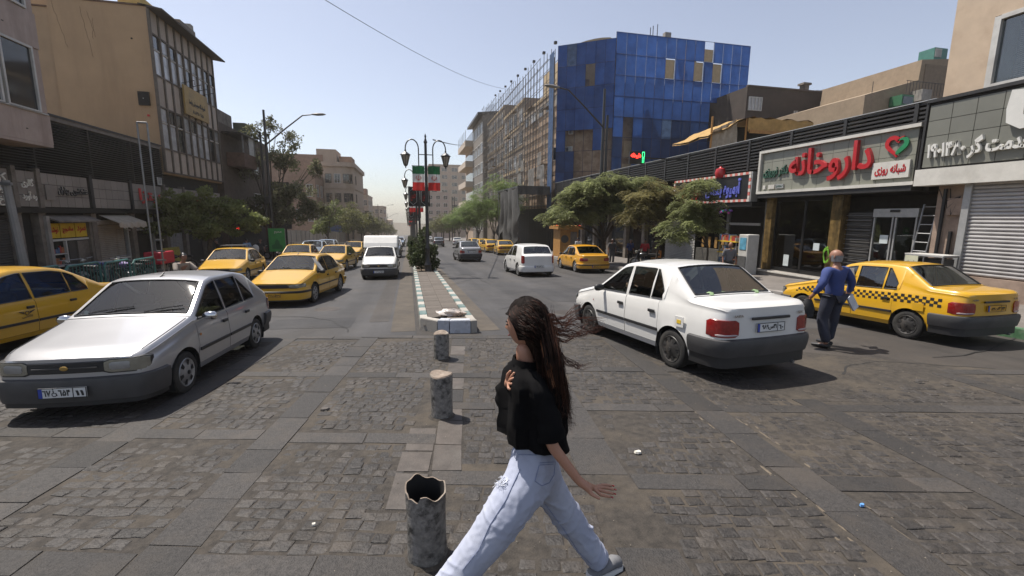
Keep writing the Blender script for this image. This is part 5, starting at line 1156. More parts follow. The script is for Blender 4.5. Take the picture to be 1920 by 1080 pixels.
def trunk_mesh(seed, base, tips, r0, fork, lean=(0, 0)):
    rr = random.Random(seed); b = MB(); base = Vector(base); fk = base + Vector((lean[0], lean[1], fork))
    pts = [base + (fk - base) * f + Vector((math.sin(f * 5 + seed) * .05, math.cos(f * 4 + seed) * .05, 0)) for f in (0, .25, .5, .75, 1)]
    b.tube(pts, [r0 * 1.25, r0, r0 * .9, r0 * .85, r0 * .8], n=9)
    for t in tips:
        t = Vector(t); m_ = fk + (t - fk) * .5 + Vector((rr.uniform(-.2, .2), rr.uniform(-.2, .2), rr.uniform(.05, .3))); q = fk + (t - fk) * .25 + Vector((0, 0, .1))
        b.tube([fk - Vector((0, 0, .05)), q, m_, t], [r0 * .6, r0 * .45, r0 * .3, r0 * .1], n=6)
        for _ in range(4):
            e = t + unit(rr) * .7; b.tube([m_ + (t - m_) * rr.uniform(0, .6), (m_ + e) / 2 + Vector((0, 0, .1)), e], [r0 * .2, r0 * .12, r0 * .04], n=4)
    return b
def tree(name, label, x, y, seed, clumps, n, kind, size, lm, r0=.12, fork=1.6, lean=(0, 0), group=None, base=None):
    z = G(y) + .12; t = thing(name, label, 'tree', (x, y, z), group=group)
    tips = [(c[0], c[1], c[2] + .1 * c[5]) for c in clumps]
    trunk_mesh(seed, (0, 0, -.2), tips, r0, fork, lean).obj('trunk', M_bark, t, smooth=60)
    crown_mesh(seed, clumps, n, kind, size).obj('crown', lm, t, tints=True); return t
# near right acacias. offsets from the trunk foot; ground there about -0.9
tree('acacia_tree', 'large spreading feathery acacia crown in front of the blue netted building', 12.2, 26.5, 3,
     [(-2.3, -.5, 3.6, 1.7, 1.6, .9), (-.9, 0, 4.7, 1.9, 1.8, 1.0), (1.1, -.4, 5.0, 1.8, 1.7, .95), (-.5, -.8, 3.7, 1.8, 1.6, .9), (1.6, -.3, 4.0, 1.8, 1.6, 1.0), (2.9, 0, 5.0, 1.5, 1.4, .7), (-3.2, .2, 3.0, 1.1, 1.3, .6)], 7600, 'spray', .52, M_leafA, .13, 1.7)
tree('acacia_tree', 'half dry drooping acacia in front of the juice shop shutter', 12.5, 20.6, 4,
     [(-.9, 0, 3.9, 1.2, 1.1, .7), (.5, .1, 4.1, 1.25, 1.1, .65), (0, -.2, 3.3, 1.3, 1.0, .7), (-1.2, -.2, 3.0, .9, .9, .8), (1.2, 0, 3.3, .8, .9, .6)], 2300, 'spray', .42, M_leafB, .06, 1.7)
tree('acacia_tree', 'small slanting acacia leaning across the juice shop signboard', 13.2, 17.6, 5,
     [(-.6, 0, 3.9, .75, .8, .55), (-.9, 0, 3.0, .9, .8, .55), (-1.2, -.1, 2.3, 1.0, .8, .5), (-.1, .1, 2.9, .7, .7, .5), (-1.9, -.1, 1.9, .7, .7, .35), (-.2, 0, 2.3, .6, .7, .5)], 1900, 'spray', .40, M_leafA, .05, 1.6)
for i, (x, y, s_, lm, lab) in enumerate(((11.8, 62, 1.95, M_leafE, 'full bright green tree just left of the dark tarpaulin canopy'), (11.9, 77, 1.75, M_leafE, 'bright green tree second beyond the tarpaulin canopy'),
                                   (11.8, 92, 1.7, M_leafE, 'bright green tree third beyond the tarpaulin canopy'), (11.9, 108, 1.7, M_leafE, 'green tree fourth beyond the tarpaulin canopy, near balcony block'))):
    tree('street_tree', lab, x, y, 20 + i, [(-.9 * s_, 0, 3.2 * s_, 1.5 * s_, 1.5 * s_, 1.1 * s_), (.5 * s_, .3, 4.3 * s_, 1.4 * s_, 1.4 * s_, 1.0 * s_), (1.0 * s_, -.3, 3.0 * s_, 1.4 * s_, 1.4 * s_, 1.0 * s_), (-.3 * s_, -.5, 2.5 * s_, 1.5 * s_, 1.3 * s_, .8 * s_)], 2600, 'spray', .6, lm, .14, 1.9, group='bright green trees along the right pavement')
# left trees
tree('street_tree', 'broad light green tree in front of the left shops and tan building', -10.6, 27.5, 7,
     [(-1.9, 0, 2.7, 1.4, 1.5, .9), (-.3, -.2, 3.4, 1.6, 1.6, 1.1), (1.1, 0, 3.2, 1.3, 1.4, .9), (-1.2, -.4, 3.5, 1.1, 1.2, .7), (.4, -.4, 2.3, 1.6, 1.3, .7), (2.0, .1, 2.6, .9, 1.1, .7)], 11500, 'leaf', .17, M_leafC, .15, 1.8)
tree('street_tree', 'tall dark sparse tree with leaning trunk behind the left lamp post', -10.2, 41, 8,
     [(-.8, 0, 4.6, 1.9, 1.8, 1.4), (1.2, 0, 5.2, 1.9, 1.8, 1.5), (-2.2, .3, 7.4, 1.5, 1.6, 1.3), (.2, 0, 8.0, 1.6, 1.6, 1.2), (1.0, 0, 9.6, .9, 1.0, .9), (-2.0, 0, 10.2, .8, .9, 1.0), (2.6, 0, 7.4, .9, 1.0, .9), (2.6, 0, 4.2, 1.4, 1.4, 1.1), (-.6, 0, 10.6, .9, 1.0, 1.0), (.8, -.3, 3.4, 2.2, 1.7, .9), (-3.0, 0, 3.2, 1.6, 1.5, 1.3)], 12500, 'leaf', .20, M_leafD, .2, 2.4, lean=(-.9, 0))
tree('street_tree', 'small leafy tree against the hoarding panels, left of white van', -9.6, 58, 9, [(0, 0, 3.6, 1.6, 1.6, 1.5), (.9, 0, 5.0, 1.1, 1.2, 1.1), (-.9, .2, 2.7, 1.2, 1.3, .9)], 2500, 'leaf', .24, M_leafC, .14, 1.8)
tree('street_tree', 'dark round tree behind the hoarding near the billboard', -14.8, 53, 10, [(0, 0, 5.0, 2.0, 2.0, 1.6), (1.4, 0, 4.0, 1.5, 1.6, 1.3)], 2500, 'leaf', .24, M_leafD, .16, 2)
ORD = 'first second third fourth fifth sixth seventh eighth ninth tenth eleventh twelfth thirteenth fourteenth fifteenth sixteenth seventeenth eighteenth nineteenth twentieth twenty-first twenty-second twenty-third twenty-fourth twenty-fifth twenty-sixth twenty-seventh twenty-eighth'.split()
pk = [(-10.5, 84), (-10.8, 94), (-10.4, 106), (-10.7, 118), (-10.2, 132), (-10.6, 148), (-10.3, 166), (-10.5, 186), (-10.4, 210), (-10.2, 240), (-10.3, 280), (-10.4, 330)]
base_t = None
for i, (x, y) in enumerate(pk):
    lab = 'yellow green tree, first in the far row along the left pavement'
    if base_t is None:
        base_t = tree('row_tree', lab, x, y, 31, [(0, 0, 5.2, 2.6, 2.4, 2.0), (1.7, .5, 4.2, 2.1, 2.0, 1.5), (-1.8, -.4, 4.4, 2.1, 2.0, 1.6), (.3, -1, 3.2, 2.3, 2.0, 1.2)], 3000, 'leaf', .36, M_leafG, .2, 2.4, group='far trees of the left pavement')
    else:
        c_ = copy_tree(base_t); c_['label'] = 'yellow green tree, %s in the far row along the left pavement' % ORD[i]; c_.location = (x, y, G(y)); c_.rotation_euler = (0, 0, i * 1.9); c_.scale = [1 + .12 * math.sin(i * 2.2)] * 3
for i, (x, y) in enumerate([(11.2, 126), (10.6, 140), (11.2, 156), (9.8, 170), (11.5, 190), (10.8, 212), (11.5, 240), (11, 290)]):
    c_ = copy_tree(base_t); c_.location = (x, y, G(y)); c_.rotation_euler = (0, 0, i * 1.3 + .5); c_.scale = [1.12 + .12 * math.sin(i * 3.2)] * 3
    c_['label'] = 'yellow green tree, %s in the far right row below the tan tower' % ORD[i]; c_['group'] = 'far trees of the right pavement'
# planting in the median
def shrub(label, x, y, seed, w, h, n, size, lm, name='shrub'):
    t = thing(name, label, 'shrub', (x, y, G(y) + .2), group='shrubs planted in the median strip')
    crown_mesh(seed, [(0, 0, h * .42, w, w * 1.1, h * .42), (w * .2, .2, h * .75, w * .6, w * .7, h * .27), (-w * .3, -.2, h * .3, w * .8, w * .8, h * .28)], n, 'leaf', size).obj('foliage', lm, t, tints=True)
    b = MB(); rr = random.Random(seed)
    for k in range(7): b.tube([(0, 0, 0), (rr.uniform(-.15, .15) * w, rr.uniform(-.2, .2), h * .5), (rr.uniform(-.5, .5) * w, rr.uniform(-.5, .5), h * .95)], [.02, .014, .005], n=5)
    b.obj('stem', M_bark, t); return t
shrub('dark leafy shrub in median just left of the nearest lamp post', .58, 22.6, 51, .5, 1.75, 3000, .11, M_leafF)
shrub('dark shrub at the foot of the nearest double lamp, right side', 1.15, 22.9, 52, .52, 1.25, 2200, .11, M_leafF)
shrub('low dark shrub directly behind the nearest lamp post', .85, 24.4, 53, .75, 1.35, 2600, .12, M_leafF)
shrub('taller shrub rising above the median hedge beyond the first lamp', .8, 27.2, 54, .8, 2.3, 3000, .13, M_leafF)
shrub('yellow green shrub low along the left median kerb', .45, 29.5, 55, .6, 1.1, 1800, .12, M_leafG)
sh = shrub('rounded median shrub, first in the planting row behind the second lantern post', .75, 33, 56, .75, 1.5, 2200, .14, M_leafF, 'row_shrub')
sh['group'] = 'far row of median shrubs'
for i in range(26):
    y = 35 + i * 2.6 + i * i * .06; c_ = copy_tree(sh); c_['label'] = 'rounded median shrub, %s in the planting row behind the second lantern post' % ORD[i + 1]; c_.location = (.75 + .12 * math.sin(i * 2.7), y, G(y) + .2); c_.rotation_euler = (0, 0, i * 2.1); c_.scale = (1, 1.3, .75 + .25 * math.sin(i * 1.7) ** 2)
    if i % 3 == 1:
        for ch in c_.children:
            if ch.name.startswith('foliage'): pass

# ------------------------------------------------------------------ lamps, flags, banners
M_iron = mat('black_iron', (0.014, 0.014, 0.015), rough=.4, var=.2, scale=8, spec=.6)
M_lglass = mat('lantern_glass', (0.30, 0.27, 0.22), rough=.25, var=.2, scale=6)
def arc(cx, cz, r, a0, a1, n=10): return [(cx + r * math.cos(a0 + (a1 - a0) * k / n), 0, cz + r * math.sin(a0 + (a1 - a0) * k / n)) for k in range(n + 1)]
def lantern_lamp(label, x, y):
    t = thing('lantern_post', label, 'street lamp', (x, y, G(y)), group='double lantern posts in the median')
    b = MB(); b.lathe([(0, 0), (.22, 0), (.22, .12), (.16, .2), (.15, .5), (.19, .55), (.12, .7), (.10, 1.3), (.13, 1.35), (.085, 1.5), (.075, 3.2), (.06, 6.2), (.055, 6.25), (.09, 6.32), (.06, 6.4), (.03, 6.5), (.05, 6.58), (0, 6.72)], 12); b.obj('pole', M_iron, t, smooth=40)
    for s_ in (-1, 1):
        b = MB(); pts = [(s_ * .33, 0, 4.75), (s_ * .33, 0, 6.0)] + [(s_ * (.33 + .30 - .30 * math.cos(a)), 0, 6.0 + .42 * math.sin(a)) for a in [k * math.pi / 10 for k in range(1, 10)]] + [(s_ * .93, 0, 6.02), (s_ * .93, 0, 5.98)]
        b.tube(pts, .028, n=7); b.lathe([(0, -.18), (.035, -.1), (.05, 0), (.03, .08), (0, .1)], 8, (s_ * .33, 0, 4.72))
        for z in (5.1, 5.75): b.tube([(0, 0, z), (s_ * .33, 0, z)], .022, n=6)
        b.obj('arm', M_iron, t, smooth=50)
        l = MB(); l.lathe([(0, .30), (.04, .22), (.04, .15), (.14, .08), (.245, 0.0), (.24, -.02), (.20, -.03)], 8, (s_ * .93, 0, 5.72)); l.lathe([(.09, -.46), (.08, -.50), (.025, -.53), (.025, -.59), (0, -.62)], 8, (s_ * .93, 0, 5.72))
        for k in range(8): a = k * math.pi / 4; l.tube([(s_ * .93 + .20 * math.cos(a), .20 * math.sin(a), 5.69), (s_ * .93 + .09 * math.cos(a), .09 * math.sin(a), 5.26)], .011, n=4)
        lo = l.obj('lantern', M_iron, t); g = MB(); g.lathe([(.188, -.04), (.08, -.455)], 8, (s_ * .93, 0, 5.72)); g.obj('glass', M_lglass, lo)
    return t
M_fg = mat('flag_green', (.02, .13, .05), rough=.8, var=.1, trans=.35); M_fw = mat('flag_white', (.62, .62, .60), rough=.8, var=.05, trans=.35); M_fr = mat('flag_red', (.50, .035, .03), rough=.8, var=.1, trans=.35)
M_bk = mat('banner_black', (.02, .018, .018), rough=.8, var=.2, trans=.1)
def cloth(xs, z0, z1, y, ph):
    n = 8; P = []
    for i in range(n + 1):
        x = xs[0] + (xs[1] - xs[0]) * i / n; P.append([(x, y + .035 * math.sin(i * 1.1 + ph) * (1 + j * .15), z0 + (z1 - z0) * j / 4) for j in range(5)])
    return P
def flag_pair(x, y, first):
    z = G(y)
    for s_, side in ((-1, 'left'), (1, 'right')):
        o = thing('flag', 'green white and red flag hung on the %s of %s' % (side, first), 'flag', (x + s_ * .36, y, z + 4.1), group='flags on the median lamp posts')
        xs = (x + s_ * .36 - .28, x + s_ * .36 + .28)
        for nm, m_, a, c in (('green_band', M_fg, 4.84, 5.2), ('white_band', M_fw, 4.46, 4.84), ('red_band', M_fr, 4.08, 4.46)):
            b = MB(); b.grid(cloth(xs, z + a, z + c, y - .08, s_)); b.obj(nm, m_, o, world=True, smooth=80)
        lettering('☫', (x + s_ * .36, y - .14, z + 4.65), (1, 0, 0), (0, 0, 1), height=.26, m=M_fr, parent=o, depth=.004, bold=.0, name='emblem')
        b = MB(); b.tube([(x, y - .02, z + 5.22), (x + s_ * .66, y - .05, z + 5.22)], .012, n=5); b.obj('rod', M_iron, o, world=True)
def banner_pair(x, y, first):
    z = G(y)
    for s_, side in ((-1, 'left'), (1, 'right')):
        o = thing('banner', 'black banner with red script in a pale frame, %s of %s' % (side, first), 'banner', (x + s_ * .4, y, z + 4.0), group='black banners on the median lamp posts')
        xs = (x + s_ * .40 - .33, x + s_ * .40 + .33); b = MB(); b.grid(cloth(xs, z + 3.95, z + 5.25, y - .08, s_)); b.obj('cloth', M_bk, o, world=True, smooth=80)
        lettering('حسین', (x + s_ * .4, y - .15, z + 4.6), (1, 0, 0), (0, 0, 1), width=.34, height=.62, m=M_fr, parent=o, depth=.004, name='script')
        f = MB(); c = x + s_ * .4; q = [(c - .24, z + 4.25), (c - .24, z + 4.95), (c, z + 5.15), (c + .24, z + 4.95), (c + .24, z + 4.25), (c, z + 4.05), (c - .24, z + 4.25)]
        f.tube([(a, y - .15, d) for a, d in q], .012, n=4); f.obj('frame_print', M_fw, o, world=True)
        b = MB(); b.tube([(x, y - .02, z + 5.27), (x + s_ * .75, y - .05, z + 5.27)], .012, n=5); b.obj('rod', M_iron, o, world=True)
lp = lantern_lamp('nearest black double lantern post at the head of the median planting', .89, 21.95)
ys = [32.0, 43.0, 55.0, 67, 79, 91, 103, 116, 130, 146, 164, 185]
ords = ORD[1:14]
for i, y in enumerate(ys):
    c_ = copy_tree(lp); c_.location = (.78, y, G(y)); c_['label'] = 'black double lantern post, %s from the front of the median' % ords[i]
flag_pair(.89, 21.85, 'the nearest lantern post')
for i, y in enumerate(ys[:8]):
    nm = 'the %s lantern post' % ords[i]
    (banner_pair if i in (0, 2, 3, 5, 6) else flag_pair)(.78, y - .1, nm)
# tall roadside lamps
def road_lamp(label, x, y, h, reach, zarm, pole2):
    t = thing('road_lamp', label, 'street lamp', (x, y, G(y)))
    b = MB(); b.tube([(0, 0, 0), (0, 0, h * .5), (-.0, 0, h)], [.13, .11, .075], n=10); b.obj('pole', M_iron, t, smooth=40)
    b = MB(); s_ = 1 if reach > 0 else -1; e = h - .15
    b.tube([(0, -.06, zarm), (reach * .45, -.06, zarm + (e - zarm) * .55), (reach * .8, -.06, e - .1), (reach, -.06, e)], [.06, .05, .045, .04], n=8); b.obj('arm', M_iron, t, smooth=50)
    b = MB(); P = []
    for f, w, hh in ((0, .05, .05), (.15, .10, .07), (.4, .15, .10), (.8, .14, .08), (1, .03, .03)):
        xx = reach + s_ * f * .95; P.append([(xx, -.06 + w * math.cos(a), e + .02 + .05 * f + hh * math.sin(a)) for a in [k * 6.283 / 10 for k in range(10)]])
    b.grid(P, cv=True); b.obj('lamp_head', mat('lamp_head_grey', (.2, .19, .18), rough=.5), t, smooth=50)
    b = MB(); b.tube([(pole2, .05, 0), (pole2, .05, h * .86)], [.1, .08], n=9); b.tube([(0, 0, h * .72), (pole2, .05, h * .72)], .03, n=5); b.tube([(0, 0, h * .4), (pole2, .05, h * .4)], .05, n=5); b.obj('second_pole', M_iron, t, smooth=40)
    b = MB(); b.obox((pole2 * .5, -.14, h * .42), (.35, .2, .5)); b.obj('junction_box', M_iron, t, bevel=.02)
    return t
road_lamp('tall black road lamp with long arm on the left pavement', -9.8, 36.2, 10.8, 3.2, 8.4, -.35)
road_lamp('tall black road lamp with arm reaching left before the blue netting', 12.0, 26.8, 10.9, -2.95, 8.6, .28)
t = thing('pole_pair', 'pair of thin grey conduit poles joined at the top before left shops', 'pole', (-9.9, 20.4, G(20.4)))
for x in (-9.95, -9.62): b = MB(); b.tube([(x, 20.4, G(20.4)), (x, 20.4, 5.45)], .035, n=8); b.obj('pole', M_metal, t, world=True)
b = MB(); b.tube([(-9.95, 20.4, 5.45), (-9.62, 20.4, 5.45)], .035, n=8); b.obj('top_bar', M_metal, t, world=True)
for z in (1.0, .55, .2): b = MB(); b.obox((-9.62, 20.3, z), (.3, .05, .06)); b.obj('clamp', M_metal, t, world=True)
t = thing('utility_pole', 'thick dark grey pole standing before the cafe sign at far left', 'pole', (-10.6, 15.3, G(15.3)))
b = MB(); b.tube([(-10.6, 15.3, G(15)), (-10.75, 15.3, 2.9)], [.11, .09], n=10); b.obj('shaft', M_shutg, t, world=True); b = MB(); b.obox((-10.7, 15.2, 2.8), (.3, .08, .08)); b.obj('bracket', M_metal, t, world=True)
# thin poles far right
t = thing('road_pole', 'pair of thin black poles among the far right trees', 'pole', (7.6, 96, G(96)))
for x in (7.3, 7.9): b = MB(); b.tube([(11.0 + x - 7, 118, G(118)), (11 + x - 7, 118, 7.0)], .12, n=6); b.obj('pole', M_iron, t, world=True)
road_lamp('small distant road lamp over the left tree row', -9.3, 150, 11.5, 4.0, 9.5, -.4)
road_lamp('most distant road lamp on the left, past the plain tan block', -9.3, 215, 11.5, 4.0, 9.5, -.4)
# overhead cable crossing the street
b = MB(); x0, z0 = aY(610, 0, 20); x1, z1 = aY(962, 168, 58)
b.tube([(x0 + (x1 - x0) * f, 20 + 38 * f, z0 + (z1 - z0) * f - 3.0 * f * (1 - f)) for f in [k / 24 for k in range(25)]], .013, n=5); tag(b.obj('overhead_cable', M_iron), 'thin black cable sagging across the sky above the street', 'cable')
b = MB(); x0, z0 = aY(812, 262, 22); x1, z1 = aY(872, 270, 112)
b.tube([(x0 + (x1 - x0) * f, 22 + 90 * f, z0 + (z1 - z0) * f - 1.0 * f * (1 - f)) for f in [k / 12 for k in range(13)]], .03, n=4); tag(b.obj('overhead_cable', M_iron), 'short thin cable from the nearest lantern to the balcony block', 'cable')
# ------------------------------------------------------------------ bollards
M_bol = mat('worn_black_white_paint', (0.20, 0.188, 0.172), rough=.6, var=.45, scale=18, bump=.8, bscale=34, stain=(0.014, 0.013, 0.012), stain_amt=.95, stain_scale=15, detail=9)
M_rust = mat('rusty_top', (0.2, 0.155, 0.12), rough=.8, var=.4, scale=7, bump=.5, stain=(.4, .36, .3), stain_amt=.6, stain_scale=6)
def bollard(label, x, y, r, h, open_top, seed):
    rr = random.Random(seed); t = thing('bollard', label, 'bollard', (x, y, G(y)), group='worn steel tube bollards'); n = 40; b = MB()
    def top(a): return h + (.012 * math.sin(a * 3 + 1) + .009 * math.sin(a * 7) + .02 * math.sin(a - 1.0) + (-.035 if 3.5 < a < 4.3 else 0) if open_top else .012 * math.sin(2 * a + seed))
    def rad(a, f): return r * (1 + .035 * math.sin(2 * a + seed) + .02 * math.sin(5 * a + 3 * f + seed) + (.03 * math.sin(f * 5 + seed)))
    P = [[(rad(a, f) * math.cos(a), rad(a, f) * math.sin(a), -.03 + (top(a) + .03) * f) for a in [k * 6.283185 / n for k in range(n)]] for f in [j / 9 for j in range(10)]]
    b.grid(P, cv=True, flip=True)
    if open_top:
        Q = [[(p[0] * .93, p[1] * .93, p[2]) for p in r_] for r_ in P]; b.grid([P[-1], Q[-1]], cv=True, flip=True, m=1); b.grid(Q, cv=True, m=2)
    b.obj('tube', [M_bol, M_rust, M_dark], t, smooth=60)
    if not open_top:
        b = MB(); b.grid([P[-1], [(p[0] * .93, p[1] * .93, p[2] + .014) for p in P[-1]], [(p[0] * .5, p[1] * .5, p[2] + .01) for p in P[-1]], [(p[0] * .01, p[1] * .01, h + .012) for p in P[-1]]], cv=True, flip=True); b.obj('cap', M_rust, t, smooth=60)
    for k in range(0):
        a = rr.uniform(0, 6.28); b = MB(); b.obox((r * 1.02 * math.cos(a), r * 1.02 * math.sin(a), h * rr.uniform(.4, .8)), (.06, .1, .16), a); b.obj('weld_lump', M_bol, t, bevel=.02)
    # dirt collar at the foot
    b = MB(); b.lathe([(r * 1.02, .035), (r * 1.25, .012), (r * 1.7, -.01)], 24); b.obj('dirt_collar', M_fill, t, smooth=60)
bollard('broken hollow bollard with a jagged open top, nearest the camera', .06, 2.55, .118, .49, True, 2)
bollard('middle bollard with a rusty closed top', .31, 4.72, .120, .50, False, 3)
bollard('farthest short bollard just before the median nose', .47, 7.05, .128, .44, False, 5)
# plastic bag on the median
b = MB(); rr = random.Random(5); n = 22; P = []
for j in range(9):
    f = j / 8; row_ = []
    for k in range(n):
        a = k * 6.283 / n; r = (.20 + .05 * math.sin(a * 3 + j) + .04 * rr.uniform(-1, 1)) * math.sin(math.pi * min(1, .12 + f * .88)) ** .6; row_.append((r * 1.35 * math.cos(a) - .1 * f, r * .7 * math.sin(a), .17 * f + .025 * rr.uniform(-1, 1)))
    P.append(row_)
b.grid(P, cv=True, flip=True); o = b.obj('plastic_bag', mat('plastic_film', (.62, .57, .53), rough=.3, var=.15, scale=9, trans=.35, stain=(.4, .2, .1), stain_amt=.4, stain_scale=4), smooth=45, loc=(.93, 9.75, G(9.75) + .21)); tag(o, 'crumpled whitish plastic bag lying on the median pavers', 'plastic bag')
# ------------------------------------------------------------------ vehicles
def paint(name, col, metal=0.0, rough=.32, dirt=.25):
    return mat(name, col, rough=rough, var=.04, scale=1.5, metal=metal, coat=.7, stain=tuple(c * .62 + .05 for c in col), stain_amt=dirt, stain_scale=1.1, spec=.5)
P_white = paint('white_car_paint', (.66, .65, .62)); P_silver = paint('silver_car_paint', (.40, .40, .41), metal=.55, rough=.36); P_yellow = paint('taxi_yellow_paint', (.60, .33, .012)); P_yel2 = paint('deep_taxi_yellow_paint', (.58, .28, .010))
P_grey = paint('dark_grey_car_paint', (.09, .10, .12), metal=.3); P_blueg = paint('blue_grey_car_paint', (.22, .27, .33), metal=.4)
M_rub = mat('tyre_rubber', (.018, .017, .016), rough=.85, var=.3, scale=12, bump=.3, stain=(.06, .055, .045), stain_amt=.5)
M_bump = mat('grey_bumper_plastic', (.045, .044, .045), rough=.55, var=.2, scale=5, stain=(.09, .085, .08), stain_amt=.5)
M_trim = mat('black_trim', (.015, .015, .016), rough=.5, var=.2); M_rimm = mat('silver_wheel_cover', (.32, .32, .32), rough=.4, metal=.5, var=.15, scale=7, stain=(.1, .09, .08), stain_amt=.5); M_rimb = mat('black_steel_wheel', (.03, .028, .026), rough=.5, var=.3, stain=(.09, .075, .06), stain_amt=.6)
M_lens = mat('clear_lamp_lens', (.27, .265, .22), rough=.12, var=.2, scale=9, metal=.4, spec=.8, coat=.6); M_amber = mat('amber_lens', (.5, .18, .01), rough=.2, spec=.8); M_tail = mat('red_lamp_lens', (.23, .008, .008), rough=.15, var=.25, scale=20, spec=.8, coat=.5); M_rev = mat('pale_lamp_lens', (.4, .33, .33), rough=.2)
M_plate = mat('white_plate', (.62, .62, .60), rough=.4, var=.04); M_plateY = mat('yellow_plate', (.58, .30, .02), rough=.4, var=.06); M_plb = mat('plate_blue', (.02, .05, .3), rough=.4); M_chrome = mat('chrome', (.6, .6, .6), rough=.12, metal=1.0, var=.05)
G_car = glass('car_glass', (.30, .34, .33), .06); G_dark = glass('dark_car_glass', (.07, .08, .08), .05); G_ws = glass('windscreen_glass', (.72, .78, .76), .0)
M_seat = mat('seat_cloth', (.06, .058, .055), rough=.9, var=.2); M_dash = mat('dashboard_plastic', (.04, .04, .04), rough=.7); M_under = mat('underbody', (.012, .012, .012), rough=.9)

def smooth_interp(keys, s):
    # piecewise linear, lightly rounded
    def f(t):
        if t <= keys[0][0]: return keys[0][1]
        for (a, va), (b_, vb) in zip(keys, keys[1:]):
            if t <= b_: return va + (vb - va) * (t - a) / (b_ - a)
        return keys[-1][1]
    h = .035; return (f(s - h) + 2 * f(s) + f(s + h) + f(s - 2 * h) * .5 + f(s + 2 * h) * .5) / 5.0

SPEC = {
 'pride': dict(wb=2.345, rear=-.83, front=2.345 + .70, hw=.805, r=.275, bot=.20,
    top=[(-.83, .94), (-.78, 1.005), (-.30, 1.03), (.20, 1.395), (.55, 1.425), (1.15, 1.42), (1.38, 1.375), (2.02, .965), (2.10, .945), (2.90, .76), (3.045, .69)],
    crown=[(-.83, .01), (-.3, .02), (.25, .045), (1.3, .05), (2.0, .03), (3.045, .02)], belt=[(-.83, .90), (0, .93), (1.9, .885), (2.1, .86), (3.045, .65)],
    ws=(1.40, 1.99), rw=(-.27, .19), tum=.30, cornR=.22, bulge=(.10, .05), wins=[(.22, .50), (.54, 1.08), (1.16, 1.94)], wslope=(.10, .30), doors=[(.30, 1.12), (1.125, 2.02)], band=.058),
 'pride_lift': dict(wb=2.345, rear=-.86, front=2.345 + .70, hw=.805, r=.275, bot=.20,
    top=[(-.86, .88), (-.82, .93), (-.62, 1.0), (-.02, 1.36), (.35, 1.425), (1.15, 1.42), (1.38, 1.375), (2.02, .965), (2.10, .945), (2.90, .76), (3.045, .69)],
    crown=[(-.86, .01), (-.3, .03), (.25, .045), (1.3, .05), (2.0, .03), (3.045, .02)], belt=[(-.86, .86), (0, .91), (1.9, .875), (2.1, .86), (3.045, .65)],
    ws=(1.40, 1.99), rw=(-.6, -.05), tum=.30, cornR=.22, bulge=(.10, .05), wins=[(-.05, .38), (.43, 1.08), (1.14, 1.94)], wslope=(.16, .55), doors=[(.28, 1.10), (1.105, 2.02)], band=.058),
 'saloon': dict(wb=2.67, rear=-.90, front=2.67 + .84, hw=.845, r=.295, bot=.20,
    top=[(-.90, .88), (-.85, .94), (-.34, .98), (.45, 1.345), (.75, 1.40), (1.45, 1.405), (1.72, 1.36), (2.42, .945), (2.52, .92), (3.30, .735), (3.51, .66)],
    crown=[(-.9, .01), (-.3, .025), (.5, .04), (1.6, .05), (2.4, .035), (3.51, .02)], belt=[(-.9, .84), (0, .89), (2.3, .85), (2.5, .83), (3.51, .62)],
    ws=(1.75, 2.40), rw=(-.31, .40), tum=.34, cornR=.26, bulge=(.12, .06), wins=[(.06, .50), (.53, 1.30), (1.36, 2.33)], wslope=(.12, .30), doors=[(.42, 1.33), (1.335, 2.40)], band=.06),
 'hatch': dict(wb=2.589, rear=-.70, front=2.589 + .74, hw=.86, r=.31, bot=.20,
    top=[(-.70, .95), (-.66, 1.02), (-.55, 1.06), (-.28, 1.44), (.15, 1.50), (1.25, 1.51), (1.55, 1.46), (2.25, 1.02), (2.36, .99), (3.05, .84), (3.329, .72)],
    crown=[(-.7, .02), (-.3, .04), (1.5, .05), (2.3, .04), (3.329, .02)], belt=[(-.70, .92), (0, .97), (2.2, .92), (2.4, .90), (3.329, .68)],
    ws=(1.58, 2.22), rw=(-.53, -.31), tum=.30, cornR=.26, bulge=(.12, .10), wins=[(.42, 1.22), (1.30, 2.15)], wslope=(.05, .25), doors=[(.40, 1.26), (1.265, 2.25)], band=.065),
}
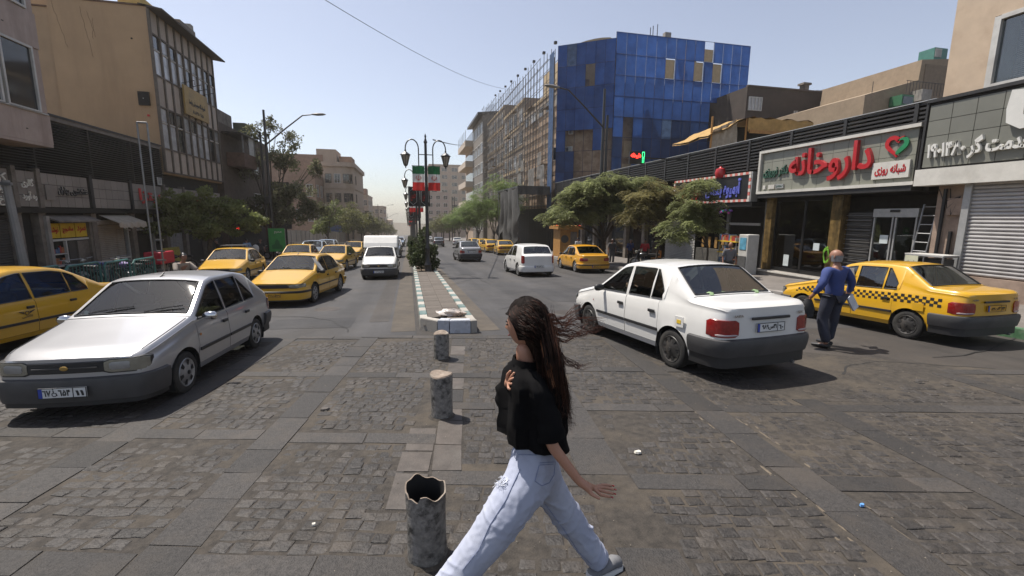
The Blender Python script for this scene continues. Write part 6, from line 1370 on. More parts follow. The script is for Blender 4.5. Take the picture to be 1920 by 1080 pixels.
def car_shell(sp):
    s0, s1, hw, R0 = sp['rear'], sp['front'], sp['hw'], sp['cornR']
    st = set(); s = s0
    while s < s1 + 1e-6: st.add(round(s, 3)); s += .052
    st.add(round(s1, 3))
    for w in sp['wins'] + sp['doors']: st.update((round(w[0], 3), round(w[1], 3)))
    for k in ('ws', 'rw'): st.update((round(sp[k][0], 3), round(sp[k][1], 3)))
    for a, e in ((s0, 1), (s1, -1)): st.update(round(a + e * q, 3) for q in (.004, .012, .026))
    st = sorted(st); st2 = [st[0]]
    for q in st[1:]:
        if q - st2[-1] > .0035: st2.append(q)
    st = st2
    def width(s):
        d = min(s - s0, s1 - s); w = hw - .02 * (abs(s - sp['wb'] / 2) / 1.9) ** 2 - (.05 if s > s1 - .9 else .02) * max(0, (abs(s - sp['wb'] / 2) - .8) / 1.2) ** 1.5
        if d < R0: w -= R0 * .55 * (1 - math.sqrt(max(0, 1 - (1 - d / R0) ** 2)))
        return w
    def warp(s, y):
        kf = max(0, (s - (s1 - .75)) / .75) ** 2 * sp['bulge'][0]; kr = max(0, ((s0 + .6) - s) / .6) ** 2 * sp['bulge'][1]; q = 1 - min(1, abs(y) / hw) ** 2
        return s + kf * q - kr * q
    rings = []; meta = []
    for s in st:
        w = width(s); zb = smooth_interp(sp['belt'], s); ze = smooth_interp(sp['top'], s); ze = max(ze, zb + .02); cr = smooth_interp(sp['crown'], s)
        d = min(s - s0, s1 - s); bt = sp['bot'] + (.10 * (1 - d / .35) ** 2 if d < .35 else 0)
        tl = sp['tum']; ye = (w - .035) - max(0, ze - zb - .03) * tl
        zwb = zb + .025; zwt = ze - sp['band']
        # rear edge of the side glass leans forward with the pillar
        w0 = sp['wins'][0][0]; lean = sp['wslope']
        if s < w0 + lean[1]: zwt = min(zwt, zwb + (ze - zb) * .9 * max(0.0, (s - w0 + .02) / lean[1]) ** .8 + .0)
        if zwt < zwb + .02: zwb = zb + (ze - zb) * .35; zwt = zb + (ze - zb) * .65
        yy = lambda z: (w - .035) - max(0, z - zb - .02) * tl
        pts = [(0, bt), (w - .14, bt), (w - .035, bt + .025), (w - .008, bt + .10), (w + .006, .47), (w + .010, .56), (w - .002, .70), (w - .014, zb - .045), (w - .035, zb),
               (yy(zwb), zwb), (yy((zwb + zwt) / 2) + .008, (zwb + zwt) / 2), (yy(zwt), zwt), (ye + .004, ze - .022), (ye - .022, ze + .004), (ye - .075, ze + .012), (ye * .62, ze + cr * .72), (ye * .3, ze + cr * .95), (0, ze + cr)]
        # lower points must stay below the belt at the ends
        q = []
        for j, (y, z) in enumerate(pts):
            if 3 < j < 8: z = min(z, zb - .045 - .02 * (7 - j))
            q.append((y, z))
        rings.append(q); meta.append((s, zwt - zwb > .05))
    return st, rings, meta, warp, width
def build_car(kind, body_m, wheel='cover', end='front', label='', cat='car', taxi=False, group=None, plate=None, plate_m=None, detail=2, glass_m=None, strip=True, checker=False, bumper_m=None, van=False, name='car', white_hood=False, rim_m=None, ws_m=None):
    sp = SPEC[kind]; t = thing(name, label, cat, group=group); t['wb'] = sp['wb']
    st, rings, meta, warp, width = car_shell(sp); wb, r = sp['wb'], sp['r']; n = len(st); J = len(rings[0]); off = wb / 2
    def P(i, j, sd): y, z = rings[i][j]; s = warp(st[i], y); return (sd * y, s - off, z)        # car looks along +Y, origin between the axles
    gm = glass_m or G_car
    # move the vertices near the arches on to a circle and drop the faces inside
    ra = r + .055; V = {}
    for i in range(n):
        for j in range(J): V[i, j] = [rings[i][j][0], warp(st[i], rings[i][j][0]) - off, rings[i][j][1]]
    arches = [(-off, r), (off, r)]
    def inside(y, z):
        return any(math.hypot(y - a, z - c) < ra for a, c in arches)
    dead = set()
    for i in range(n - 1):
        for j in range(1, 8):
            cy = sum(V[a][1] for a in ((i, j), (i + 1, j), (i, j + 1), (i + 1, j + 1))) / 4; cz = sum(V[a][2] for a in ((i, j), (i + 1, j), (i, j + 1), (i + 1, j + 1))) / 4
            if inside(cy, cz): dead.add((i, j))
        cy = (V[i, 0][1] + V[i + 1, 0][1]) / 2
        if any(abs(cy - a) < ra * .92 for a, c in arches): dead.add((i, 0))
    touch = set()
    for (i, j) in dead:
        for q in ((i, j), (i + 1, j), (i, j + 1), (i + 1, j + 1)): touch.add(q)
    for (i, j) in touch:
        if j == 0: continue
        around = [(i - 1, j - 1), (i, j - 1), (i - 1, j), (i, j)]
        if all(a in dead for a in around): continue
        v = V[i, j]
        a = min(arches, key=lambda c: abs(v[1] - c[0])); dy, dz = v[1] - a[0], v[2] - a[1]; d = math.hypot(dy, dz) or 1
        if d < ra * 1.35 and v[2] > .22: v[1] = a[0] + dy / d * ra; v[2] = a[1] + dz / d * ra
    B = {}
    def bucket(k): return B.setdefault(k, MB())
    def face(k, i, j, sd, inset=0.0):
        q = [V[i, j], V[i + 1, j], V[i + 1, j + 1], V[i, j + 1]]; q = [(sd * p[0] - sd * inset, p[1], p[2]) for p in q]
        bucket(k).add(q, [(0, 1, 2, 3) if sd > 0 else (3, 2, 1, 0)])
    wins, doors = sp['wins'], sp['doors']
    for i in range(n - 1):
        sm = (st[i] + st[i + 1]) / 2
        for j in range(J - 1):
            for sd in (1, -1):
                if (i, j) in dead: continue
                k = 'body'
                if 9 <= j <= 10:
                    for wi, w in enumerate(wins):
                        if w[0] - .001 <= st[i] and st[i + 1] <= w[1] + .001 and meta[i][1] and meta[i + 1][1]: k = 'win%d%s' % (wi, 'R' if sd > 0 else 'L')
                elif j >= 14 and sp['ws'][0] - .001 <= st[i] and st[i + 1] <= sp['ws'][1] + .001: k = 'windscreen'
                elif j >= 14 and sp['rw'][0] - .001 <= st[i] and st[i + 1] <= sp['rw'][1] + .001: k = 'rear_window'
                elif 3 <= j <= 7:
                    for di, d in enumerate(doors):
                        if d[0] - .001 <= st[i] and st[i + 1] <= d[1] + .001: k = 'door%d%s' % (di, 'R' if sd > 0 else 'L')
                if k == 'body': face('under' if j < 2 else 'body', i, j, sd)
                elif k.startswith('door'): face(k, i, j, sd)
                else: face(k, i, j, sd, .012 if k.startswith('win') and k != 'windscreen' else 0.0)
    for i, fl in ((0, False), (n - 1, True)):
        for sd in (1, -1):
            ring_ = [(sd * V[i, j][0], V[i, j][1], V[i, j][2]) for j in range(J)]
            c0 = bucket('body'); 
            for j in range(1, J - 1):
                a, b_ = ring_[j], ring_[j + 1]; a0, b0 = (0, warp(st[i], 0) - off, a[2]), (0, warp(st[i], 0) - off, b_[2])
                m_ = 5; rows = []
                for q in range(m_ + 1):
                    f = q / m_; ya, yb_ = a[0] * (1 - f), b_[0] * (1 - f); rows.append([(ya, warp(st[i], ya) - off, a[2]), (yb_, warp(st[i], yb_) - off, b_[2])])
                c0.grid(rows, flip=(fl == (sd > 0)))
    body = B['body'].obj('body', body_m, t, fix=True, smooth=34)
    B['under'].obj('underbody', M_under, t)
    for k, b in B.items():
        if k in ('body', 'under'): continue
        if k.startswith('door'):
            d = doors[int(k[4])]; cy, lo, hi = None, min(p[1] for p in b.v), max(p[1] for p in b.v); zl = min(p[2] for p in b.v); zh = max(p[2] for p in b.v); sd = 1 if k[5] == 'R' else -1
            b.v = [(p[0] + sd * .003, p[1] + (.005 if p[1] < lo + .004 else (-.005 if p[1] > hi - .004 else 0)), p[2] + (.005 if p[2] < zl + .02 else 0)) for p in b.v]
            do = b.obj('door', body_m, t, fix=True, smooth=34)
            ym, z = doors[int(k[4])][0] + .10 - off, .755
            x = max(abs(p[0]) for p in b.v) - .004
            hb = MB(); hb.obox((sd * (x + .006), ym + .03, z), (.03, .14, .045)); hb.obj('handle', M_trim, do, bevel=.008)
            if strip:
                sb = MB(); ys = [p[1] for p in b.v if .45 < p[2] < .6]
                if ys: sb.obox((sd * (x + .006), (min(ys) + max(ys)) / 2, .50), (.02, max(ys) - min(ys) - .012, .045)); sb.obj('side_strip', M_trim, do, bevel=.005)
        elif k.startswith('win') and k != 'windscreen': b.obj('side_window', gm, t, fix=True, smooth=60)
        else: b.obj(k, (ws_m or G_ws) if k == 'windscreen' else gm, t, fix=True, smooth=60)
    # dark reveal behind door gaps and wheel wells
    iw = MB()
    for sd in (1, -1): iw.box(sd * (sp['hw'] - .05) - .005, doors[0][0] - off - .05, .24, sd * (sp['hw'] - .05) + .005, doors[-1][1] - off + .05, .84)
    for a, c in arches:
        for sd in (1, -1):
            P_ = [[(sd * x, a + (ra + .004) * math.cos(q), c + (ra + .004) * math.sin(q)) for q in [math.pi * (-.15 + 1.3 * k / 16) for k in range(17)]] for x in (sp['hw'] - .012, .45)]
            iw.grid(P_, flip=sd < 0); iw.add([(sd * .45, a - ra, c - .1), (sd * .45, a + ra, c - .1), (sd * .45, a + ra, c + ra), (sd * .45, a - ra, c + ra)], [(0, 1, 2, 3)])
    iw.obj('wheel_wells', M_under, t)['kind'] = 'stuff'
    # black rubber round the glass
    gs = MB()
    for a0, a1, sgn in ((sp['ws'][0], sp['ws'][1], 1), (sp['rw'][0], sp['rw'][1], 1)):
        ia, ib = min(range(n), key=lambda q: abs(st[q] - a0)), min(range(n), key=lambda q: abs(st[q] - a1))
        loop = [(V[i, 14][0], V[i, 14][1], V[i, 14][2] + .006) for i in range(ia, ib + 1)] + [(V[ib, j][0], V[ib, j][1], V[ib, j][2] + .006) for j in range(15, J)]
        loop2 = [(-p[0], p[1], p[2]) for p in loop[::-1]]; back = [(V[ia, j][0], V[ia, j][1], V[ia, j][2] + .006) for j in range(14, J)]
        gs.tube(loop + loop2, .011, n=5); gs.tube(back + [(-p[0], p[1], p[2]) for p in back[::-1]], .011, n=5)
    for wi, w in enumerate(wins):
        idx = [i for i in range(n) if w[0] - .001 <= st[i] <= w[1] + .001 and meta[i][1]]
        if len(idx) > 1:
            for sd in (1, -1):
                lp_ = [(sd * (V[i, 9][0] + .001), V[i, 9][1], V[i, 9][2]) for i in idx] + [(sd * (V[i, 11][0] + .001), V[i, 11][1], V[i, 11][2]) for i in idx[::-1]]; gs.tube(lp_ + [lp_[0]], .008, n=4)
    gs.obj('window_seal', M_trim, t)
    # path round an end at a given outset
    def end_path(front, back, o, m=10):
        s1_, s0_ = sp['front'], sp['rear']; pts = []
        sgn = 1 if front else -1; se = s1_ if front else s0_
        lst = [s for s in (st if front else st[::-1]) if (se - s) * sgn <= back + .001]
        for s in lst[::2] + [lst[-1]]: y = width(s); pts.append((y, s))
        y = pts[-1][0]
        for k in range(1, m + 1): pts.append((y * (1 - k / m), se))
        out = []
        for k, (y, s) in enumerate(pts):
            p = Vector((y, warp(s, y) - off)); a = pts[max(0, k - 1)]; c = pts[min(len(pts) - 1, k + 1)]
            d = Vector((c[0] - a[0], warp(c[1], c[0]) - warp(a[1], a[0]))); nv = Vector((d.y * sgn, -d.x * sgn)).normalized() if d.length else Vector((0, sgn)); out.append(p + nv * o if k < len(pts) - 1 else p + Vector((0, sgn * o)))
        return out
    def sweep(front, back, prof, m, nm, parent=t, mm=None):
        # prof: list of (outset, z)
        base = [end_path(front, back, o) for o, z in prof]; b = MB(); k = len(base[0]); rows = []
        for q in range(k): rows.append([(base[j][q].x, base[j][q].y, prof[j][1]) for j in range(len(prof))])
        rows += [[(-p[0], p[1], p[2]) for p in r_] for r_ in rows[-2::-1]]
        b.grid(rows, flip=not front); b.add(rows[0], [list(range(len(prof)))]); b.add(rows[-1], [list(range(len(prof)))])
        return b.obj(nm, m, parent, fix=True, smooth=40)
    bm_ = bumper_m or M_bump; bz = (.22, .50) if kind != 'saloon' else (.20, .50)
    d_f = sp['front'] - wb - ra - .02; d_r = -sp['rear'] - ra - .02
    prof = [(-.03, bz[0]), (.028, bz[0] + .012), (.045, bz[0] + .10), (.055, bz[1] - .06), (.045, bz[1] - .015), (.0, bz[1])]
    fb = sweep(True, d_f, prof, bm_, 'bumper'); rlo = .345 if kind.startswith('pride') else .24; rhi = .585 if kind.startswith('pride') else .53
    rbm = sweep(False, d_r, [(-.03, rlo), (.028, rlo + .012), (.05, rlo + .10), (.06, rhi - .06), (.05, rhi - .015), (.0, rhi)], bm_, 'bumper')
    sweep(True, d_f, [(-.05, .17), (.006, .175), (.006, bz[0] + .02), (-.05, bz[0] + .03)], M_trim, 'valance'); sweep(False, d_r, [(-.05, .21), (.004, .215), (.004, rlo + .03), (-.05, rlo + .035)], M_trim, 'valance')
    if kind == 'saloon' and bm_ is not M_bump: 
        for fr_, dd in ((True, d_f), (False, d_r)): sweep(fr_, dd, [(.05, .40), (.062, .41), (.066, .455), (.05, .47)], M_trim, 'bumper_strip')
    # lamps: slabs following the end
    def lamp(front, t0, t1, z0, z1, m, nm, o=.012, back=.24, parent=t, taper=0.0):
        pth = end_path(front, back, o, 14); L_ = [0]
        for a, c in zip(pth, pth[1:]): L_.append(L_[-1] + (c - a).length)
        tot = L_[-1]
        def at(u):
            u = u * tot
            for k in range(len(pth) - 1):
                if L_[k + 1] >= u: f = (u - L_[k]) / max(1e-6, L_[k + 1] - L_[k]); return pth[k].lerp(pth[k + 1], f)
            return pth[-1]
        res = []
        for sd in (1, -1):
            rows = []
            for k in range(9):
                f = k / 8; u = t0 + (t1 - t0) * f; p = at(u); q = at(u); tp = taper * f * (z1 - z0)
                rnd_ = (z1 - z0) * .12 * (max(0, 1 - min(f, 1 - f) / .12)) ** 2; inn = Vector((0, -.05 if front else .05))
                rows.append([(sd * (p.x), p.y + inn.y, z0 + rnd_), (sd * p.x, p.y, z0 + rnd_ + .008), (sd * p.x, p.y + (.006 if front else -.006), (z0 + z1) / 2), (sd * p.x, p.y, z1 - rnd_ - tp - .008), (sd * p.x, p.y + inn.y, z1 - rnd_ - tp)])
            b = MB(); b.grid(rows, flip=(sd > 0) != front); b.add(rows[0], [(0, 1, 2, 3, 4)]); b.add(rows[-1], [(0, 1, 2, 3, 4)]); res.append(b.obj(nm, m, parent, fix=True, smooth=40))
        return res
    def yend(front, y, o): s = sp['front'] if front else sp['rear']; return warp(s, y) - off + (o if front else -o)
    if kind.startswith('pride'):
        lamp(True, .13, .625, .520, .700, M_trim, 'lamp_surround', o=.006, taper=.05); hl = lamp(True, .15, .61, .533, .690, M_lens, 'headlight', taper=.05)
        lamp(True, .36, .56, .560, .665, M_rimm, 'reflector', o=.0165, taper=.05)
        b = MB(); P_ = []
        for k in range(9): y = -.36 + .72 * k / 8; P_.append([(y, yend(True, y, .006), .55), (y, yend(True, y, .014), .56), (y, yend(True, y, .014), .665), (y, yend(True, y, .006), .675)])
        b.grid(P_, flip=True); g = b.obj('grille', M_trim, t)
        b = MB(); b.obox((0, yend(True, 0, .016), .612), (.62, .014, .010)); b.obj('grille_bar', M_bump, g)
        b = MB(); b.lathe([(0, .006), (.028, .004), (.032, 0)], 14, (0, 0, 0), axis='Y'); b.v = [(p[0] * 1.3, p[1] + yend(True, 0, .026), p[2] * .8 + .612) for p in b.v]; o = b.obj('badge', mat('gold_badge', (.35, .22, .06), rough=.4, metal=.4), g); 
        lamp(False, .0, .44, .60, .83, M_tail, 'tail_light', o=.014, back=.16); lamp(False, .10, .42, .615, .655, M_rev, 'reversing_lens', o=.018, back=.16)
    elif kind == 'saloon':
        lamp(True, .08, .57, .530, .668, M_trim, 'lamp_surround', o=.006, taper=.15, back=.2); lamp(True, .10, .54, .545, .655, M_lens, 'headlight', taper=.15, back=.2); lamp(True, .0, .10, .545, .65, M_amber if not taxi else M_lens, 'indicator', back=.2)
        b = MB(); P_ = []
        for k in range(9): y = -.40 + .80 * k / 8; P_.append([(y, yend(True, y, .006), .545), (y, yend(True, y, .012), .555), (y, yend(True, y, .012), .64), (y, yend(True, y, .006), .65)])
        b.grid(P_, flip=True); g = b.obj('grille', M_trim, t)
        lamp(False, .0, .52, .62, .80, M_tail, 'tail_light', o=.012, back=.2); lamp(False, .52, .98, .64, .78, M_trim if taxi else body_m, 'rear_panel', o=.010, back=.2)
    else:
        lamp(True, .10, .5, .60, .76, M_lens, 'headlight', back=.3); lamp(False, .0, .22, .64, 1.02, M_tail, 'tail_light', o=.012, back=.14)
    def plate_obj(front, txt, z, m):
        y = yend(front, 0, .075 if z < .55 else .02); w, h = .46, .115; g = MB(); g.obox((0, y, z), (w, .012, h)); po = g.obj('number_plate', m, t, bevel=.003); s_ = 1 if front else -1
        g = MB(); g.obox((-s_ * -.205 if False else (-.205 * (-1 if front else 1)), y + s_ * .007, z), (.036, .004, h - .012)); g.obj('plate_band', M_plb, po)
        g = MB()
        for a, c, e, f in ((-w / 2, w / 2, h / 2 - .006, h / 2), (-w / 2, w / 2, -h / 2, -h / 2 + .006)): g.box(a, y + s_ * .004, z + e, c, y + s_ * .010, z + f)
        for xx in (-w / 2, w / 2 - .006, .105 * (1 if not front else -1)): g.box(xx, y + s_ * .004, z - h / 2 + .006, xx + .006, y + s_ * .010, z + h / 2 - .006)
        g.obj('plate_border', M_trim, po)
        rt_ = (-1, 0, 0) if front else (1, 0, 0)
        if '♿' in txt[0]:
            l_, r_ = txt[0].split('♿'); sgn = 1 if not front else -1
            lettering(r_, (sgn * .02, y + s_ * .006, z), rt_, (0, 0, 1), width=.115, height=.07, m=M_trim, parent=po, depth=.003, bold=.03, name='digits', world=False)
            lettering(l_, (sgn * -.145, y + s_ * .006, z), rt_, (0, 0, 1), width=.075, height=.07, m=M_trim, parent=po, depth=.003, bold=.03, name='digits', world=False)
            wc = MB(); fx = lambda u, v: (sgn * (-.075 + u), y + s_ * .008, z + v)
            wc.tube([fx(.022 * math.cos(q), -.014 + .022 * math.sin(q)) for q in [2.2 + k * .42 for k in range(11)]], .004, n=4); wc.tube([fx(-.008, .03), fx(-.004, .0), fx(.016, .0), fx(.026, -.03)], .005, n=4); wc.lathe([(0, .004), (.007, 0)], 8, fx(-.01, .042), axis='Y')
            wc.obj('wheelchair_mark', M_trim, po)
        else: lettering(txt[0], (-.015 * (1 if front else -1) if front else -.03, y + s_ * .006, z), rt_, (0, 0, 1), width=.24, height=.07, m=M_trim, parent=po, depth=.003, bold=.03, name='digits', world=False)
        lettering(txt[1], (.165 * (1 if not front else -1), y + s_ * .006, z - .008), rt_, (0, 0, 1), width=.08, height=.06, m=M_trim, parent=po, depth=.003, bold=.03, name='digits', world=False)
    pm = plate_m or M_plate; pt = plate or ('۲۵ب۴۱۷', '۶۶')
    if detail:
        plate_obj(True, pt, .36, pm); plate_obj(False, pt, (.715) if kind.startswith('pride') else (.36 if kind == 'saloon' else .5), pm)
    if kind.startswith('pride') and not van:
        y = yend(False, 0, .02); b = MB(); b.obox((0, y, .835), (.62, .03, .035)); b.obj('boot_handle_bar', M_trim, t, bevel=.008)
        if detail > 1:
            y = yend(False, .5, .012); lettering('SAIPA', (-.50, y, .875), (1, 0, 0), (0, 0, 1), width=.14, height=.03, m=M_chrome, parent=t, depth=.006, fa=False, name='badge_letters', world=False); lettering('SE', (.53, y, .875), (1, 0, 0), (0, 0, 1), width=.09, height=.03, m=M_chrome, parent=t, depth=.006, fa=False, name='badge_letters', world=False)
            b = MB(); b.lathe([(0, .012), (.022, .008), (.025, 0)], 10, (0, yend(False, 0, .0), .89), axis='Y'); b.obj('boot_emblem', M_chrome, t)
            b = MB(); b.tube([(.45, yend(False, .45, -.5), .24), (.45, yend(False, .45, .03), .215)], .022, n=8); b.obj('exhaust', M_metal, t)
    # boot / bonnet shut lines
    sl = MB()
    def line_across(s, j0): sl.tube([(sg * V[i, j][0], V[i, j][1], V[i, j][2] + .002) for i in [min(range(n), key=lambda q: abs(st[q] - s))] for sg, jj in ((1, range(j0, J)), (-1, range(J - 1, j0 - 1, -1))) for j in jj], .005, n=4)
    line_across(sp['ws'][1] + .07, 13); line_across(sp['rw'][0] - .03, 13)
    for sg in (1, -1):
        sl.tube([(sg * (V[i, 13][0] - .02), V[i, 13][1], V[i, 13][2] + .006) for i in range(n) if st[i] > sp['ws'][1] + .07 and st[i] < sp['front'] - .03][::2], .005, n=4)
    sl.obj('shut_lines', M_trim, t)
    # mirrors, wipers, aerial
    sM = sp['ws'][1] - .16
    iM = min(range(n), key=lambda q: abs(st[q] - sM))
    for sg in (1, -1):
        x = V[iM, 8][0] + .015; z = V[iM, 8][2] + .06; b = MB(); P_ = []
        for f, k in ((0, .25), (.15, .8), (.5, 1.0), (.85, .92), (1, .35)): P_.append([(sg * (x + .005 + .19 * f), V[iM, 8][1] + .045 * k * math.cos(a), z + .062 * k * math.sin(a)) for a in [q * 6.283 / 12 for q in range(12)]])
        b.grid(P_, cv=True, flip=sg > 0); b.add(P_[0], [list(range(12))]); b.add(P_[-1], [list(range(12))]); b.obj('mirror', M_trim if not (white_hood == 'silvermirror') else M_chrome, t, fix=True, smooth=50)
    if detail > 1:
        iw_ = min(range(n), key=lambda q: abs(st[q] - (sp['ws'][1] - .015))); iu = min(range(n), key=lambda q: abs(st[q] - (sp['ws'][1] - .09)))
        for x0, x1 in ((-.15, -.58), (.5, .02)):
            b = MB(); b.tube([(x0, V[iw_, J - 2][1], V[iw_, J - 2][2] + .02), ((x0 + x1) / 2, V[iu, J - 2][1] + .04, V[iu, J - 2][2] + .0), (x1, V[iu, J - 3][1], V[iu, J - 3][2] + .03)], .009, n=5); b.obj('wiper', M_trim, t)
        b = MB(); ir = min(range(n), key=lambda q: abs(st[q] - (sp['ws'][0] - .12))); z = V[ir, J - 1][2]; y = V[ir, J - 1][1]; b.tube([(0, y, z), (0, y - .09, z + .05)], .012, n=6); b.obj('aerial', M_trim, t)
    # interior
    if detail:
        b = MB()
        ds = sp['doors'][1]; b.box(-.66, -off + ds[1] - .32, .55, .66, -off + ds[1] + .02, .87); b.obj('dashboard', M_dash, t)
        b = MB(); b.box(-.64, -off + .2, .22, .64, -off + ds[1] + .3, .30); b.box(-.62, -off - .1, .8, .62, -off + .2, .86); b.obj('cabin_floor', M_dash, t)
        for x in (-.33, .33):
            b = MB(); y = -off + sp['doors'][1][0] + .12; b.obox((x, y + .22, .42), (.46, .48, .22)); b.obox((x, y - .04, .74), (.44, .13, .56), Matrix.Rotation(R(14), 3, 'X')); b.obox((x, y - .13, 1.09), (.25, .09, .17), Matrix.Rotation(R(10), 3, 'X')); b.obj('seat', M_seat, t, bevel=.04)
        b = MB(); y = -off + sp['doors'][0][0] + .02; b.obox((0, y + .25, .42), (1.2, .46, .22)); b.obox((0, y - .02, .72), (1.2, .14, .5), Matrix.Rotation(R(16), 3, 'X')); b.obj('seat', M_seat, t, bevel=.04)
        b = MB(); yw = -off + sp['doors'][1][1] - .42; b.tube([(-.33 + .18 * math.cos(a), yw + .07 * math.sin(a), .86 + .165 * math.sin(a)) for a in [k * 6.283 / 18 for k in range(19)]], .014, n=6); b.obj('steering_wheel', M_trim, t)
    # wheels
    rm = rim_m or (M_rimm if wheel == 'cover' else M_rimb)
    wkey = (kind[:5], wheel, rm.name)
    if wkey not in _wheels:
        w_ = .155; b = MB(); b.lathe([(r * .62, -w_ / 2 + .01), (r * .72, -w_ / 2), (r * .90, -w_ / 2), (r * .975, -w_ / 2 + .014), (r, -w_ / 2 + .035), (r, w_ / 2 - .035), (r * .975, w_ / 2 - .014), (r * .90, w_ / 2), (r * .72, w_ / 2), (r * .62, w_ / 2 - .01)], 28, axis='X'); tm = b.mesh('tyre', M_rub, 35)
        b = MB(); x = w_ / 2
        b.lathe([(r * .70, x - .012), (r * .66, x + .004), (r * .60, x - .006), (r * .52, x - .014), (r * .30, x + .008), (r * .15, x + .016), (.0, x + .018)], 24, axis='X')
        rmm = b.mesh('rim', rm, 40); b = MB()
        for k in range(6 if wheel == 'cover' else 8):
            a = k * 6.283 / (6 if wheel == 'cover' else 8); c, s_ = math.cos(a), math.sin(a); rr_ = r * (.47 if wheel == 'cover' else .48)
            q = [(x + .004, rr_ * c - .028 * s_ * u + v * .035 * c, rr_ * s_ + .028 * c * u + v * .035 * s_) for u, v in ((-.7, -1), (.7, -1), (1.2, 1), (-1.2, 1))]; b.add([(p[0] - (.006 if i_ < 2 else .012) , p[1], p[2]) for i_, p in enumerate(q)] , [(0, 1, 2, 3)])
            b.v[-4:] = [(x + .0045 if i_ < 2 else x - .002, p[1], p[2]) for i_, p in enumerate(b.v[-4:])]
        b.lathe([(.03, x + .02), (.028, x + .028), (0, x + .03)], 10, axis='X'); _wheels[wkey] = (tm, rmm, b.mesh('rim_slots', M_dark))
    tm, rmm, slm = _wheels[wkey]
    for a in (-off, off):
        for sg in (1, -1):
            wo = bpy.data.objects.new('wheel', tm); sc.collection.objects.link(wo); wo.parent = t; wo.location = (sg * (sp['hw'] - .095), a, r); wo.rotation_euler = (R(17 * (a + 2) + 40 * sg), 0, 0 if sg > 0 else math.pi)
            shared('rim', rmm, wo, (0, 0, 0)); shared('rim_slots', slm, wo, (0, 0, 0))['kind'] = 'stuff'
    if taxi:
        b = MB(); zt = max(V[i, J - 1][2] for i in range(n)); yt = -off + sp['ws'][0] - .4
        b.obox((0, yt, zt + .05), (.34, .14, .10)); 
        if taxi == 'rack':
            b = MB()
            for sg in (1, -1): b.tube([(sg * .46, -off + .75, zt + .0), (sg * .46, -off + .75, zt + .09), (sg * .46, -off + 1.5, zt + .09), (sg * .46, -off + 1.5, zt)], .014, n=5)
            for yy in (.75, .95, 1.15, 1.35, 1.5): b.tube([(-.46, -off + yy, zt + .09), (.46, -off + yy, zt + .09)], .012, n=5)
            b.obj('roof_rack', M_trim, t)
    if checker:
        for sg in (1, -1):
            for row_ in range(3):
                for i in range(2, n - 3):
                    pass
            ys = [-off + sp['rear'] + .30 + k * .062 for k in range(int((sp['front'] - sp['rear'] - .75) / .062))]; b = MB()
            for k, y in enumerate(ys):
                s = y + off; i = min(range(n - 1), key=lambda q: abs(st[q] - s)); x = rings[i][7][0]; zb = rings[i][8][1]
                x2 = width(s + .062)
                for row_ in range(3):
                    if (k + row_) % 2: continue
                    z0 = zb - .05 - .055 * (row_ + 1); y1_ = y + .062; i2 = min(range(n - 1), key=lambda q: abs(st[q] - s - .062))
                    def xs(ii, z):
                        a = rings[ii][6]; c = rings[ii][7]; f = min(1, max(0, (z - a[1]) / max(.001, c[1] - a[1]))); return a[0] + (c[0] - a[0]) * f + .004
                    q = [(sg * xs(i, z0), y, z0), (sg * xs(i2, z0), y1_, z0), (sg * xs(i2, z0 + .055), y1_, z0 + .055), (sg * xs(i, z0 + .055), y, z0 + .055)]; b.add(q, [(0, 1, 2, 3) if sg > 0 else (3, 2, 1, 0)])
            o = b.obj('checker_band', M_trim, t)
    t['half'] = off; return t
_wheels = {}
def place(t, rear, front, scale=None, clearance=0.0):
    """rear and front: ground points under the two axles of the car (x, y)"""
    d = Vector((front[0] - rear[0], front[1] - rear[1])); yaw = math.atan2(-d.x, d.y); mx, my = (rear[0] + front[0]) / 2, (rear[1] + front[1]) / 2
    u = d.normalized(); X = Vector((u.y, -u.x, 0)); z_of = lambda v: -SLOPE * v.y
    Yv = Vector((u.x, u.y, z_of(u))).normalized(); Xv = Vector((X.x, X.y, z_of(X))).normalized(); Zv = Xv.cross(Yv).normalized(); Xv = Yv.cross(Zv)
    s = scale or 1.0
    M = Matrix(((Xv.x, Yv.x, Zv.x), (Xv.y, Yv.y, Zv.y), (Xv.z, Yv.z, Zv.z)))
    t.location = (mx, my, G(my) + .004 + clearance); t.rotation_euler = M.to_euler(); t.scale = (s, s, s)
def place_at(t, x, y, heading, scale=1.0, clearance=0.0):
    """heading in degrees, measured from the street axis (+Y), positive to the left"""
    a = R(heading); h = t['half'] * scale; dx, dy = -math.sin(a) * h, math.cos(a) * h; place(t, (x - dx, y - dy), (x + dx, y + dy), scale, clearance)
silver = build_car('pride_lift', P_silver, 'cover', label='silver saloon with grey bumpers crossing the cobbles, front towards camera', plate=('۶۷♿۶۵۴', '۱۱'), name='silver_car', white_hood='silvermirror')
place_at(silver, -3.54, 7.44, 177.0, 0.98)
b = MB(); off = silver['half']; b.add([(.28, .80, .885), (.52, .74, .885), (.50, .60, .885), (.25, .66, .885), (.40, .70, 1.0)], [(0, 1, 4), (1, 2, 4), (2, 3, 4), (3, 0, 4)]); b.obj('dashboard_cloth', mat('mint_cloth', (.3, .55, .47), rough=.8, var=.2), silver)
b = MB(); b.lathe([(0, .004), (.035, 0)], 12, (0, 0, 0), axis='Y'); o = b.obj('windscreen_sticker', mat('sticker_mint', (.5, .68, .6), rough=.6), silver); o.location = (.60, .70, 1.02)
b = MB(); b.lathe([(0, .006), (.02, 0)], 10, (0, 0, 0), axis='X'); b.v = [(-p[0] - .812, p[1] + .80, p[2] + .70) for p in b.v]; b.obj('side_repeater', M_amber, silver)
white = build_car('pride', P_white, 'steel', label='white saloon turning off the plaza with its dark rear bumper towards camera', plate=('۴۱س۹۸۹', '۶۰'), name='white_car')
place_at(white, 4.55, 7.13, 6.2, 1.08)
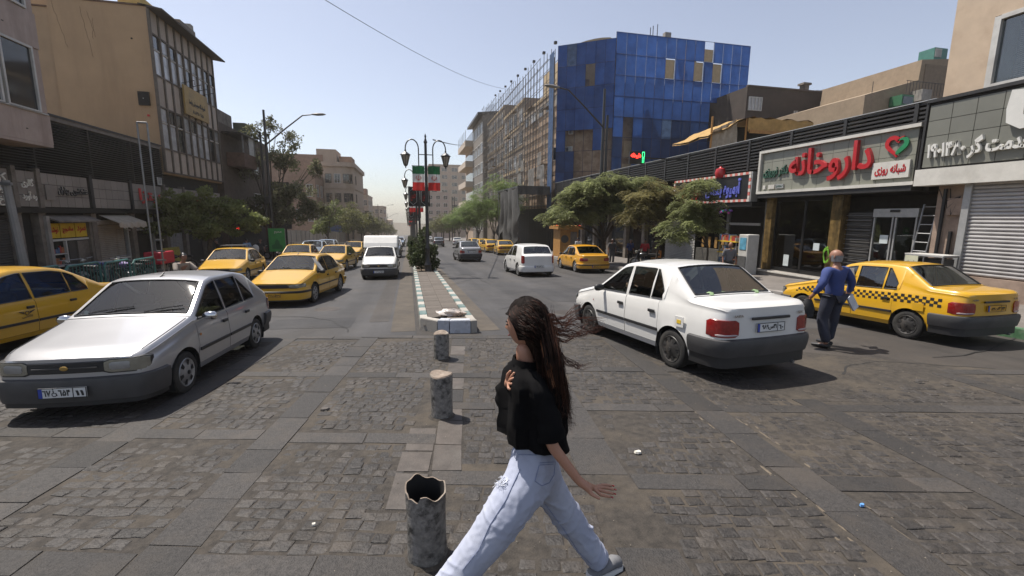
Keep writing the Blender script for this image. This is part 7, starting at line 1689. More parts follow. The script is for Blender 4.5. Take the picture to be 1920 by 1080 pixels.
b = MB(); b.obox((-.814, -1.35, .70), (.008, .17, .15)); o = b.obj('fuel_flap', P_white, white, bevel=.01); b = MB(); b.obox((-.820, -1.35, .70), (.005, .08, .05)); b.obj('fuel_sticker', M_yel, o)
b = MB(); b.lathe([(0, .006), (.022, 0)], 3, (0, 0, 0), axis='X'); b.v = [(-p[0] - .808, p[1] + 1.40 - .42, p[2] + .68) for p in b.v]; b.obj('side_repeater', M_tail, white)
for k, (x, y) in enumerate(((-.38, -1.52), (-.15, -1.5), (.42, -1.52))):
    b = MB(); b.lathe([(0, 0), (.06, .01), (.085, .045), (.06, .09), (0, .10)], 10, (x, y + .12, 1.0)); b.obj('shelf_clutter', mat('clutter_green', (.22, .32, .16), rough=.8, var=.4, scale=12), white, smooth=60)
chk = build_car('pride', P_yellow, 'steel', label='yellow taxi with a black checker band parked before the silver shutter', cat='taxi', plate=('۲۳ت۸۴۲', '۴۴'), plate_m=M_plateY, checker=True, name='taxi')
place_at(chk, 10.18, 7.62, 1.0, 0.99)
b = MB(); b.grid([[(-.775 + .012 * j, -.02 + .62 * i / 6, 1.31 - .06 * j - (.0 if i < 4 else .05 * (i - 3))) for j in range(5)] for i in range(7)], flip=True); b.obj('window_shade', M_fw, chk, smooth=60)
b = MB(); b.tube([(-.79, .1, 1.24), (-.79, .25, 1.255), (-.79, .36, 1.23)], .02, n=5); b.obj('shade_print', M_fr, chk)
b = MB(); b.obox((-.812, -1.35, .66), (.006, .19, .15)); b.obj('fuel_flap', P_yellow, chk, bevel=.01)
t1 = build_car('saloon', P_yellow, 'cover', label='yellow taxi saloon with white cloth in its window, behind the silver car', cat='taxi', plate=('۱۲ت۱۳۸', '۷۱'), plate_m=M_plateY, taxi='rack', bumper_m=P_yellow, name='taxi', ws_m=G_ws)
place_at(t1, -3.40, 15.45, 172.5, 0.98)
for ch in list(t1.children):
    if ch.name.startswith('roof_rack'): bpy.data.objects.remove(ch)
b = MB(); b.grid([[(-.60 - .05 * j - .02 * math.sin(i), .50 + .07 * i, 1.33 - .075 * j + .02 * math.sin(i * 2 + j)) for j in range(6)] for i in range(5)]); o = b.obj('window_cloth', M_fw, t1, smooth=70)
G_TAXI = 'yellow taxis on the left carriageway'
def dupcar(src, label, x, y, h, s=1.0, group=None):
    c_ = copy_tree(src); c_['label'] = label; place_at(c_, x, y, h, s)
    if group: c_['group'] = group
    elif 'group' in c_: del c_['group']
    return c_
tr_ = build_car('saloon', P_yellow, 'cover', label='yellow taxi saloon with a black roof rack, second in line ahead of white van', cat='taxi', plate=('۵۶ت۳۲۱', '۲۲'), plate_m=M_plateY, taxi='rack', bumper_m=P_yellow, name='taxi')
place_at(tr_, -4.13, 27.6, 175.5, 0.98)
dupcar(tr_, 'yellow taxi with roof rack mostly hidden behind the nearest left lane taxi', -6.35, 28.7, 181.5)
dupcar(tr_, 'yellow taxi farthest back in the left lanes, beside the white van', -4.35, 38.6, 175)
dupcar(tr_, 'yellow taxi with roof rack standing at the blue and white kerb', -7.55, 21.8, 184)
dupcar(t1, 'yellow taxi cut off by the left picture edge beside the silver car', -7.40, 9.58, 175.3)
for o in bpy.data.objects:
    if o.parent is not None and o.name.startswith('window_cloth') and o.parent.get('label', '').startswith('yellow taxi cut'): bpy.data.objects.remove(o); break
cutcab = [o for o in bpy.data.objects if o.get('label', '').startswith('yellow taxi cut')][0]
b = MB()
for sg in (1, -1): b.grid([[(-.868, .22 + sg * (.05 + .10 * f), .665 + .035 * f + w * (.018 - .012 * f)) for w in (-1, 1)] for f in (0, .5, 1)], flip=sg > 0)
b.tube([(-.868, .22 + .035 * math.cos(q), .66 + .035 * math.sin(q)) for q in [k * .6283 for k in range(11)]], .006, n=4); b.obj('door_emblem', M_trim, cutcab)
lettering('تاکسی', (-.868, .22, .60), (0, -1, 0), (0, 0, 1), width=.2, height=.05, m=M_trim, parent=cutcab, depth=.003, name='door_letters', world=False)
# white van: small pick-up cab with a box body
van = build_car('pride', P_white, 'cover', label='white van with a tall box body driving towards camera beside the median', plate=('۸۵ی۴۳۲', '۲۱'), van=True, name='white_van', cat='van')
yb0, yb1 = 1.30 - van['half'], -.86 - van['half']
prof = [(yb0 + .02, 1.36), (yb0 - .12, 1.60), (yb0 - .36, 1.88), (yb0 - .52, 1.96), (yb1, 1.96), (yb1, .78), (yb0 - .42, .78), (yb0 - .42, 1.30)]
b = MB(); b.prism([(-.80, y, z) for y, z in prof], (1.60, 0, 0)); o = b.obj('cargo_box', mat('white_box_panel', (.62, .61, .58), rough=.5, var=.05, stain=(.42, .4, .36), stain_amt=.35, streak=True), van, fix=True, bevel=.06); 
b = MB()
for sg in (-1, 1): b.tube([(sg * .805, yb0 - .5, 1.9), (sg * .805, yb1 + .05, 1.9)], .02, n=5); b.tube([(sg * .805, yb0 - .5, .8), (sg * .805, yb1 + .05, .8)], .02, n=5)
b.obj('box_rails', M_alu, van)
place_at(van, -1.33, 22.4, 179.7, 1.0)
# right carriageway
ht = build_car('hatch', P_white, 'cover', label='white five door hatchback driving away in the right carriageway', plate=('۴۴د۷۱۲', '۱۰'), name='hatchback', bumper_m=P_white, strip=False); place_at(ht, 5.95, 22.1, .5, 1.0)
sd = build_car('saloon', P_yel2, 'cover', label='deep yellow taxi saloon with smooth yellow bumper parked at right kerb', cat='taxi', plate=('۱۸ت۲۵۵', '۳۳'), plate_m=M_plateY, bumper_m=P_yel2, name='taxi', strip=False); place_at(sd, 9.50, 23.5, -2.5, 1.0)
p2 = build_car('pride', P_silver, 'steel', label='small silver white saloon driving away, middle of the right carriageway', plate=('۳۱ص۵۶۹', '۵۵'), name='saloon_car'); place_at(p2, 4.35, 34.2, 2.5, 1.03)
RG = 'yellow taxis queued along the right kerb'
q4 = dupcar(t1, 'yellow taxi at the rear of the queue along the right kerb', 9.25, 43.5, -4); 
for ch in list(q4.children):
    if ch.name.startswith('window_cloth'): bpy.data.objects.remove(ch)
for i, (x, y, lab) in enumerate(((8.95, 49.6, 'yellow taxi second in the queue along the right kerb'), (9.1, 55.8, 'yellow taxi third in the queue along the right kerb'), (9.0, 62.5, 'yellow taxi fourth in the right kerb queue, roof only just visible'))):
    dupcar(q4, lab, x, y, 2 + 3 * i)
wf = build_car('saloon', P_white, 'cover', label='far white saloon ahead of the taxi queue on the right', name='saloon_car', detail=1, bumper_m=P_white); place_at(wf, 8.9, 84, -4)
dg = build_car('hatch', P_grey, 'cover', label='far dark grey hatchback beside the median in right carriageway', name='hatchback', detail=1); place_at(dg, 4.6, 72, 0)
bg = build_car('hatch', P_blueg, 'cover', label='blue grey car half hidden behind the left lane taxis', name='hatchback', detail=1); place_at(bg, -7.2, 37, 181)
dupcar(bg, 'second blue grey car farther back by the left hoarding', -7.4, 44, 180)
for i, (x, y, src, lab) in enumerate(((-1.5, 41, dg, 'dark hatchback following the white van along the median'), (-1.6, 55, wf, 'white saloon behind the dark hatchback in the median lane'), (-4.4, 60, dg, 'distant dark hatchback in the middle left lane'), (-1.5, 75, bg, 'distant blue grey car in the median lane'),
                                      (-4.5, 82, wf, 'distant white saloon in the middle left lane'), (-1.6, 98, wf, 'most distant white saloon in the median lane'), (5.2, 118, wf, 'tiny distant white saloon in right carriageway'))):
    dupcar(src, lab, x, y, 180 if x < 0 else 0)
# ------------------------------------------------------------------ people
M_skin = mat('skin', (.34, .185, .125), rough=.5, var=.08, scale=9, spec=.4); M_skinT = mat('tanned_skin', (.26, .13, .085), rough=.5, var=.1, scale=9, spec=.4)
M_hairK = mat('dark_hair', (.012, .009, .008), rough=.35, var=.3, scale=20, spec=.6); M_hairG = mat('grey_hair', (.22, .21, .2), rough=.7, var=.2, scale=30)
def skin_mesh(name, verts, edges, radii, m, parent=None, sub=2, root=0, world=False, smooth=True, post=None, remesh=0.0):
    me = bpy.data.meshes.new(name); me.from_pydata([tuple(v) for v in verts], edges, []); o = bpy.data.objects.new(name, me); sc.collection.objects.link(o)
    md = o.modifiers.new('skin', 'SKIN'); md.use_smooth_shade = True
    for i, r in enumerate(radii): d = me.skin_vertices[0].data[i]; d.radius = r if isinstance(r, tuple) else (r, r); d.use_root = (i == root)
    sb = o.modifiers.new('sub', 'SUBSURF'); sb.levels = sub; sb.render_levels = sub
    if remesh:
        rm = o.modifiers.new('rm', 'REMESH'); rm.mode = 'VOXEL'; rm.voxel_size = remesh; sm = o.modifiers.new('sm', 'SMOOTH'); sm.factor = .5; sm.iterations = 6
    dg = bpy.context.evaluated_depsgraph_get(); ev = o.evaluated_get(dg); out = bpy.data.meshes.new_from_object(ev); bpy.data.objects.remove(o); bpy.data.meshes.remove(me)
    out.name = name; out.materials.clear(); out.materials.append(m); out.shade_smooth()
    if post: post(out)
    ob = link(name, out, parent, world=world); return ob
def head_mesh(c, fwd, up, h, name, m, parent, world=False):
    """a head with brow, nose, lips, chin and ears. c: centre, h: height"""
    c = Vector(c); f = Vector(fwd).normalized(); u = Vector(up).normalized(); r_ = f.cross(u).normalized(); b = MB(); n, k = 26, 22; P = []
    for j in range(k + 1):
        th = math.pi * j / k; z = math.cos(th); row_ = []
        for i in range(n):
            a = 2 * math.pi * i / n; x, y = math.sin(th) * math.cos(a), math.sin(th) * math.sin(a)     # x forward, y right
            fx, fy, fz = x * .40, y * .325, z * .5
            if z < 0: q = -z; fy *= 1 - .30 * q; fx *= 1 - (.12 if x > 0 else .34) * q
            if x > 0:
                fr = max(0, x) ** 2; ay = abs(y)
                fx += .075 * math.exp(-((z + .13) / .13) ** 2 - (ay / .16) ** 2)                            # nose
                fx += .02 * math.exp(-((z - .16) / .08) ** 2) * fr - .03 * math.exp(-((z - .03) / .09) ** 2 - ((ay - .33) / .17) ** 2)   # brow, eye sockets
                fx += .022 * math.exp(-((z + .48) / .06) ** 2 - (ay / .25) ** 2) + .02 * math.exp(-((z + .80) / .12) ** 2 - (ay / .25) ** 2)
            row_.append(c + f * (fx * h) + r_ * (fy * h) + u * (fz * h))
        P.append(row_)
    b.grid(P, cv=True)
    for s_ in (-1, 1):
        e = c + r_ * (s_ * .325 * h) - u * (.04 * h) - f * (.02 * h); b.tube([e - u * .13 * h, e + r_ * s_ * .05 * h - f * .03 * h, e + u * .14 * h - f * .02 * h], [.02 * h, .05 * h, .035 * h], n=7)
    return b
def add_head(t, c, fwd, h, skin, world=False, eyes=True):
    b = head_mesh(c, fwd, (0, 0, 1), h, 'head', skin, t)
    f = Vector(fwd).normalized(); r_ = f.cross(Vector((0, 0, 1))).normalized(); c = Vector(c)
    o = b.obj('head', skin, t, smooth=179, world=world)
    if eyes:
        e = MB()
        for s_ in (-1, 1): e.obox(c + f * .36 * h + r_ * s_ * .13 * h + Vector((0, 0, .015 * h)), (.05 * h, .05 * h, .028 * h)); e.obox(c + f * .375 * h + r_ * s_ * .13 * h + Vector((0, 0, .085 * h)), (.04 * h, .09 * h, .02 * h))
        e.obj('eyes', M_hairK, t, world=world); e = MB(); e.obox(c + f * .352 * h - Vector((0, 0, .24 * h)), (.04 * h, .13 * h, .022 * h), Matrix.Rotation(math.atan2(f.y, f.x), 3, 'Z')); e.obj('mouth', mat('lips', (.28, .09, .075), rough=.5), t, world=world)
def person(label, x, y, heading, shirt, trousers, hair=M_hairK, pose=None, H=1.72, skin=M_skinT, group=None, long_sleeve=False, z=None, bald=False, seated=False, fingers=False, shoes=None, nolegs=False):
    t = thing('person', label, 'person', (x, y, G(y) if z is None else z), R(heading), group=group); p = dict(hipL=(-.09, 0, .91), hipR=(.09, 0, .91), kneeL=(-.1, .05, .49), kneeR=(.1, .02, .49), ankL=(-.1, .0, .08), ankR=(.1, -.03, .08), toeL=(-.12, .17, .035), toeR=(.12, .14, .035),
        pel=(0, 0, .96), waist=(0, -.01, 1.10), chest=(0, 0, 1.30), neck=(0, 0, 1.46), shL=(-.185, 0, 1.40), shR=(.185, 0, 1.40), elL=(-.24, -.03, 1.12), elR=(.24, -.03, 1.12), wrL=(-.25, .05, .87), wrR=(.25, .05, .87), hd=(0, .03, 1.60), look=(0, 1, 0))
    if pose: p.update(pose)
    V_ = lambda k: Vector(p[k])
    names = ['pel', 'waist', 'chest', 'neck', 'shL', 'elL', 'wrL', 'shR', 'elR', 'wrR']
    vs = [V_(k) for k in names]; ed = [(0, 1), (1, 2), (2, 3), (2, 4), (4, 5), (5, 6), (2, 7), (7, 8), (8, 9)]; rd = [(.13, .10), (.115, .085), (.135, .10), .05, .055, .04, .026, .055, .04, .026]
    vs.append(V_('hd') + Vector((0, -.01, -.06))); ed.append((3, 10)); rd.append(.045)
    for s_, w, e in (('L', 6, 5), ('R', 9, 8)):
        d = (vs[w] - vs[e]).normalized(); side = d.cross(Vector((0, 1, 0))).normalized(); k = len(vs); vs.append(vs[w] + d * .07); ed.append((w, k)); rd.append((.032, .018))
        if fingers:
            for q in range(4):
                a = vs[k] + side * (.026 - .017 * q) + d * .02; n0 = len(vs); vs += [a + d * .03, a + d * .055 + Vector((0, .015, 0)), a + d * (.075 if q in (1, 2) else .065) + Vector((0, .035, 0))]; ed += [(k, n0), (n0, n0 + 1), (n0 + 1, n0 + 2)]; rd += [.010, .009, .0075]
            n0 = len(vs); vs += [vs[w] + d * .04 + Vector((0, .035, 0)), vs[w] + d * .075 + Vector((0, .055, 0))]; ed += [(w, n0), (n0, n0 + 1)]; rd += [.012, .009]
        else:
            n0 = len(vs); vs += [vs[k] + d * .05 + Vector((0, .02, 0)), vs[w] + d * .05 + Vector((0, .04, 0))]; ed += [(k, n0), (w, n0 + 1)]; rd += [(.024, .012), .011]
    if not nolegs:
        for s_ in 'LR':
            k = len(vs); vs += [V_('hip' + s_), V_('knee' + s_), V_('ank' + s_), V_('toe' + s_)]; ed += [(0, k), (k, k + 1), (k + 1, k + 2), (k + 2, k + 3)]; rd += [.08, .052, .035, .03]
    skin_mesh('body', vs, ed, rd, skin, t, sub=1)
    add_head(t, V_('hd'), p['look'], .235, skin, eyes=True)
    if not bald:
        f = Vector(p['look']).normalized(); b = MB(); c = V_('hd'); P = []
        rg = f.cross(Vector((0, 0, 1)))
        for j in range(8):
            th = .02 + 1.62 * j / 7; P.append([])
            for i in range(18):
                a = 6.283 * i / 18; x_, y_ = math.sin(th) * math.cos(a), math.sin(th) * math.sin(a); cut = -.02 if x_ > .3 else 0; zz = math.cos(th)
                if x_ > .35 and zz < .45: zz = .45
                P[-1].append(c + f * (x_ * .40 * .235 * 1.08 - .004) + rg * (y_ * .325 * .235 * 1.09) + Vector((0, 0, zz * .5 * .235 * 1.08)))
        b.grid(P, cv=True); b.obj('hair', hair, t, smooth=60)
    else:
        f = Vector(p['look']).normalized(); b = MB(); c = V_('hd'); P = []; rg = f.cross(Vector((0, 0, 1)))
        for j in range(5):
            zz = .08 - .46 * j / 4; P.append([])
            for i in range(15):
                a = 1.15 + (6.283 - 2.3) * i / 14; P[-1].append(c + f * (math.cos(a) * .40 * .235 * (1.03 - .30 * max(0, -zz))) + rg * (math.sin(a) * .325 * .235 * (1.05 - .3 * max(0, -zz))) + Vector((0, 0, zz * .235)))
        b.grid(P); b.obj('hair', hair, t, smooth=60)
    sv = [V_('pel') + Vector((0, 0, -.11)), V_('waist'), V_('chest'), V_('chest') * .35 + V_('neck') * .65, V_('shL'), V_('elL'), V_('shR'), V_('elR')]; se = [(0, 1), (1, 2), (2, 3), (2, 4), (4, 5), (2, 6), (6, 7)]; sr = [(.165, .125), (.15, .115), (.165, .13), .075, .078, .062, .078, .062]
    if long_sleeve:
        for a, e, w in ((5, 'elL', 'wrL'), (7, 'elR', 'wrR')): k = len(sv); sv.append(V_(e) * .25 + V_(w) * .75); se.append((a, k)); sr.append(.045)
    def crumple(me):
        for v in me.vertices:
            q = v.co * 9; d = noise.noise(q) * .008 + noise.noise(v.co * 22) * .004; v.co += Vector((v.normal.x * d, v.normal.y * d, 0))
    skin_mesh('shirt', sv, se, sr, shirt, t, sub=2, post=crumple)
    if not nolegs:
        tv = [V_('pel') + Vector((0, 0, .02)), V_('hipL'), V_('kneeL'), V_('ankL') + Vector((0, 0, .02)), V_('hipR'), V_('kneeR'), V_('ankR') + Vector((0, 0, .02))]
        skin_mesh('trousers', tv, [(0, 1), (1, 2), (2, 3), (0, 4), (4, 5), (5, 6)], [(.145, .115), .105, .082, .072, .105, .082, .072], trousers, t, sub=2, post=crumple)
        for s_ in 'LR':
            b = MB(); a, e = V_('ank' + s_), V_('toe' + s_); d = (e - a); d.z = 0; d.normalize(); b.tube([a - d * .05 + Vector((0, 0, -.03)), a + d * .05 + Vector((0, 0, -.03)), e + d * .03], [.04, .045, .03], n=8); b.obj('shoe', shoes or M_trim, t, smooth=60)
    return t
C_blue = mat('blue_shirt', (.032, .052, .17), rough=.85, var=.12, scale=6); C_navy = mat('navy_trousers', (.025, .028, .045), rough=.85, var=.2); C_dark = mat('dark_cloth', (.02, .02, .022), rough=.9, var=.2); C_lblue = mat('light_blue_shirt', (.16, .24, .36), rough=.85); C_redc = mat('red_shirt', (.4, .02, .03), rough=.85); C_wht = mat('white_shirt', (.5, .5, .5), rough=.85); C_grey = mat('grey_cloth', (.12, .12, .13), rough=.9); C_bei = mat('beige_cloth', (.3, .26, .22), rough=.9)
man = person('balding man in blue shirt walking away towards checkered taxi, seen from behind', 7.32, 6.25, 8, C_blue, C_navy, M_hairG, dict(shL=(-.20, 0, 1.43), shR=(.20, 0, 1.43), elL=(-.33, -.03, 1.17), elR=(.33, -.06, 1.16), wrL=(-.35, .10, .93), wrR=(.39, .04, .92), kneeL=(-.11, .06, .5), kneeR=(.11, .03, .5), ankL=(-.10, -.05, .08), ankR=(.13, .07, .08), toeL=(-.13, .12, .035), toeR=(.16, .24, .035), hd=(.0, .03, 1.645), neck=(0, 0, 1.5), look=(-.25, 1, 0)), bald=True, long_sleeve=True, fingers=True)
man.scale = (1.13, 1.12, 1.0); MS = Matrix.Diagonal((1.13, 1.12, 1, 1))
b = MB(); b.obox((.45, -.02, .80), (.13, .03, .32), Matrix.Rotation(R(-38), 3, 'Y')); o = b.obj('folded_paper', mat('white_paper', (.6, .62, .66), rough=.8)); o.matrix_world = Matrix.Translation((7.32, 6.25, G(6.25))) @ Matrix.Rotation(R(8), 4, 'Z') @ MS; tag(o, 'folded white papers held in the right hand of the man in blue', 'papers')
b = MB(); P = []
for j in range(6):
    f = j / 5; w = .045 + .10 * math.sin(min(1, f * 1.3) * 1.9); P.append([(-.36 + w * math.cos(a) * .9, .14 + w * .55 * math.sin(a), .90 - .33 * f) for a in [k * 6.283 / 12 for k in range(12)]])
b.grid(P, cv=True, flip=True); b.add(P[-1], [list(range(12))]); b.tube([(-.36, .14, .9), (-.35, .13, .95)], .02, n=6); o = b.obj('carrier_bag', C_dark, smooth=50); o.matrix_world = Matrix.Translation((7.32, 6.25, G(6.25))) @ Matrix.Rotation(R(8), 4, 'Z') @ MS; tag(o, 'small black bag hanging from the left hand of the man in blue', 'bag')
person('bald man with sunglasses on the right pavement, head above white car roof', 12.6, 15.4, 160, C_grey, C_dark, M_hairG, dict(look=(.2, 1, 0)), bald=True)
for lab, x, y, h, c1, c2 in (('seated person in bright red shirt by the white shutter', 14.3, 25.0, 150, C_redc, C_dark), ('person in dark blue shirt beside the one in red by shutter', 14.0, 26.3, 190, C_blue, C_dark), ('person in white shirt standing by dark shop behind yellow taxi', 13.6, 34.5, 10, C_wht, C_dark),
                             ('person in grey robe walking on the pavement behind yellow taxi', 13.3, 27.5, 170, C_grey, C_grey), ('man in light blue shirt standing by the green poster on left', -10.9, 34.0, 40, C_lblue, C_navy), ('man in dark clothes beside light blue shirted man on left pavement', -10.4, 35.2, 200, C_dark, C_dark), ('dark clothed man standing further left under the street tree', -11.6, 31.0, 120, C_dark, C_dark),
                             ('distant pedestrian in dark clothes near the hoarding fence', -10.2, 60, 10, C_dark, C_navy), ('distant pedestrian in white shirt under right trees', 13.2, 64, 180, C_wht, C_navy), ('distant pedestrian in beige top under right trees', 12.9, 52, 0, C_bei, C_dark)):
    person(lab, x, y, h, c1, c2)
person('dark capped man in beige jacket riding a bicycle behind the silver car', -6.15, 14.0, 230, C_bei, C_dark, M_hairK, dict(pel=(0, -.15, .82), waist=(0, -.1, .95), chest=(0, 0, 1.12), neck=(0, .06, 1.28), shL=(-.185, .02, 1.2), shR=(.185, .02, 1.2), hipL=(-.09, -.13, .8), hipR=(.09, -.13, .8), kneeL=(-.12, .2, .62), kneeR=(.12, .15, .5), ankL=(-.1, .05, .25), ankR=(.1, .0, .12), toeL=(-.1, .2, .2), toeR=(.1, .15, .08), wrL=(-.25, .38, .95), wrR=(.25, .38, .95), elL=(-.26, .2, 1.02), elR=(.26, .2, 1.02), hd=(0, .1, 1.41)))
# driver of the white car
dv = person('driver in the white car with one hand raised to the steering wheel', 0, 0, 0, C_dark, C_dark, M_hairK, dict(pel=(0, 0, .50), waist=(0, -.03, .64), chest=(0, -.07, .84), neck=(0, -.08, .99), shL=(-.18, -.07, .95), shR=(.18, -.07, .95), elL=(-.27, .12, .78), elR=(.22, .12, .76), wrL=(-.16, .33, .96), wrR=(.1, .34, .92), hd=(0, -.05, 1.14), look=(-.2, 1, 0)), nolegs=True, skin=M_skin)
Mw = white.matrix_basis.copy(); dv.location = Mw @ Vector((-.33, .02, 0)); dv.rotation_euler = Mw.to_euler(); dv.scale = white.scale
dv2 = person('driver in dark shirt behind the silver car windscreen', 0, 0, 0, C_grey, C_dark, M_hairK, dict(pel=(0, 0, .50), waist=(0, -.03, .64), chest=(0, -.07, .84), neck=(0, -.08, .99), shL=(-.18, -.07, .95), shR=(.18, -.07, .95), elL=(-.27, .12, .78), elR=(.22, .12, .76), wrL=(-.16, .33, .96), wrR=(.1, .34, .92), hd=(0, -.05, 1.14)), nolegs=True)
Mw = silver.matrix_basis.copy(); dv2.location = Mw @ Vector((-.33, .02, 0)); dv2.rotation_euler = Mw.to_euler()

# ------------------------------------------------------------------ the walking woman
def W(px, py, Y): x, z = aY(px, py, Y); return Vector((x, Y, z))
wm = thing('person', 'young woman with long windblown dark hair, black shirt and pale wide jeans striding left', 'person', (.68, 2.05, G(2.05)))
YT, YN, YF = 2.06, 1.92, 2.20
M_jean = mat('pale_denim', (.36, .385, .475), rough=.95, var=.10, scale=3.5, bump=.15, bscale=420, stain=(.46, .48, .55), stain_amt=.7, stain_scale=3.2, spec=.2)
M_seam = mat('denim_seam', (.20, .23, .34), rough=.9, var=.1); M_shirtk = mat('black_gauze_shirt', (.0065, .0062, .0065), rough=.95, var=.4, scale=5, bump=.12, bscale=260, spec=.1)
M_skinW = mat('woman_skin', (.40, .205, .135), rough=.45, var=.06, scale=8, spec=.4)
def wrinkle(axis_pts, amp, seed, dens=26):
    def f(me):
        for v in me.vertices:
            p = v.co; best = min(range(len(axis_pts) - 1), key=lambda k: ((axis_pts[k] + axis_pts[k + 1]) / 2 - p).length); a = (axis_pts[best + 1] - axis_pts[best]).normalized(); s = (p - axis_pts[best]).dot(a); q = p - a * s
            w = noise.noise((q.x * 7 + seed, q.y * 7, s * 5 + seed)) ; fold = math.sin(s * dens + 5.5 * w + 7 * q.x + 9 * q.y + seed); lon = noise.noise((q.x * 30, q.y * 30, s * 2.2 + seed))
            k = .45 + .55 * noise.noise((p.x * 4, p.y * 4, p.z * 4 + seed)); v.co += v.normal * (amp * (fold * .55 * max(0, k) + lon * .8 + noise.noise(p * 14) * .5))
    return f
# body: one continuous skin from pelvis to head root and both hands
pel = W(1000, 850, YT); wst = W(1000, 800, YT); cst = W(1000, 735, YT); nk = W(984, 672, YT); nk2 = W(980, 640, YT)
shN = W(1006, 722, 1.945); elN = W(1035, 836, 1.885); wrN = W(1088, 905, 1.86); shF = W(972, 706, 2.22); elF = W(948, 775, 2.30); wrF = W(953, 722, 2.12)
vs = [pel, wst, cst, nk, nk2, shN, elN, wrN, shF, elF, wrF]; ed = [(0, 1), (1, 2), (2, 3), (3, 4), (2, 5), (5, 6), (6, 7), (2, 8), (8, 9), (9, 10)]
rd = [.10, .085, .095, .045, .046, .036, .031, .023, .045, .035, .023]
def hand(w, i_w, palm_end, tips, thumb, r0, side):
    k = len(vs); vs.append(w.lerp(palm_end, .55)); ed.append((i_w, k)); rd.append((.020, .030)); 
    for (mid, tip) in tips:
        n0 = len(vs); base = palm_end + (mid - palm_end) * .25; vs.extend([base, mid, tip]); ed.extend([(k, n0), (n0, n0 + 1), (n0 + 1, n0 + 2)]); rd.extend([r0, r0 * .92, r0 * .72])
    n0 = len(vs); vs.extend([thumb[0], thumb[1]]); ed.extend([(k if side else i_w, n0), (n0, n0 + 1)]); rd.extend([r0 * 1.05, r0 * .75])
pN = W(1112, 914, 1.86)
hand(wrN, 7, pN, [(W(1131, 909, 1.90), W(1148, 911, 1.905)), (W(1133, 914, 1.875), W(1152, 918, 1.875)), (W(1131, 921, 1.85), W(1151, 926, 1.85)), (W(1126, 928, 1.83), W(1146, 932, 1.83))], (W(1108, 926, 1.83), W(1126, 936, 1.80)), .0095, True)
pF = W(954, 716, 2.04)
hand(wrF, 10, pF, [(W(959, 706, 1.99), W(965, 698, 1.975)), (W(957, 712, 1.98), W(965, 708, 1.965)), (W(956, 720, 1.98), W(962, 719, 1.965)), (W(953, 728, 1.98), W(958, 731, 1.97))], (W(952, 702, 2.03), W(958, 695, 2.0)), .0085, True)
skin_mesh('body', vs, ed, rd, M_skinW, wm, sub=2, world=True)
b = MB()
for p_ in (W(1150, 911, 1.897), W(1154, 918, 1.867), W(1153, 926, 1.842), W(1148, 932.5, 1.822)): b.obox(p_, (.010, .010, .006), Matrix.Rotation(.3, 3, 'Y'))
b.obj('nails', mat('red_nail_varnish', (.3, .03, .03), rough=.2), wm, world=True, bevel=.002)
HC = W(985, 606, YT + .01); HF = Vector((-.86, .50, -.12)).normalized()
add_head(wm, HC, HF, .232, M_skinW, world=True, eyes=True)
# jeans
jv = [W(998, 806, YT), W(1002, 878, YT), W(988, 905, 1.975), W(958, 943, 1.955), W(930, 988, 1.945), W(888, 1042, 1.94), W(846, 1100, 1.94), W(806, 1150, 1.94),
      W(1022, 905, 2.15), W(1050, 948, 2.18), W(1078, 988, 2.19), W(1103, 1026, 2.185), W(1130, 1058, 2.18)]
je = [(0, 1), (1, 2), (2, 3), (3, 4), (4, 5), (5, 6), (6, 7), (1, 8), (8, 9), (9, 10), (10, 11), (11, 12)]
jr = [(.116, .116), (.135, .135), (.122, .122), (.128, .12), (.112, .108), (.100, .098), (.100, .1), (.104, .1), (.108, .108), (.100, .1), (.092, .092), (.082, .082), (.078, .078)]
axis = [jv[k] for k in (0, 1, 3, 4, 5, 7)]; axis2 = [jv[k] for k in (8, 10, 12)]
def denim(p):
    # creases: sharp ridges running slantwise round the legs, strongest at crotch, knees and hems
    w = noise.noise(p * 5) ; k1 = max(0, math.exp(-((p.z - .78) / .12) ** 2)) + .8 * math.exp(-((p.z - .46) / .12) ** 2) + .9 * math.exp(-((p.z - .12) / .14) ** 2) + .25
    r1 = 1 - abs(math.sin(p.z * 34 + p.x * 22 + 5 * w + p.y * 9)); r2 = 1 - abs(math.sin(p.z * 21 - p.x * 27 + 4 * noise.noise(p * 4 + Vector((7, 0, 0)))))
    m1 = max(0, noise.noise(p * 6 + Vector((3, 1, 0))) + .15); m2 = max(0, noise.noise(p * 5 + Vector((0, 9, 4))) + .1)
    return .020 * k1 * (r1 ** 2 * m1 + r2 ** 2 * m2) - .004 + .0025 * noise.noise(p * 40) + .006 * noise.noise(p * 9)
jo = skin_mesh('jeans', jv, je, jr, M_jean, wm, sub=2, root=1, world=True, remesh=.0085, post=lambda me: [setattr(v, 'co', v.co + v.normal * denim(v.co)) for v in me.vertices])
# seams: laid on the surface by ray casting sideways
from mathutils.bvhtree import BVHTree
_bm = bmesh.new(); _bm.from_mesh(jo.data); _bv = BVHTree.FromBMesh(_bm); _bm.free(); _off = jo.location.copy() + wm.location
def on_jeans(px, py, lift=.0025):
    d = Vector(_ray(px, py)).normalized(); o_ = Vector((0, 0, CAM_H)); h = _bv.ray_cast(o_, d); h = _bv.ray_cast(o_ , d) if h[0] is None else h
    return h[0] - d * lift if h[0] is not None else None
def seam(pts, r, m, nm):
    P = []
    for (x0, y0), (x1, y1) in zip(pts, pts[1:]):
        for k in range(8):
            q = on_jeans(x0 + (x1 - x0) * k / 8, y0 + (y1 - y0) * k / 8)
            if q is not None: P.append(q)
    if len(P) > 3: bb = MB(); bb.tube(P, r, n=5); bb.obj(nm, m, wm, world=True)
seam([(975, 880), (948, 938), (918, 985), (898, 1030), (862, 1075)], .0020, M_seam, 'side_seam')
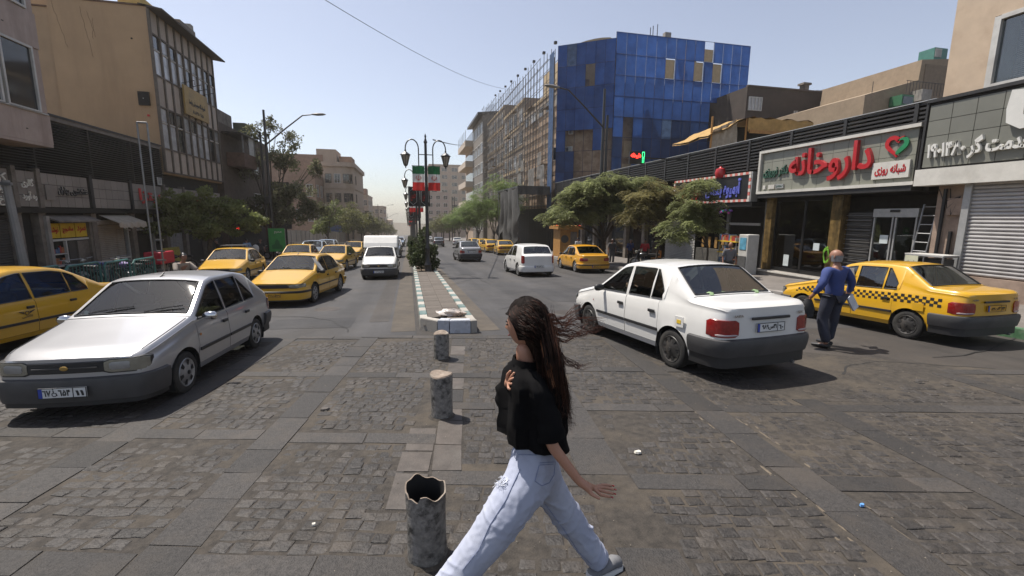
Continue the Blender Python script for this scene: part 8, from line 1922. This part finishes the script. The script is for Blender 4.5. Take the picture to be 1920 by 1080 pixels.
seam([(1012, 868), (1041, 866), (1039, 890), (1030, 905), (1016, 911), (1003, 902), (1012, 868)], .0018, M_seam, 'back_pocket'); seam([(1012, 872), (1041, 870)], .0016, M_seam, 'pocket_hem')
seam([(1022, 945), (1055, 990), (1085, 1035), (1112, 1062)], .0022, M_seam, 'inner_seam'); seam([(965, 852), (1005, 853), (1043, 848)], .0018, M_seam, 'yoke_seam')
for k, (px, py) in enumerate(((963, 838), (966, 846), (970, 855))):
    q = on_jeans(px, py, .004)
    if q is not None: bb = MB(); bb.obox(q, (.018, .012, .03), Matrix.Rotation(.4, 3, 'Y')); bb.obj('belt_loop', M_jean, wm, world=True, bevel=.004)
M_fray = mat('frayed_white_cotton', (.7, .72, .78), rough=.95)
rr = random.Random(4); bb = MB()
for k in range(70):
    q = on_jeans(926 + rr.uniform(-5, 14) + 7 * math.sin(k), 902 + rr.uniform(-7, 8), -.002) or on_jeans(936 + rr.uniform(-2, 16), 898 + rr.uniform(-6, 8), -.002)
    if q is None: continue
    bb.tube([q, q + Vector((rr.uniform(-.022, .008), rr.uniform(-.02, 0), rr.uniform(-.01, .012))), q + Vector((rr.uniform(-.035, .015), rr.uniform(-.025, 0), rr.uniform(-.022, .014)))], [.0022, .0016, .0008], n=4)
bb.obj('frayed_tear', M_fray, wm, world=True)
# shoes
M_shoe = mat('grey_white_trainer', (.16, .16, .165), rough=.7, var=.25, scale=8); M_sole = mat('trainer_sole', (.6, .6, .58), rough=.7)
def shoe(a, d, up_, L_=.25):
    d = d.normalized(); s_ = d.cross(up_).normalized(); u = s_.cross(d).normalized(); b = MB(); P = []
    for f, w, h in ((0, .02, .03), (.06, .036, .07), (.25, .038, .085), (.45, .042, .065), (.7, .048, .048), (.9, .042, .034), (1, .015, .015)): P.append([a + d * (f * L_) + s_ * (w * math.cos(q)) + u * (h * (.5 + .5 * math.sin(q))) for q in [k * 6.283 / 14 for k in range(14)]])
    b.grid(P, cv=True); o = b.obj('shoe', M_shoe, wm, smooth=60, world=True); b = MB(); P = []
    for f, w in ((-.02, .02), (.06, .04), (.25, .041), (.45, .044), (.7, .051), (.9, .045), (1.02, .016)): P.append([a + d * (f * L_) + s_ * w + u * .018, a + d * (f * L_) + s_ * w - u * .012, a + d * (f * L_) - s_ * w - u * .012, a + d * (f * L_) - s_ * w + u * .018])
    b.grid(P, cv=True); b.add(P[0], [(0, 1, 2, 3)]); b.add(P[-1], [(3, 2, 1, 0)]); b.obj('sole', M_sole, o, world=True)
shoe(W(1163, 1062, 2.20), W(1098, 1084, 2.13) - W(1163, 1062, 2.20), Vector((-.5, 0, 1)))
shoe(W(828, 1165, 1.95), Vector((-1, .05, .25)), Vector((0.25, 0, 1)))
# shirt: boxy, open hem; own rings so that it hangs free
def ring(px0, px1, py0, py1, Yc, dep, n=36, bulge=0.0):
    a, c = W(px0, py0, Yc), W(px1, py1, Yc); m_ = (a + c) / 2; hx = (c - a) / 2; return [m_ + hx * math.copysign(abs(math.cos(q)) ** .8, math.cos(q)) + Vector((0, dep * math.copysign(abs(math.sin(q)) ** .8, math.sin(q)), 0)) for q in [k * 6.283185 / n for k in range(n)]]
RG_ = [ring(966, 1004, 672, 676, 2.06, .058), ring(960, 1012, 682, 684, 2.06, .075), ring(951, 1024, 696, 694, 2.06, .150), ring(949, 1036, 712, 710, 2.06, .185), ring(949, 1044, 735, 735, 2.06, .180), ring(946, 1050, 765, 765, 2.06, .165), ring(943, 1054, 795, 798, 2.06, .16), ring(942, 1060, 814, 832, 2.06, .155)]
rows = []
for j in range(len(RG_) - 1):
    for q in range(4):
        f = q / 4; rows.append([RG_[j][k].lerp(RG_[j + 1][k], f) for k in range(36)])
rows.append(RG_[-1]); rows.append([p.lerp(sum(RG_[-1], Vector()) / 36, .10) + Vector((0, 0, .012)) for p in RG_[-1]])
def fold(p, k, j):
    c = Vector((W(1000, 700, 2.06).x, 2.06, p.z)); n_ = (p - c); n_.z = 0; n_.normalize(); g = min(1, j / 10); return p + n_ * (g * (.010 * math.sin(k * 6.283 / 36 * 13 + 3 * noise.noise((p.x * 8, p.y * 8, p.z * 5))) * min(1, j / 18) + .016 * math.sin(k * 6.283 / 36 * 7 + 1.5 * noise.noise((p.x * 6, p.y * 6, p.z * 3))) + .012 * noise.noise((p.x * 9, p.y * 9, p.z * 6)) + .006 * noise.noise(p * 24)))
rows = [[fold(p, k, j) for k, p in enumerate(r_)] for j, r_ in enumerate(rows)]
b = MB(); b.grid(rows, cv=True, flip=True); b.obj('shirt', M_shirtk, wm, smooth=70, world=True)
def sleeve(pts, rads, nm):
    b = MB(); Q = []; R_ = []
    for (a, c), (ra, rc) in zip(zip(pts, pts[1:]), zip(rads, rads[1:])):
        for k in range(6): Q.append(a.lerp(c, k / 6)); R_.append(ra + (rc - ra) * k / 6)
    Q.append(pts[-1]); R_.append(rads[-1]); b.tube(Q, R_, n=24, cap=False)
    b.v = [tuple(Vector(p) + Vector((noise.noise(Vector(p) * 14), noise.noise(Vector(p) * 14 + Vector((5, 0, 0))), 0)) * .012 + Vector((.005 * math.sin(p[2] * 90 + p[0] * 40), 0, 0))) for p in b.v]; b.obj(nm, M_shirtk, wm, smooth=70, world=True, fix=True)
sleeve([W(1000, 703, 1.99), W(1012, 736, 1.925), W(1028, 790, 1.90), W(1036, 824, 1.88)], [.045, .060, .064, .062], 'sleeve')
sleeve([W(975, 700, 2.18), W(955, 735, 2.27), W(950, 760, 2.28)], [.055, .07, .062], 'sleeve')
b = MB(); cpts = [p + Vector((0, 0, .012)) for p in RG_[0]]; b.grid([RG_[1], [p.lerp(q, .5) + Vector((0, 0, .02)) for p, q in zip(RG_[0], RG_[1])], RG_[0]], cv=True); b.obj('collar', M_shirtk, wm, smooth=60, world=True)
# hair: scalp shell plus locks
M_hairW = mat('dark_brown_hair', (.017, .0098, .0072), rough=.6, var=.45, scale=30, spec=.12); M_hairR = mat('reddish_hair_tips', (.060, .024, .015), rough=.45, var=.4, scale=30, spec=.15); M_hairO = mat('copper_lock', (.28, .115, .05), rough=.4, var=.25, scale=30)
rg = HF.cross(Vector((0, 0, 1))).normalized(); up_ = rg.cross(HF).normalized(); b = MB(); P = []
hh = .232
for j in range(15):
    th = .03 + 2.05 * j / 14; P.append([])
    for i in range(36):
        a = 6.283 * i / 36; x_, y_, z_ = math.sin(th) * math.cos(a), math.sin(th) * math.sin(a), math.cos(th)
        if x_ > .42 and z_ < .42: z_ = max(z_, .42 - (x_ < .5) * .3)
        k = 1.16 + .035 * noise.noise((x_ * 5, y_ * 5 + a, z_ * 2)) + .02 * math.sin(a * 9 + z_ * 3); P[-1].append(HC + HF * (x_ * .40 * hh * k - .012) + rg * (y_ * .36 * hh * k) + up_ * (z_ * .5 * hh * k))
b.grid(P, cv=True); b.obj('hair', mat('hair_root', (.009, .006, .005), rough=.75, spec=.08), wm, smooth=50, world=True)
rr = random.Random(21)
def lock(pts, r, b, curl=.008, ph=0.0, n=4, steps=22):
    Q = []; m_ = len(pts) - 1
    for k in range(steps + 1):
        f = k / steps * m_; i = min(int(f), m_ - 1); g = f - i
        p0, p1, p2, p3 = pts[max(0, i - 1)], pts[i], pts[i + 1], pts[min(m_, i + 2)]
        p = .5 * ((2 * p1) + (p2 - p0) * g + (2 * p0 - 5 * p1 + 4 * p2 - p3) * g * g + (3 * p1 - p0 - 3 * p2 + p3) * g ** 3); t_ = k / steps; am = curl * t_ ** .7
        Q.append(p + (noise.noise_vector(p * 6.5) * .017 + noise.noise_vector(p * 15 + Vector((ph, 0, 0))) * .005) * min(1, max(0, t_ * 1.5 - .15)) + Vector((math.sin(t_ * 17 + ph) * am, math.cos(t_ * 15 + ph) * am, math.sin(t_ * 13 + ph * 2) * am * .5)))
    b.tube(Q, [r * (1 - .75 * (k / steps) ** 1.5) * min(1, .12 + 4 * k / steps) for k in range(steps + 1)], n=n, cap=False)
b1, b2, b3 = MB(), MB(), MB()
# the dark mass of hair hanging down the back, under the locks
hm = MB(); P = []
for j, (x0, x1, y, dp) in enumerate(((962, 1026, 590, .085), (966, 1034, 615, .095), (982, 1042, 640, .09), (996, 1047, 668, .085), (1008, 1052, 700, .085), (1014, 1056, 735, .075), (1022, 1058, 765, .055), (1032, 1058, 790, .03))):
    a, c = W(x0, y, YT), W(x1, y, YT); m_ = (a + c) / 2; hx = (c - a) / 2; P.append([m_ + hx * math.cos(q) * (1 + .03 * math.sin(q * 9 + j)) + Vector((0, dp * math.sin(q) * (1 + .08 * math.sin(q * 11)), 0)) for q in [k * 6.283 / 30 for k in range(30)]])
hm.grid(P, cv=True); hm.obj('hair_mass', M_hairW, wm, smooth=60, world=True)
for k in range(1500):
    # roots over the crown and back of the head, falling down the back
    a = rr.uniform(-2.5, 2.5); el = rr.uniform(-.5, 1.35); d = (-HF * math.cos(a) * math.cos(el) + rg * math.sin(a) * math.cos(el) + up_ * math.sin(el))
    root = HC + HF * (d.dot(HF) * .40 * hh * 1.1) + rg * (d.dot(rg) * .37 * hh * 1.12) + up_ * (d.dot(up_) * .5 * hh * 1.1)
    if d.dot(HF) > .25: continue
    Yd = YT + rr.uniform(-.13, .13); sp_ = rr.random(); L_ = rr.uniform(.55, 1.0)
    p1 = HC - HF * rr.uniform(.06, .13) + rg * (d.dot(rg) * .10) + Vector((0, 0, -.04 + .05 * el)); p2 = W(1008 + 38 * sp_ + rr.uniform(-10, 8), 665, Yd); p3 = W(1018 + 40 * sp_ + rr.uniform(-8, 8), 720, Yd); p4 = W(1020 + 42 * sp_ + rr.uniform(-14, 14), 720 + 62 * L_ + rr.uniform(-10, 24), Yd)
    lock([root, root.lerp(p1, .6) + d * .02, p2, p3, p4], rr.uniform(.0006, .0014), b2 if rr.random() < .10 + .12 * sp_ else b1, .004, rr.uniform(0, 6.28), n=3, steps=18)
for k in range(120):      # long thin locks reaching lower, over the back of the shirt
    Yd = YT - .15 + rr.uniform(-.03, .05); x = rr.uniform(1030, 1064); lock([W(x - 26, 585 + rr.uniform(-18, 50), Yd + .08), W(x - 10, 670 + rr.uniform(-15, 20), Yd), W(x, 740, Yd), W(x + rr.uniform(-8, 8), 775, Yd), W(x + rr.uniform(-6, 14), 790 + rr.uniform(-12, 26), Yd)], rr.uniform(.0008, .002), b1 if k % 3 else b2, .008, rr.uniform(0, 6.28), n=3, steps=18)
# wind blown strands to the right
fly = [((1030, 600), (1048, 596), (1066, 590), (1082, 578), (1090, 570)), ((1034, 606), (1060, 606), (1078, 598), (1100, 598), (1128, 601)), ((1036, 614), (1062, 618), (1082, 622), (1098, 616), (1120, 610)), ((1032, 622), (1064, 630), (1090, 628), (1112, 622), (1128, 616)), ((1030, 590), (1046, 602), (1060, 608), (1074, 600), (1088, 605)),
       ((1036, 632), (1058, 640), (1076, 632), (1096, 628), (1104, 622)), ((1046, 658), (1060, 672), (1078, 682), (1092, 686), (1112, 685)), ((1044, 668), (1056, 678), (1072, 683), (1084, 684), (1090, 683)), ((1030, 612), (1050, 622), (1070, 612), (1090, 612), (1106, 606))]
for k, f_ in enumerate(fly):
    for q in range(11):
        Yd = YT + rr.uniform(-.06, .06); lock([W(1000, 600 + 4 * k, Yd)] + [W(x + rr.uniform(-3, 3) * (1 + .4 * i), y + rr.uniform(-2.5, 2.5) * (1 + .5 * i), Yd + .02 * i) for i, (x, y) in enumerate(f_)], rr.uniform(.0009, .0022), b2, .013, rr.uniform(0, 6), n=4, steps=28)
for k in range(40): Yd = YT - .12 + rr.uniform(-.008, .008); lock([W(1006 + rr.uniform(-6, 6), 606 + rr.uniform(-20, 20), Yd + .05), W(1020, 664, Yd), W(1026 + k * .22, 692, Yd - .02), W(1028 + k * .2, 706, Yd - .03), W(1040 + rr.uniform(-4, 4), 722 + rr.uniform(-6, 8), Yd - .03)], .0022, b3, .010, (k % 4) * .5, n=3)
def scalp(d, k=1.14): d = d.normalized(); return HC + HF * (d.dot(HF) * .40 * hh * k - .012) + rg * (d.dot(rg) * .365 * hh * k) + up_ * (d.dot(up_) * .5 * hh * k)
for k in range(2400):      # locks combed back from the parting over both sides of the head
    u = rr.uniform(-.5, 1.0); sd = -1 if rr.random() < .72 else 1; j = lambda q: rr.uniform(-q, q); v = rr.uniform(-.05, .12)
    pts = [scalp(up_ + HF * u + rg * (.08 * sd + j(.05)), 1.13), scalp(up_ * (.62 + j(.1)) + rg * (.75 * sd) + HF * (u * .95 - .05), 1.16), scalp(up_ * (.12 + v + j(.12)) + rg * (.9 * sd) + HF * (u * .55 - .28), 1.2), scalp(up_ * (-.42 + j(.12)) + rg * (.62 * sd) - HF * (.62 + j(.15)), 1.25)]
    sp_ = rr.random(); Yd = YT + sd * rr.uniform(.02, .11); pts += [W(1010 + 36 * sp_, 668, Yd), W(1018 + 40 * sp_ + j(5), 712 + j(12), Yd), W(1022 + 44 * sp_ + j(8), 752 + j(26), Yd)]
    lock(pts, rr.uniform(.0006, .0013), b2 if rr.random() < .10 else b1, .003, rr.uniform(0, 6.28), n=3, steps=24)
for k in range(260):      # curling reddish ends to the right of the back
    Yd = YT + rr.uniform(-.12, .1); x = rr.uniform(1030, 1052); y = rr.uniform(690, 745); e = rr.uniform(6, 26); lock([W(x - 14, y - 50, Yd), W(x, y, Yd), W(x + e * .6, y + 26, Yd), W(x + e * .7, y + 46, Yd), W(x + e * 1.25, y + 58 + rr.uniform(-8, 16), Yd)], rr.uniform(.0008, .0018), b2 if rr.random() < .6 else b1, .012, rr.uniform(0, 6.28), n=3, steps=18)
b1.obj('hair_locks', M_hairW, wm, smooth=60, world=True); b2.obj('hair_locks', M_hairR, wm, smooth=60, world=True); b3.obj('hair_locks', M_hairO, wm, smooth=60, world=True)
# ------------------------------------------------------------------ barriers, bikes, bins on the left pavement
M_tealb = mat('teal_barrier_paint', (.03, .13, .115), rough=.45, var=.15, scale=6)
def barrier(label, x, y0, y1):
    t = thing('crowd_barrier', label, 'barrier', (x, (y0 + y1) / 2, G(y0) + .15), group='teal steel barriers along the left kerb'); z = G((y0 + y1) / 2) + .15
    b = MB(); b.tube([(x, y0, z), (x, y0, z + .92), (x, y0 + .1, z + 1.02), (x, y1 - .1, z + 1.02), (x, y1, z + .92), (x, y1, z)], .035, n=7); b.tube([(x, y0, z + .2), (x, y1, z + .2)], .025, n=6); b.obj('frame', M_tealb, t, world=True)
    k = y0 + .14
    while k < y1 - .1: b = MB(); b.tube([(x, k, z + .2), (x, k, z + 1.0)], .012, n=4, cap=False); b.obj('bar', M_tealb, t, world=True); k += .14
for i, (y0, y1, lab) in enumerate(((11.0, 12.4, 'teal barrier seen over the roof of the cut off taxi'), (12.6, 14.0, 'teal barrier second from left, full of bicycles'), (14.2, 15.5, 'teal barrier third from left behind the silver car'), (15.7, 17.0, 'teal barrier at the right end of the row'))): barrier(lab, -9.25, y0 + 2.0, y1 + 2.0)
M_bike = mat('bike_frame_paint', (.04, .045, .06), rough=.4, var=.3)
def motorbike(label, x, y, h, m, seat=M_trim):
    t = thing('motorbike', label, 'motorbike', (x, y, G(y) + .15), R(h)); 
    for yy in (-.62, .62):
        b = MB(); b.lathe([(.20, -.05), (.27, -.055), (.30, -.03), (.30, .03), (.27, .055), (.20, .05)], 20, (0, yy, .30), axis='X'); w = b.obj('wheel', M_rub, t, smooth=40); b = MB(); b.lathe([(0, .03), (.2, .012), (.2, -.012), (0, -.03)], 14, (0, yy, .30), axis='X'); b.obj('rim', M_rimm, w)
    b = MB(); b.tube([(0, -.62, .3), (0, -.2, .42), (0, .25, .5), (0, .42, .85)], [.03, .06, .06, .035], n=8); b.tube([(.06, .62, .3), (.06, .48, .9)], .025, n=6); b.tube([(-.06, .62, .3), (-.06, .48, .9)], .025, n=6); b.obj('frame', M_bike, t, smooth=50)
    b = MB(); b.obox((0, .05, .35), (.26, .40, .28)); b.obj('engine', M_metal, t, bevel=.04); b = MB(); P = []
    for f, w, hh in ((0, .06, .05), (.3, .13, .11), (.7, .13, .12), (1, .05, .05)): P.append([(w * math.cos(a), -.02 + .44 * f, .74 + hh * math.sin(a)) for a in [k * 6.283 / 10 for k in range(10)]])
    b.grid(P, cv=True, flip=True); b.add(P[0], [list(range(10))]); b.add(P[-1], [list(range(10))]); b.obj('tank', m, t, smooth=50)
    b = MB(); b.obox((0, -.38, .76), (.24, .62, .11)); b.obj('seat', seat, t, bevel=.04); b = MB(); b.tube([(-.36, .36, 1.0), (-.12, .46, .98), (.12, .46, .98), (.36, .36, 1.0)], .018, n=6); b.obj('handlebar', M_metal, t); b = MB(); b.lathe([(0, .09), (.09, .06), (.10, 0), (.05, -.08), (0, -.1)], 12, (0, .56, .88), axis='Y'); b.obj('headlight', M_lens, t, smooth=50)
    b = MB(); b.tube([(.14, .1, .25), (.15, -.3, .25), (.15, -.75, .34)], [.03, .04, .045], n=7); b.obj('exhaust', M_chrome, t, smooth=50); return t
C_p = (mat('dark_red_tank', (.25, .02, .02), rough=.3, coat=.5), mat('blue_tank', (.03, .06, .25), rough=.3, coat=.5), mat('black_tank', (.015, .015, .016), rough=.3, coat=.5), mat('violet_cover', (.14, .1, .25), rough=.6))
for i, (lab, x, y, h, m) in enumerate((('dark motorbike parked before the yellow snack shop', -11.2, 18.4, 70, C_p[2]), ('blue motorbike leaning beside the grey board of snack shop', -11.6, 20.3, 110, C_p[1]), ('motorbike with pale covers before the beige roller shutter', -11.3, 21.6, 80, C_p[2]), ('violet covered motorbike behind the right barrier', -10.3, 19.4, 60, C_p[3]),
                                ('red motorbike standing by the green poster', -10.3, 37.5, 95, C_p[0]), ('dark motorbike beside the green poster, left of the red one', -10.9, 36.3, 80, C_p[2]), ('dark motorbike parked on right pavement by thin acacia', 12.9, 22.3, 60, C_p[2]), ('dark motorbike next to the dim shop right of white pole, left side', -11.6, 26.0, 90, C_p[2]))): motorbike(lab, x, y, h, m)
def bicycle(label, x, y, h, lean=0.0):
    t = thing('bicycle', label, 'bicycle', (x, y, G(y) + .15), R(h)); 
    for yy in (-.52, .52):
        b = MB(); b.tube([(0, yy + .33 * math.cos(a), .34 + .33 * math.sin(a)) for a in [k * 6.283 / 24 for k in range(25)]], .016, n=5); w = b.obj('wheel', M_rub, t); b = MB()
        for k in range(10): a = k * .6283; b.tube([(0, yy, .34), (0, yy + .32 * math.cos(a), .34 + .32 * math.sin(a))], .003, n=3)
        b.obj('spokes', M_metal, w)
    b = MB()
    for p, q in (((0, -.52, .34), (0, -.15, .32)), ((0, -.15, .32), (0, .33, .78)), ((0, -.25, .82), (0, .33, .80)), ((0, -.15, .32), (0, -.27, .92)), ((0, -.52, .34), (0, -.25, .80)), ((0, .52, .34), (0, .31, .95))): b.tube([p, q], .018, n=6)
    b.obj('frame', M_bike, t); b = MB(); b.tube([(-.27, .26, .98), (-.1, .34, .97), (.1, .34, .97), (.27, .26, .98)], .014, n=6); b.obj('handlebar', M_metal, t); b = MB(); b.obox((0, -.28, .95), (.14, .24, .06)); b.obj('saddle', M_trim, t, bevel=.02); return t
bicycle('black bicycle ridden by the capped man behind silver car', -6.15, 14.0, 230).location.z = G(14.0)
for i in range(3): bicycle(('bicycle leaning inside the second teal barrier', 'bicycle stacked behind the third teal barrier', 'bicycle next to the violet motorbike by barriers')[i], -9.75, 14.0 + i * 1.6, 20 + 15 * i)
t = thing('cargo_box', 'bright red delivery box on a motorbike before the dark doorway', 'box', (-11.2, 23.4, .1)); wbox(t, 'box', mat('red_box', (.42, .02, .04), rough=.45), -11.6, 23.0, -.25, -10.9, 24.2, .3, bevel=.05); motorbike('motorbike carrying a red delivery box, left pavement', -11.25, 23.6, 0, C_p[2])
t = thing('bin', 'small white domed litter bin on a post near the green poster', 'bin', (-9.6, 31.5, G(31))); b = MB(); b.lathe([(0, .1), (.16, .1), (.18, .55), (.2, .56), (.17, .72), (.08, .80), (0, .82)], 14, (-9.6, 31.5, G(31.5) + .55)); b.obj('drum', M_wframe, t, world=True, smooth=50); b = MB(); b.tube([(-9.6, 31.5, G(31.5)), (-9.6, 31.5, G(31.5) + .7)], .04, n=6); b.obj('post', M_metal, t, world=True)
t = thing('yellow_notice', 'leaning yellow sale board by the grey shutter on the left', 'board', (-12.4, 27.6, G(27.6))); b = MB(); b.prism([(-12.5, 26.9, G(27) + .15), (-12.3, 28.2, G(27) + .15), (-12.45, 28.2, G(27) + 1.3), (-12.65, 26.9, G(27) + 1.3)], (-.04, 0, 0)); b.obj('board', mat('dull_yellow_board', (.35, .3, .05), rough=.6, var=.25, scale=6), t, world=True)
# small goods and chairs by the white shutter
t = thing('chair', 'orange plastic chair beside the white shutter behind the thin acacia', 'chair', (14.4, 23.9, G(23.9))); M_oc = mat('orange_plastic', (.45, .16, .02), rough=.4)
z = G(23.9) + .15; wbox(t, 'seat', M_oc, 14.2, 23.7, z + .42, 14.65, 24.1, z + .46); wbox(t, 'backrest', M_oc, 14.62, 23.7, z + .46, 14.66, 24.1, z + .9)
for xx in (14.24, 14.6):
    for yy in (23.74, 24.06): b = MB(); b.tube([(xx, yy, z), (xx, yy, z + .42)], .018, n=5); b.obj('leg', M_oc, t, world=True)
# yellow hose looped on the gold column
t = thing('hose_coil', 'bright green looped hose hanging on the gold column of the pharmacy', 'hose', (16.2, 14.3, .9)); b = MB(); b.tube([(16.2, 14.35 + .12 * math.cos(a) + .02 * math.sin(3 * a), .55 + .28 * math.sin(a) + .004 * k) for k, a in enumerate([k * .5 for k in range(30)])], .022, n=6); b.obj('coil', mat('lime_hose', (.2, .45, .05), rough=.4), t, world=True, smooth=60)
# ------------------------------------------------------------------ air
hz = MB(); hz.box(-450, -10, G(862) - 3, 450, 858, 34); hzo = hz.obj('haze', None)
hzo.data.materials.clear(); hm_ = bpy.data.materials.new('haze_air'); hm_.use_nodes = True; N = hm_.node_tree.nodes; L = hm_.node_tree.links
for x in list(N): N.remove(x)
o_ = N.new('ShaderNodeOutputMaterial'); pv = N.new('ShaderNodeVolumePrincipled'); pv.inputs['Color'].default_value = (.86, .80, .72, 1); pv.inputs['Density'].default_value = .0006; pv.inputs['Anisotropy'].default_value = .3
L.new(pv.outputs[0], o_.inputs['Volume']); hzo.data.materials.append(hm_); hzo['kind'] = 'stuff'
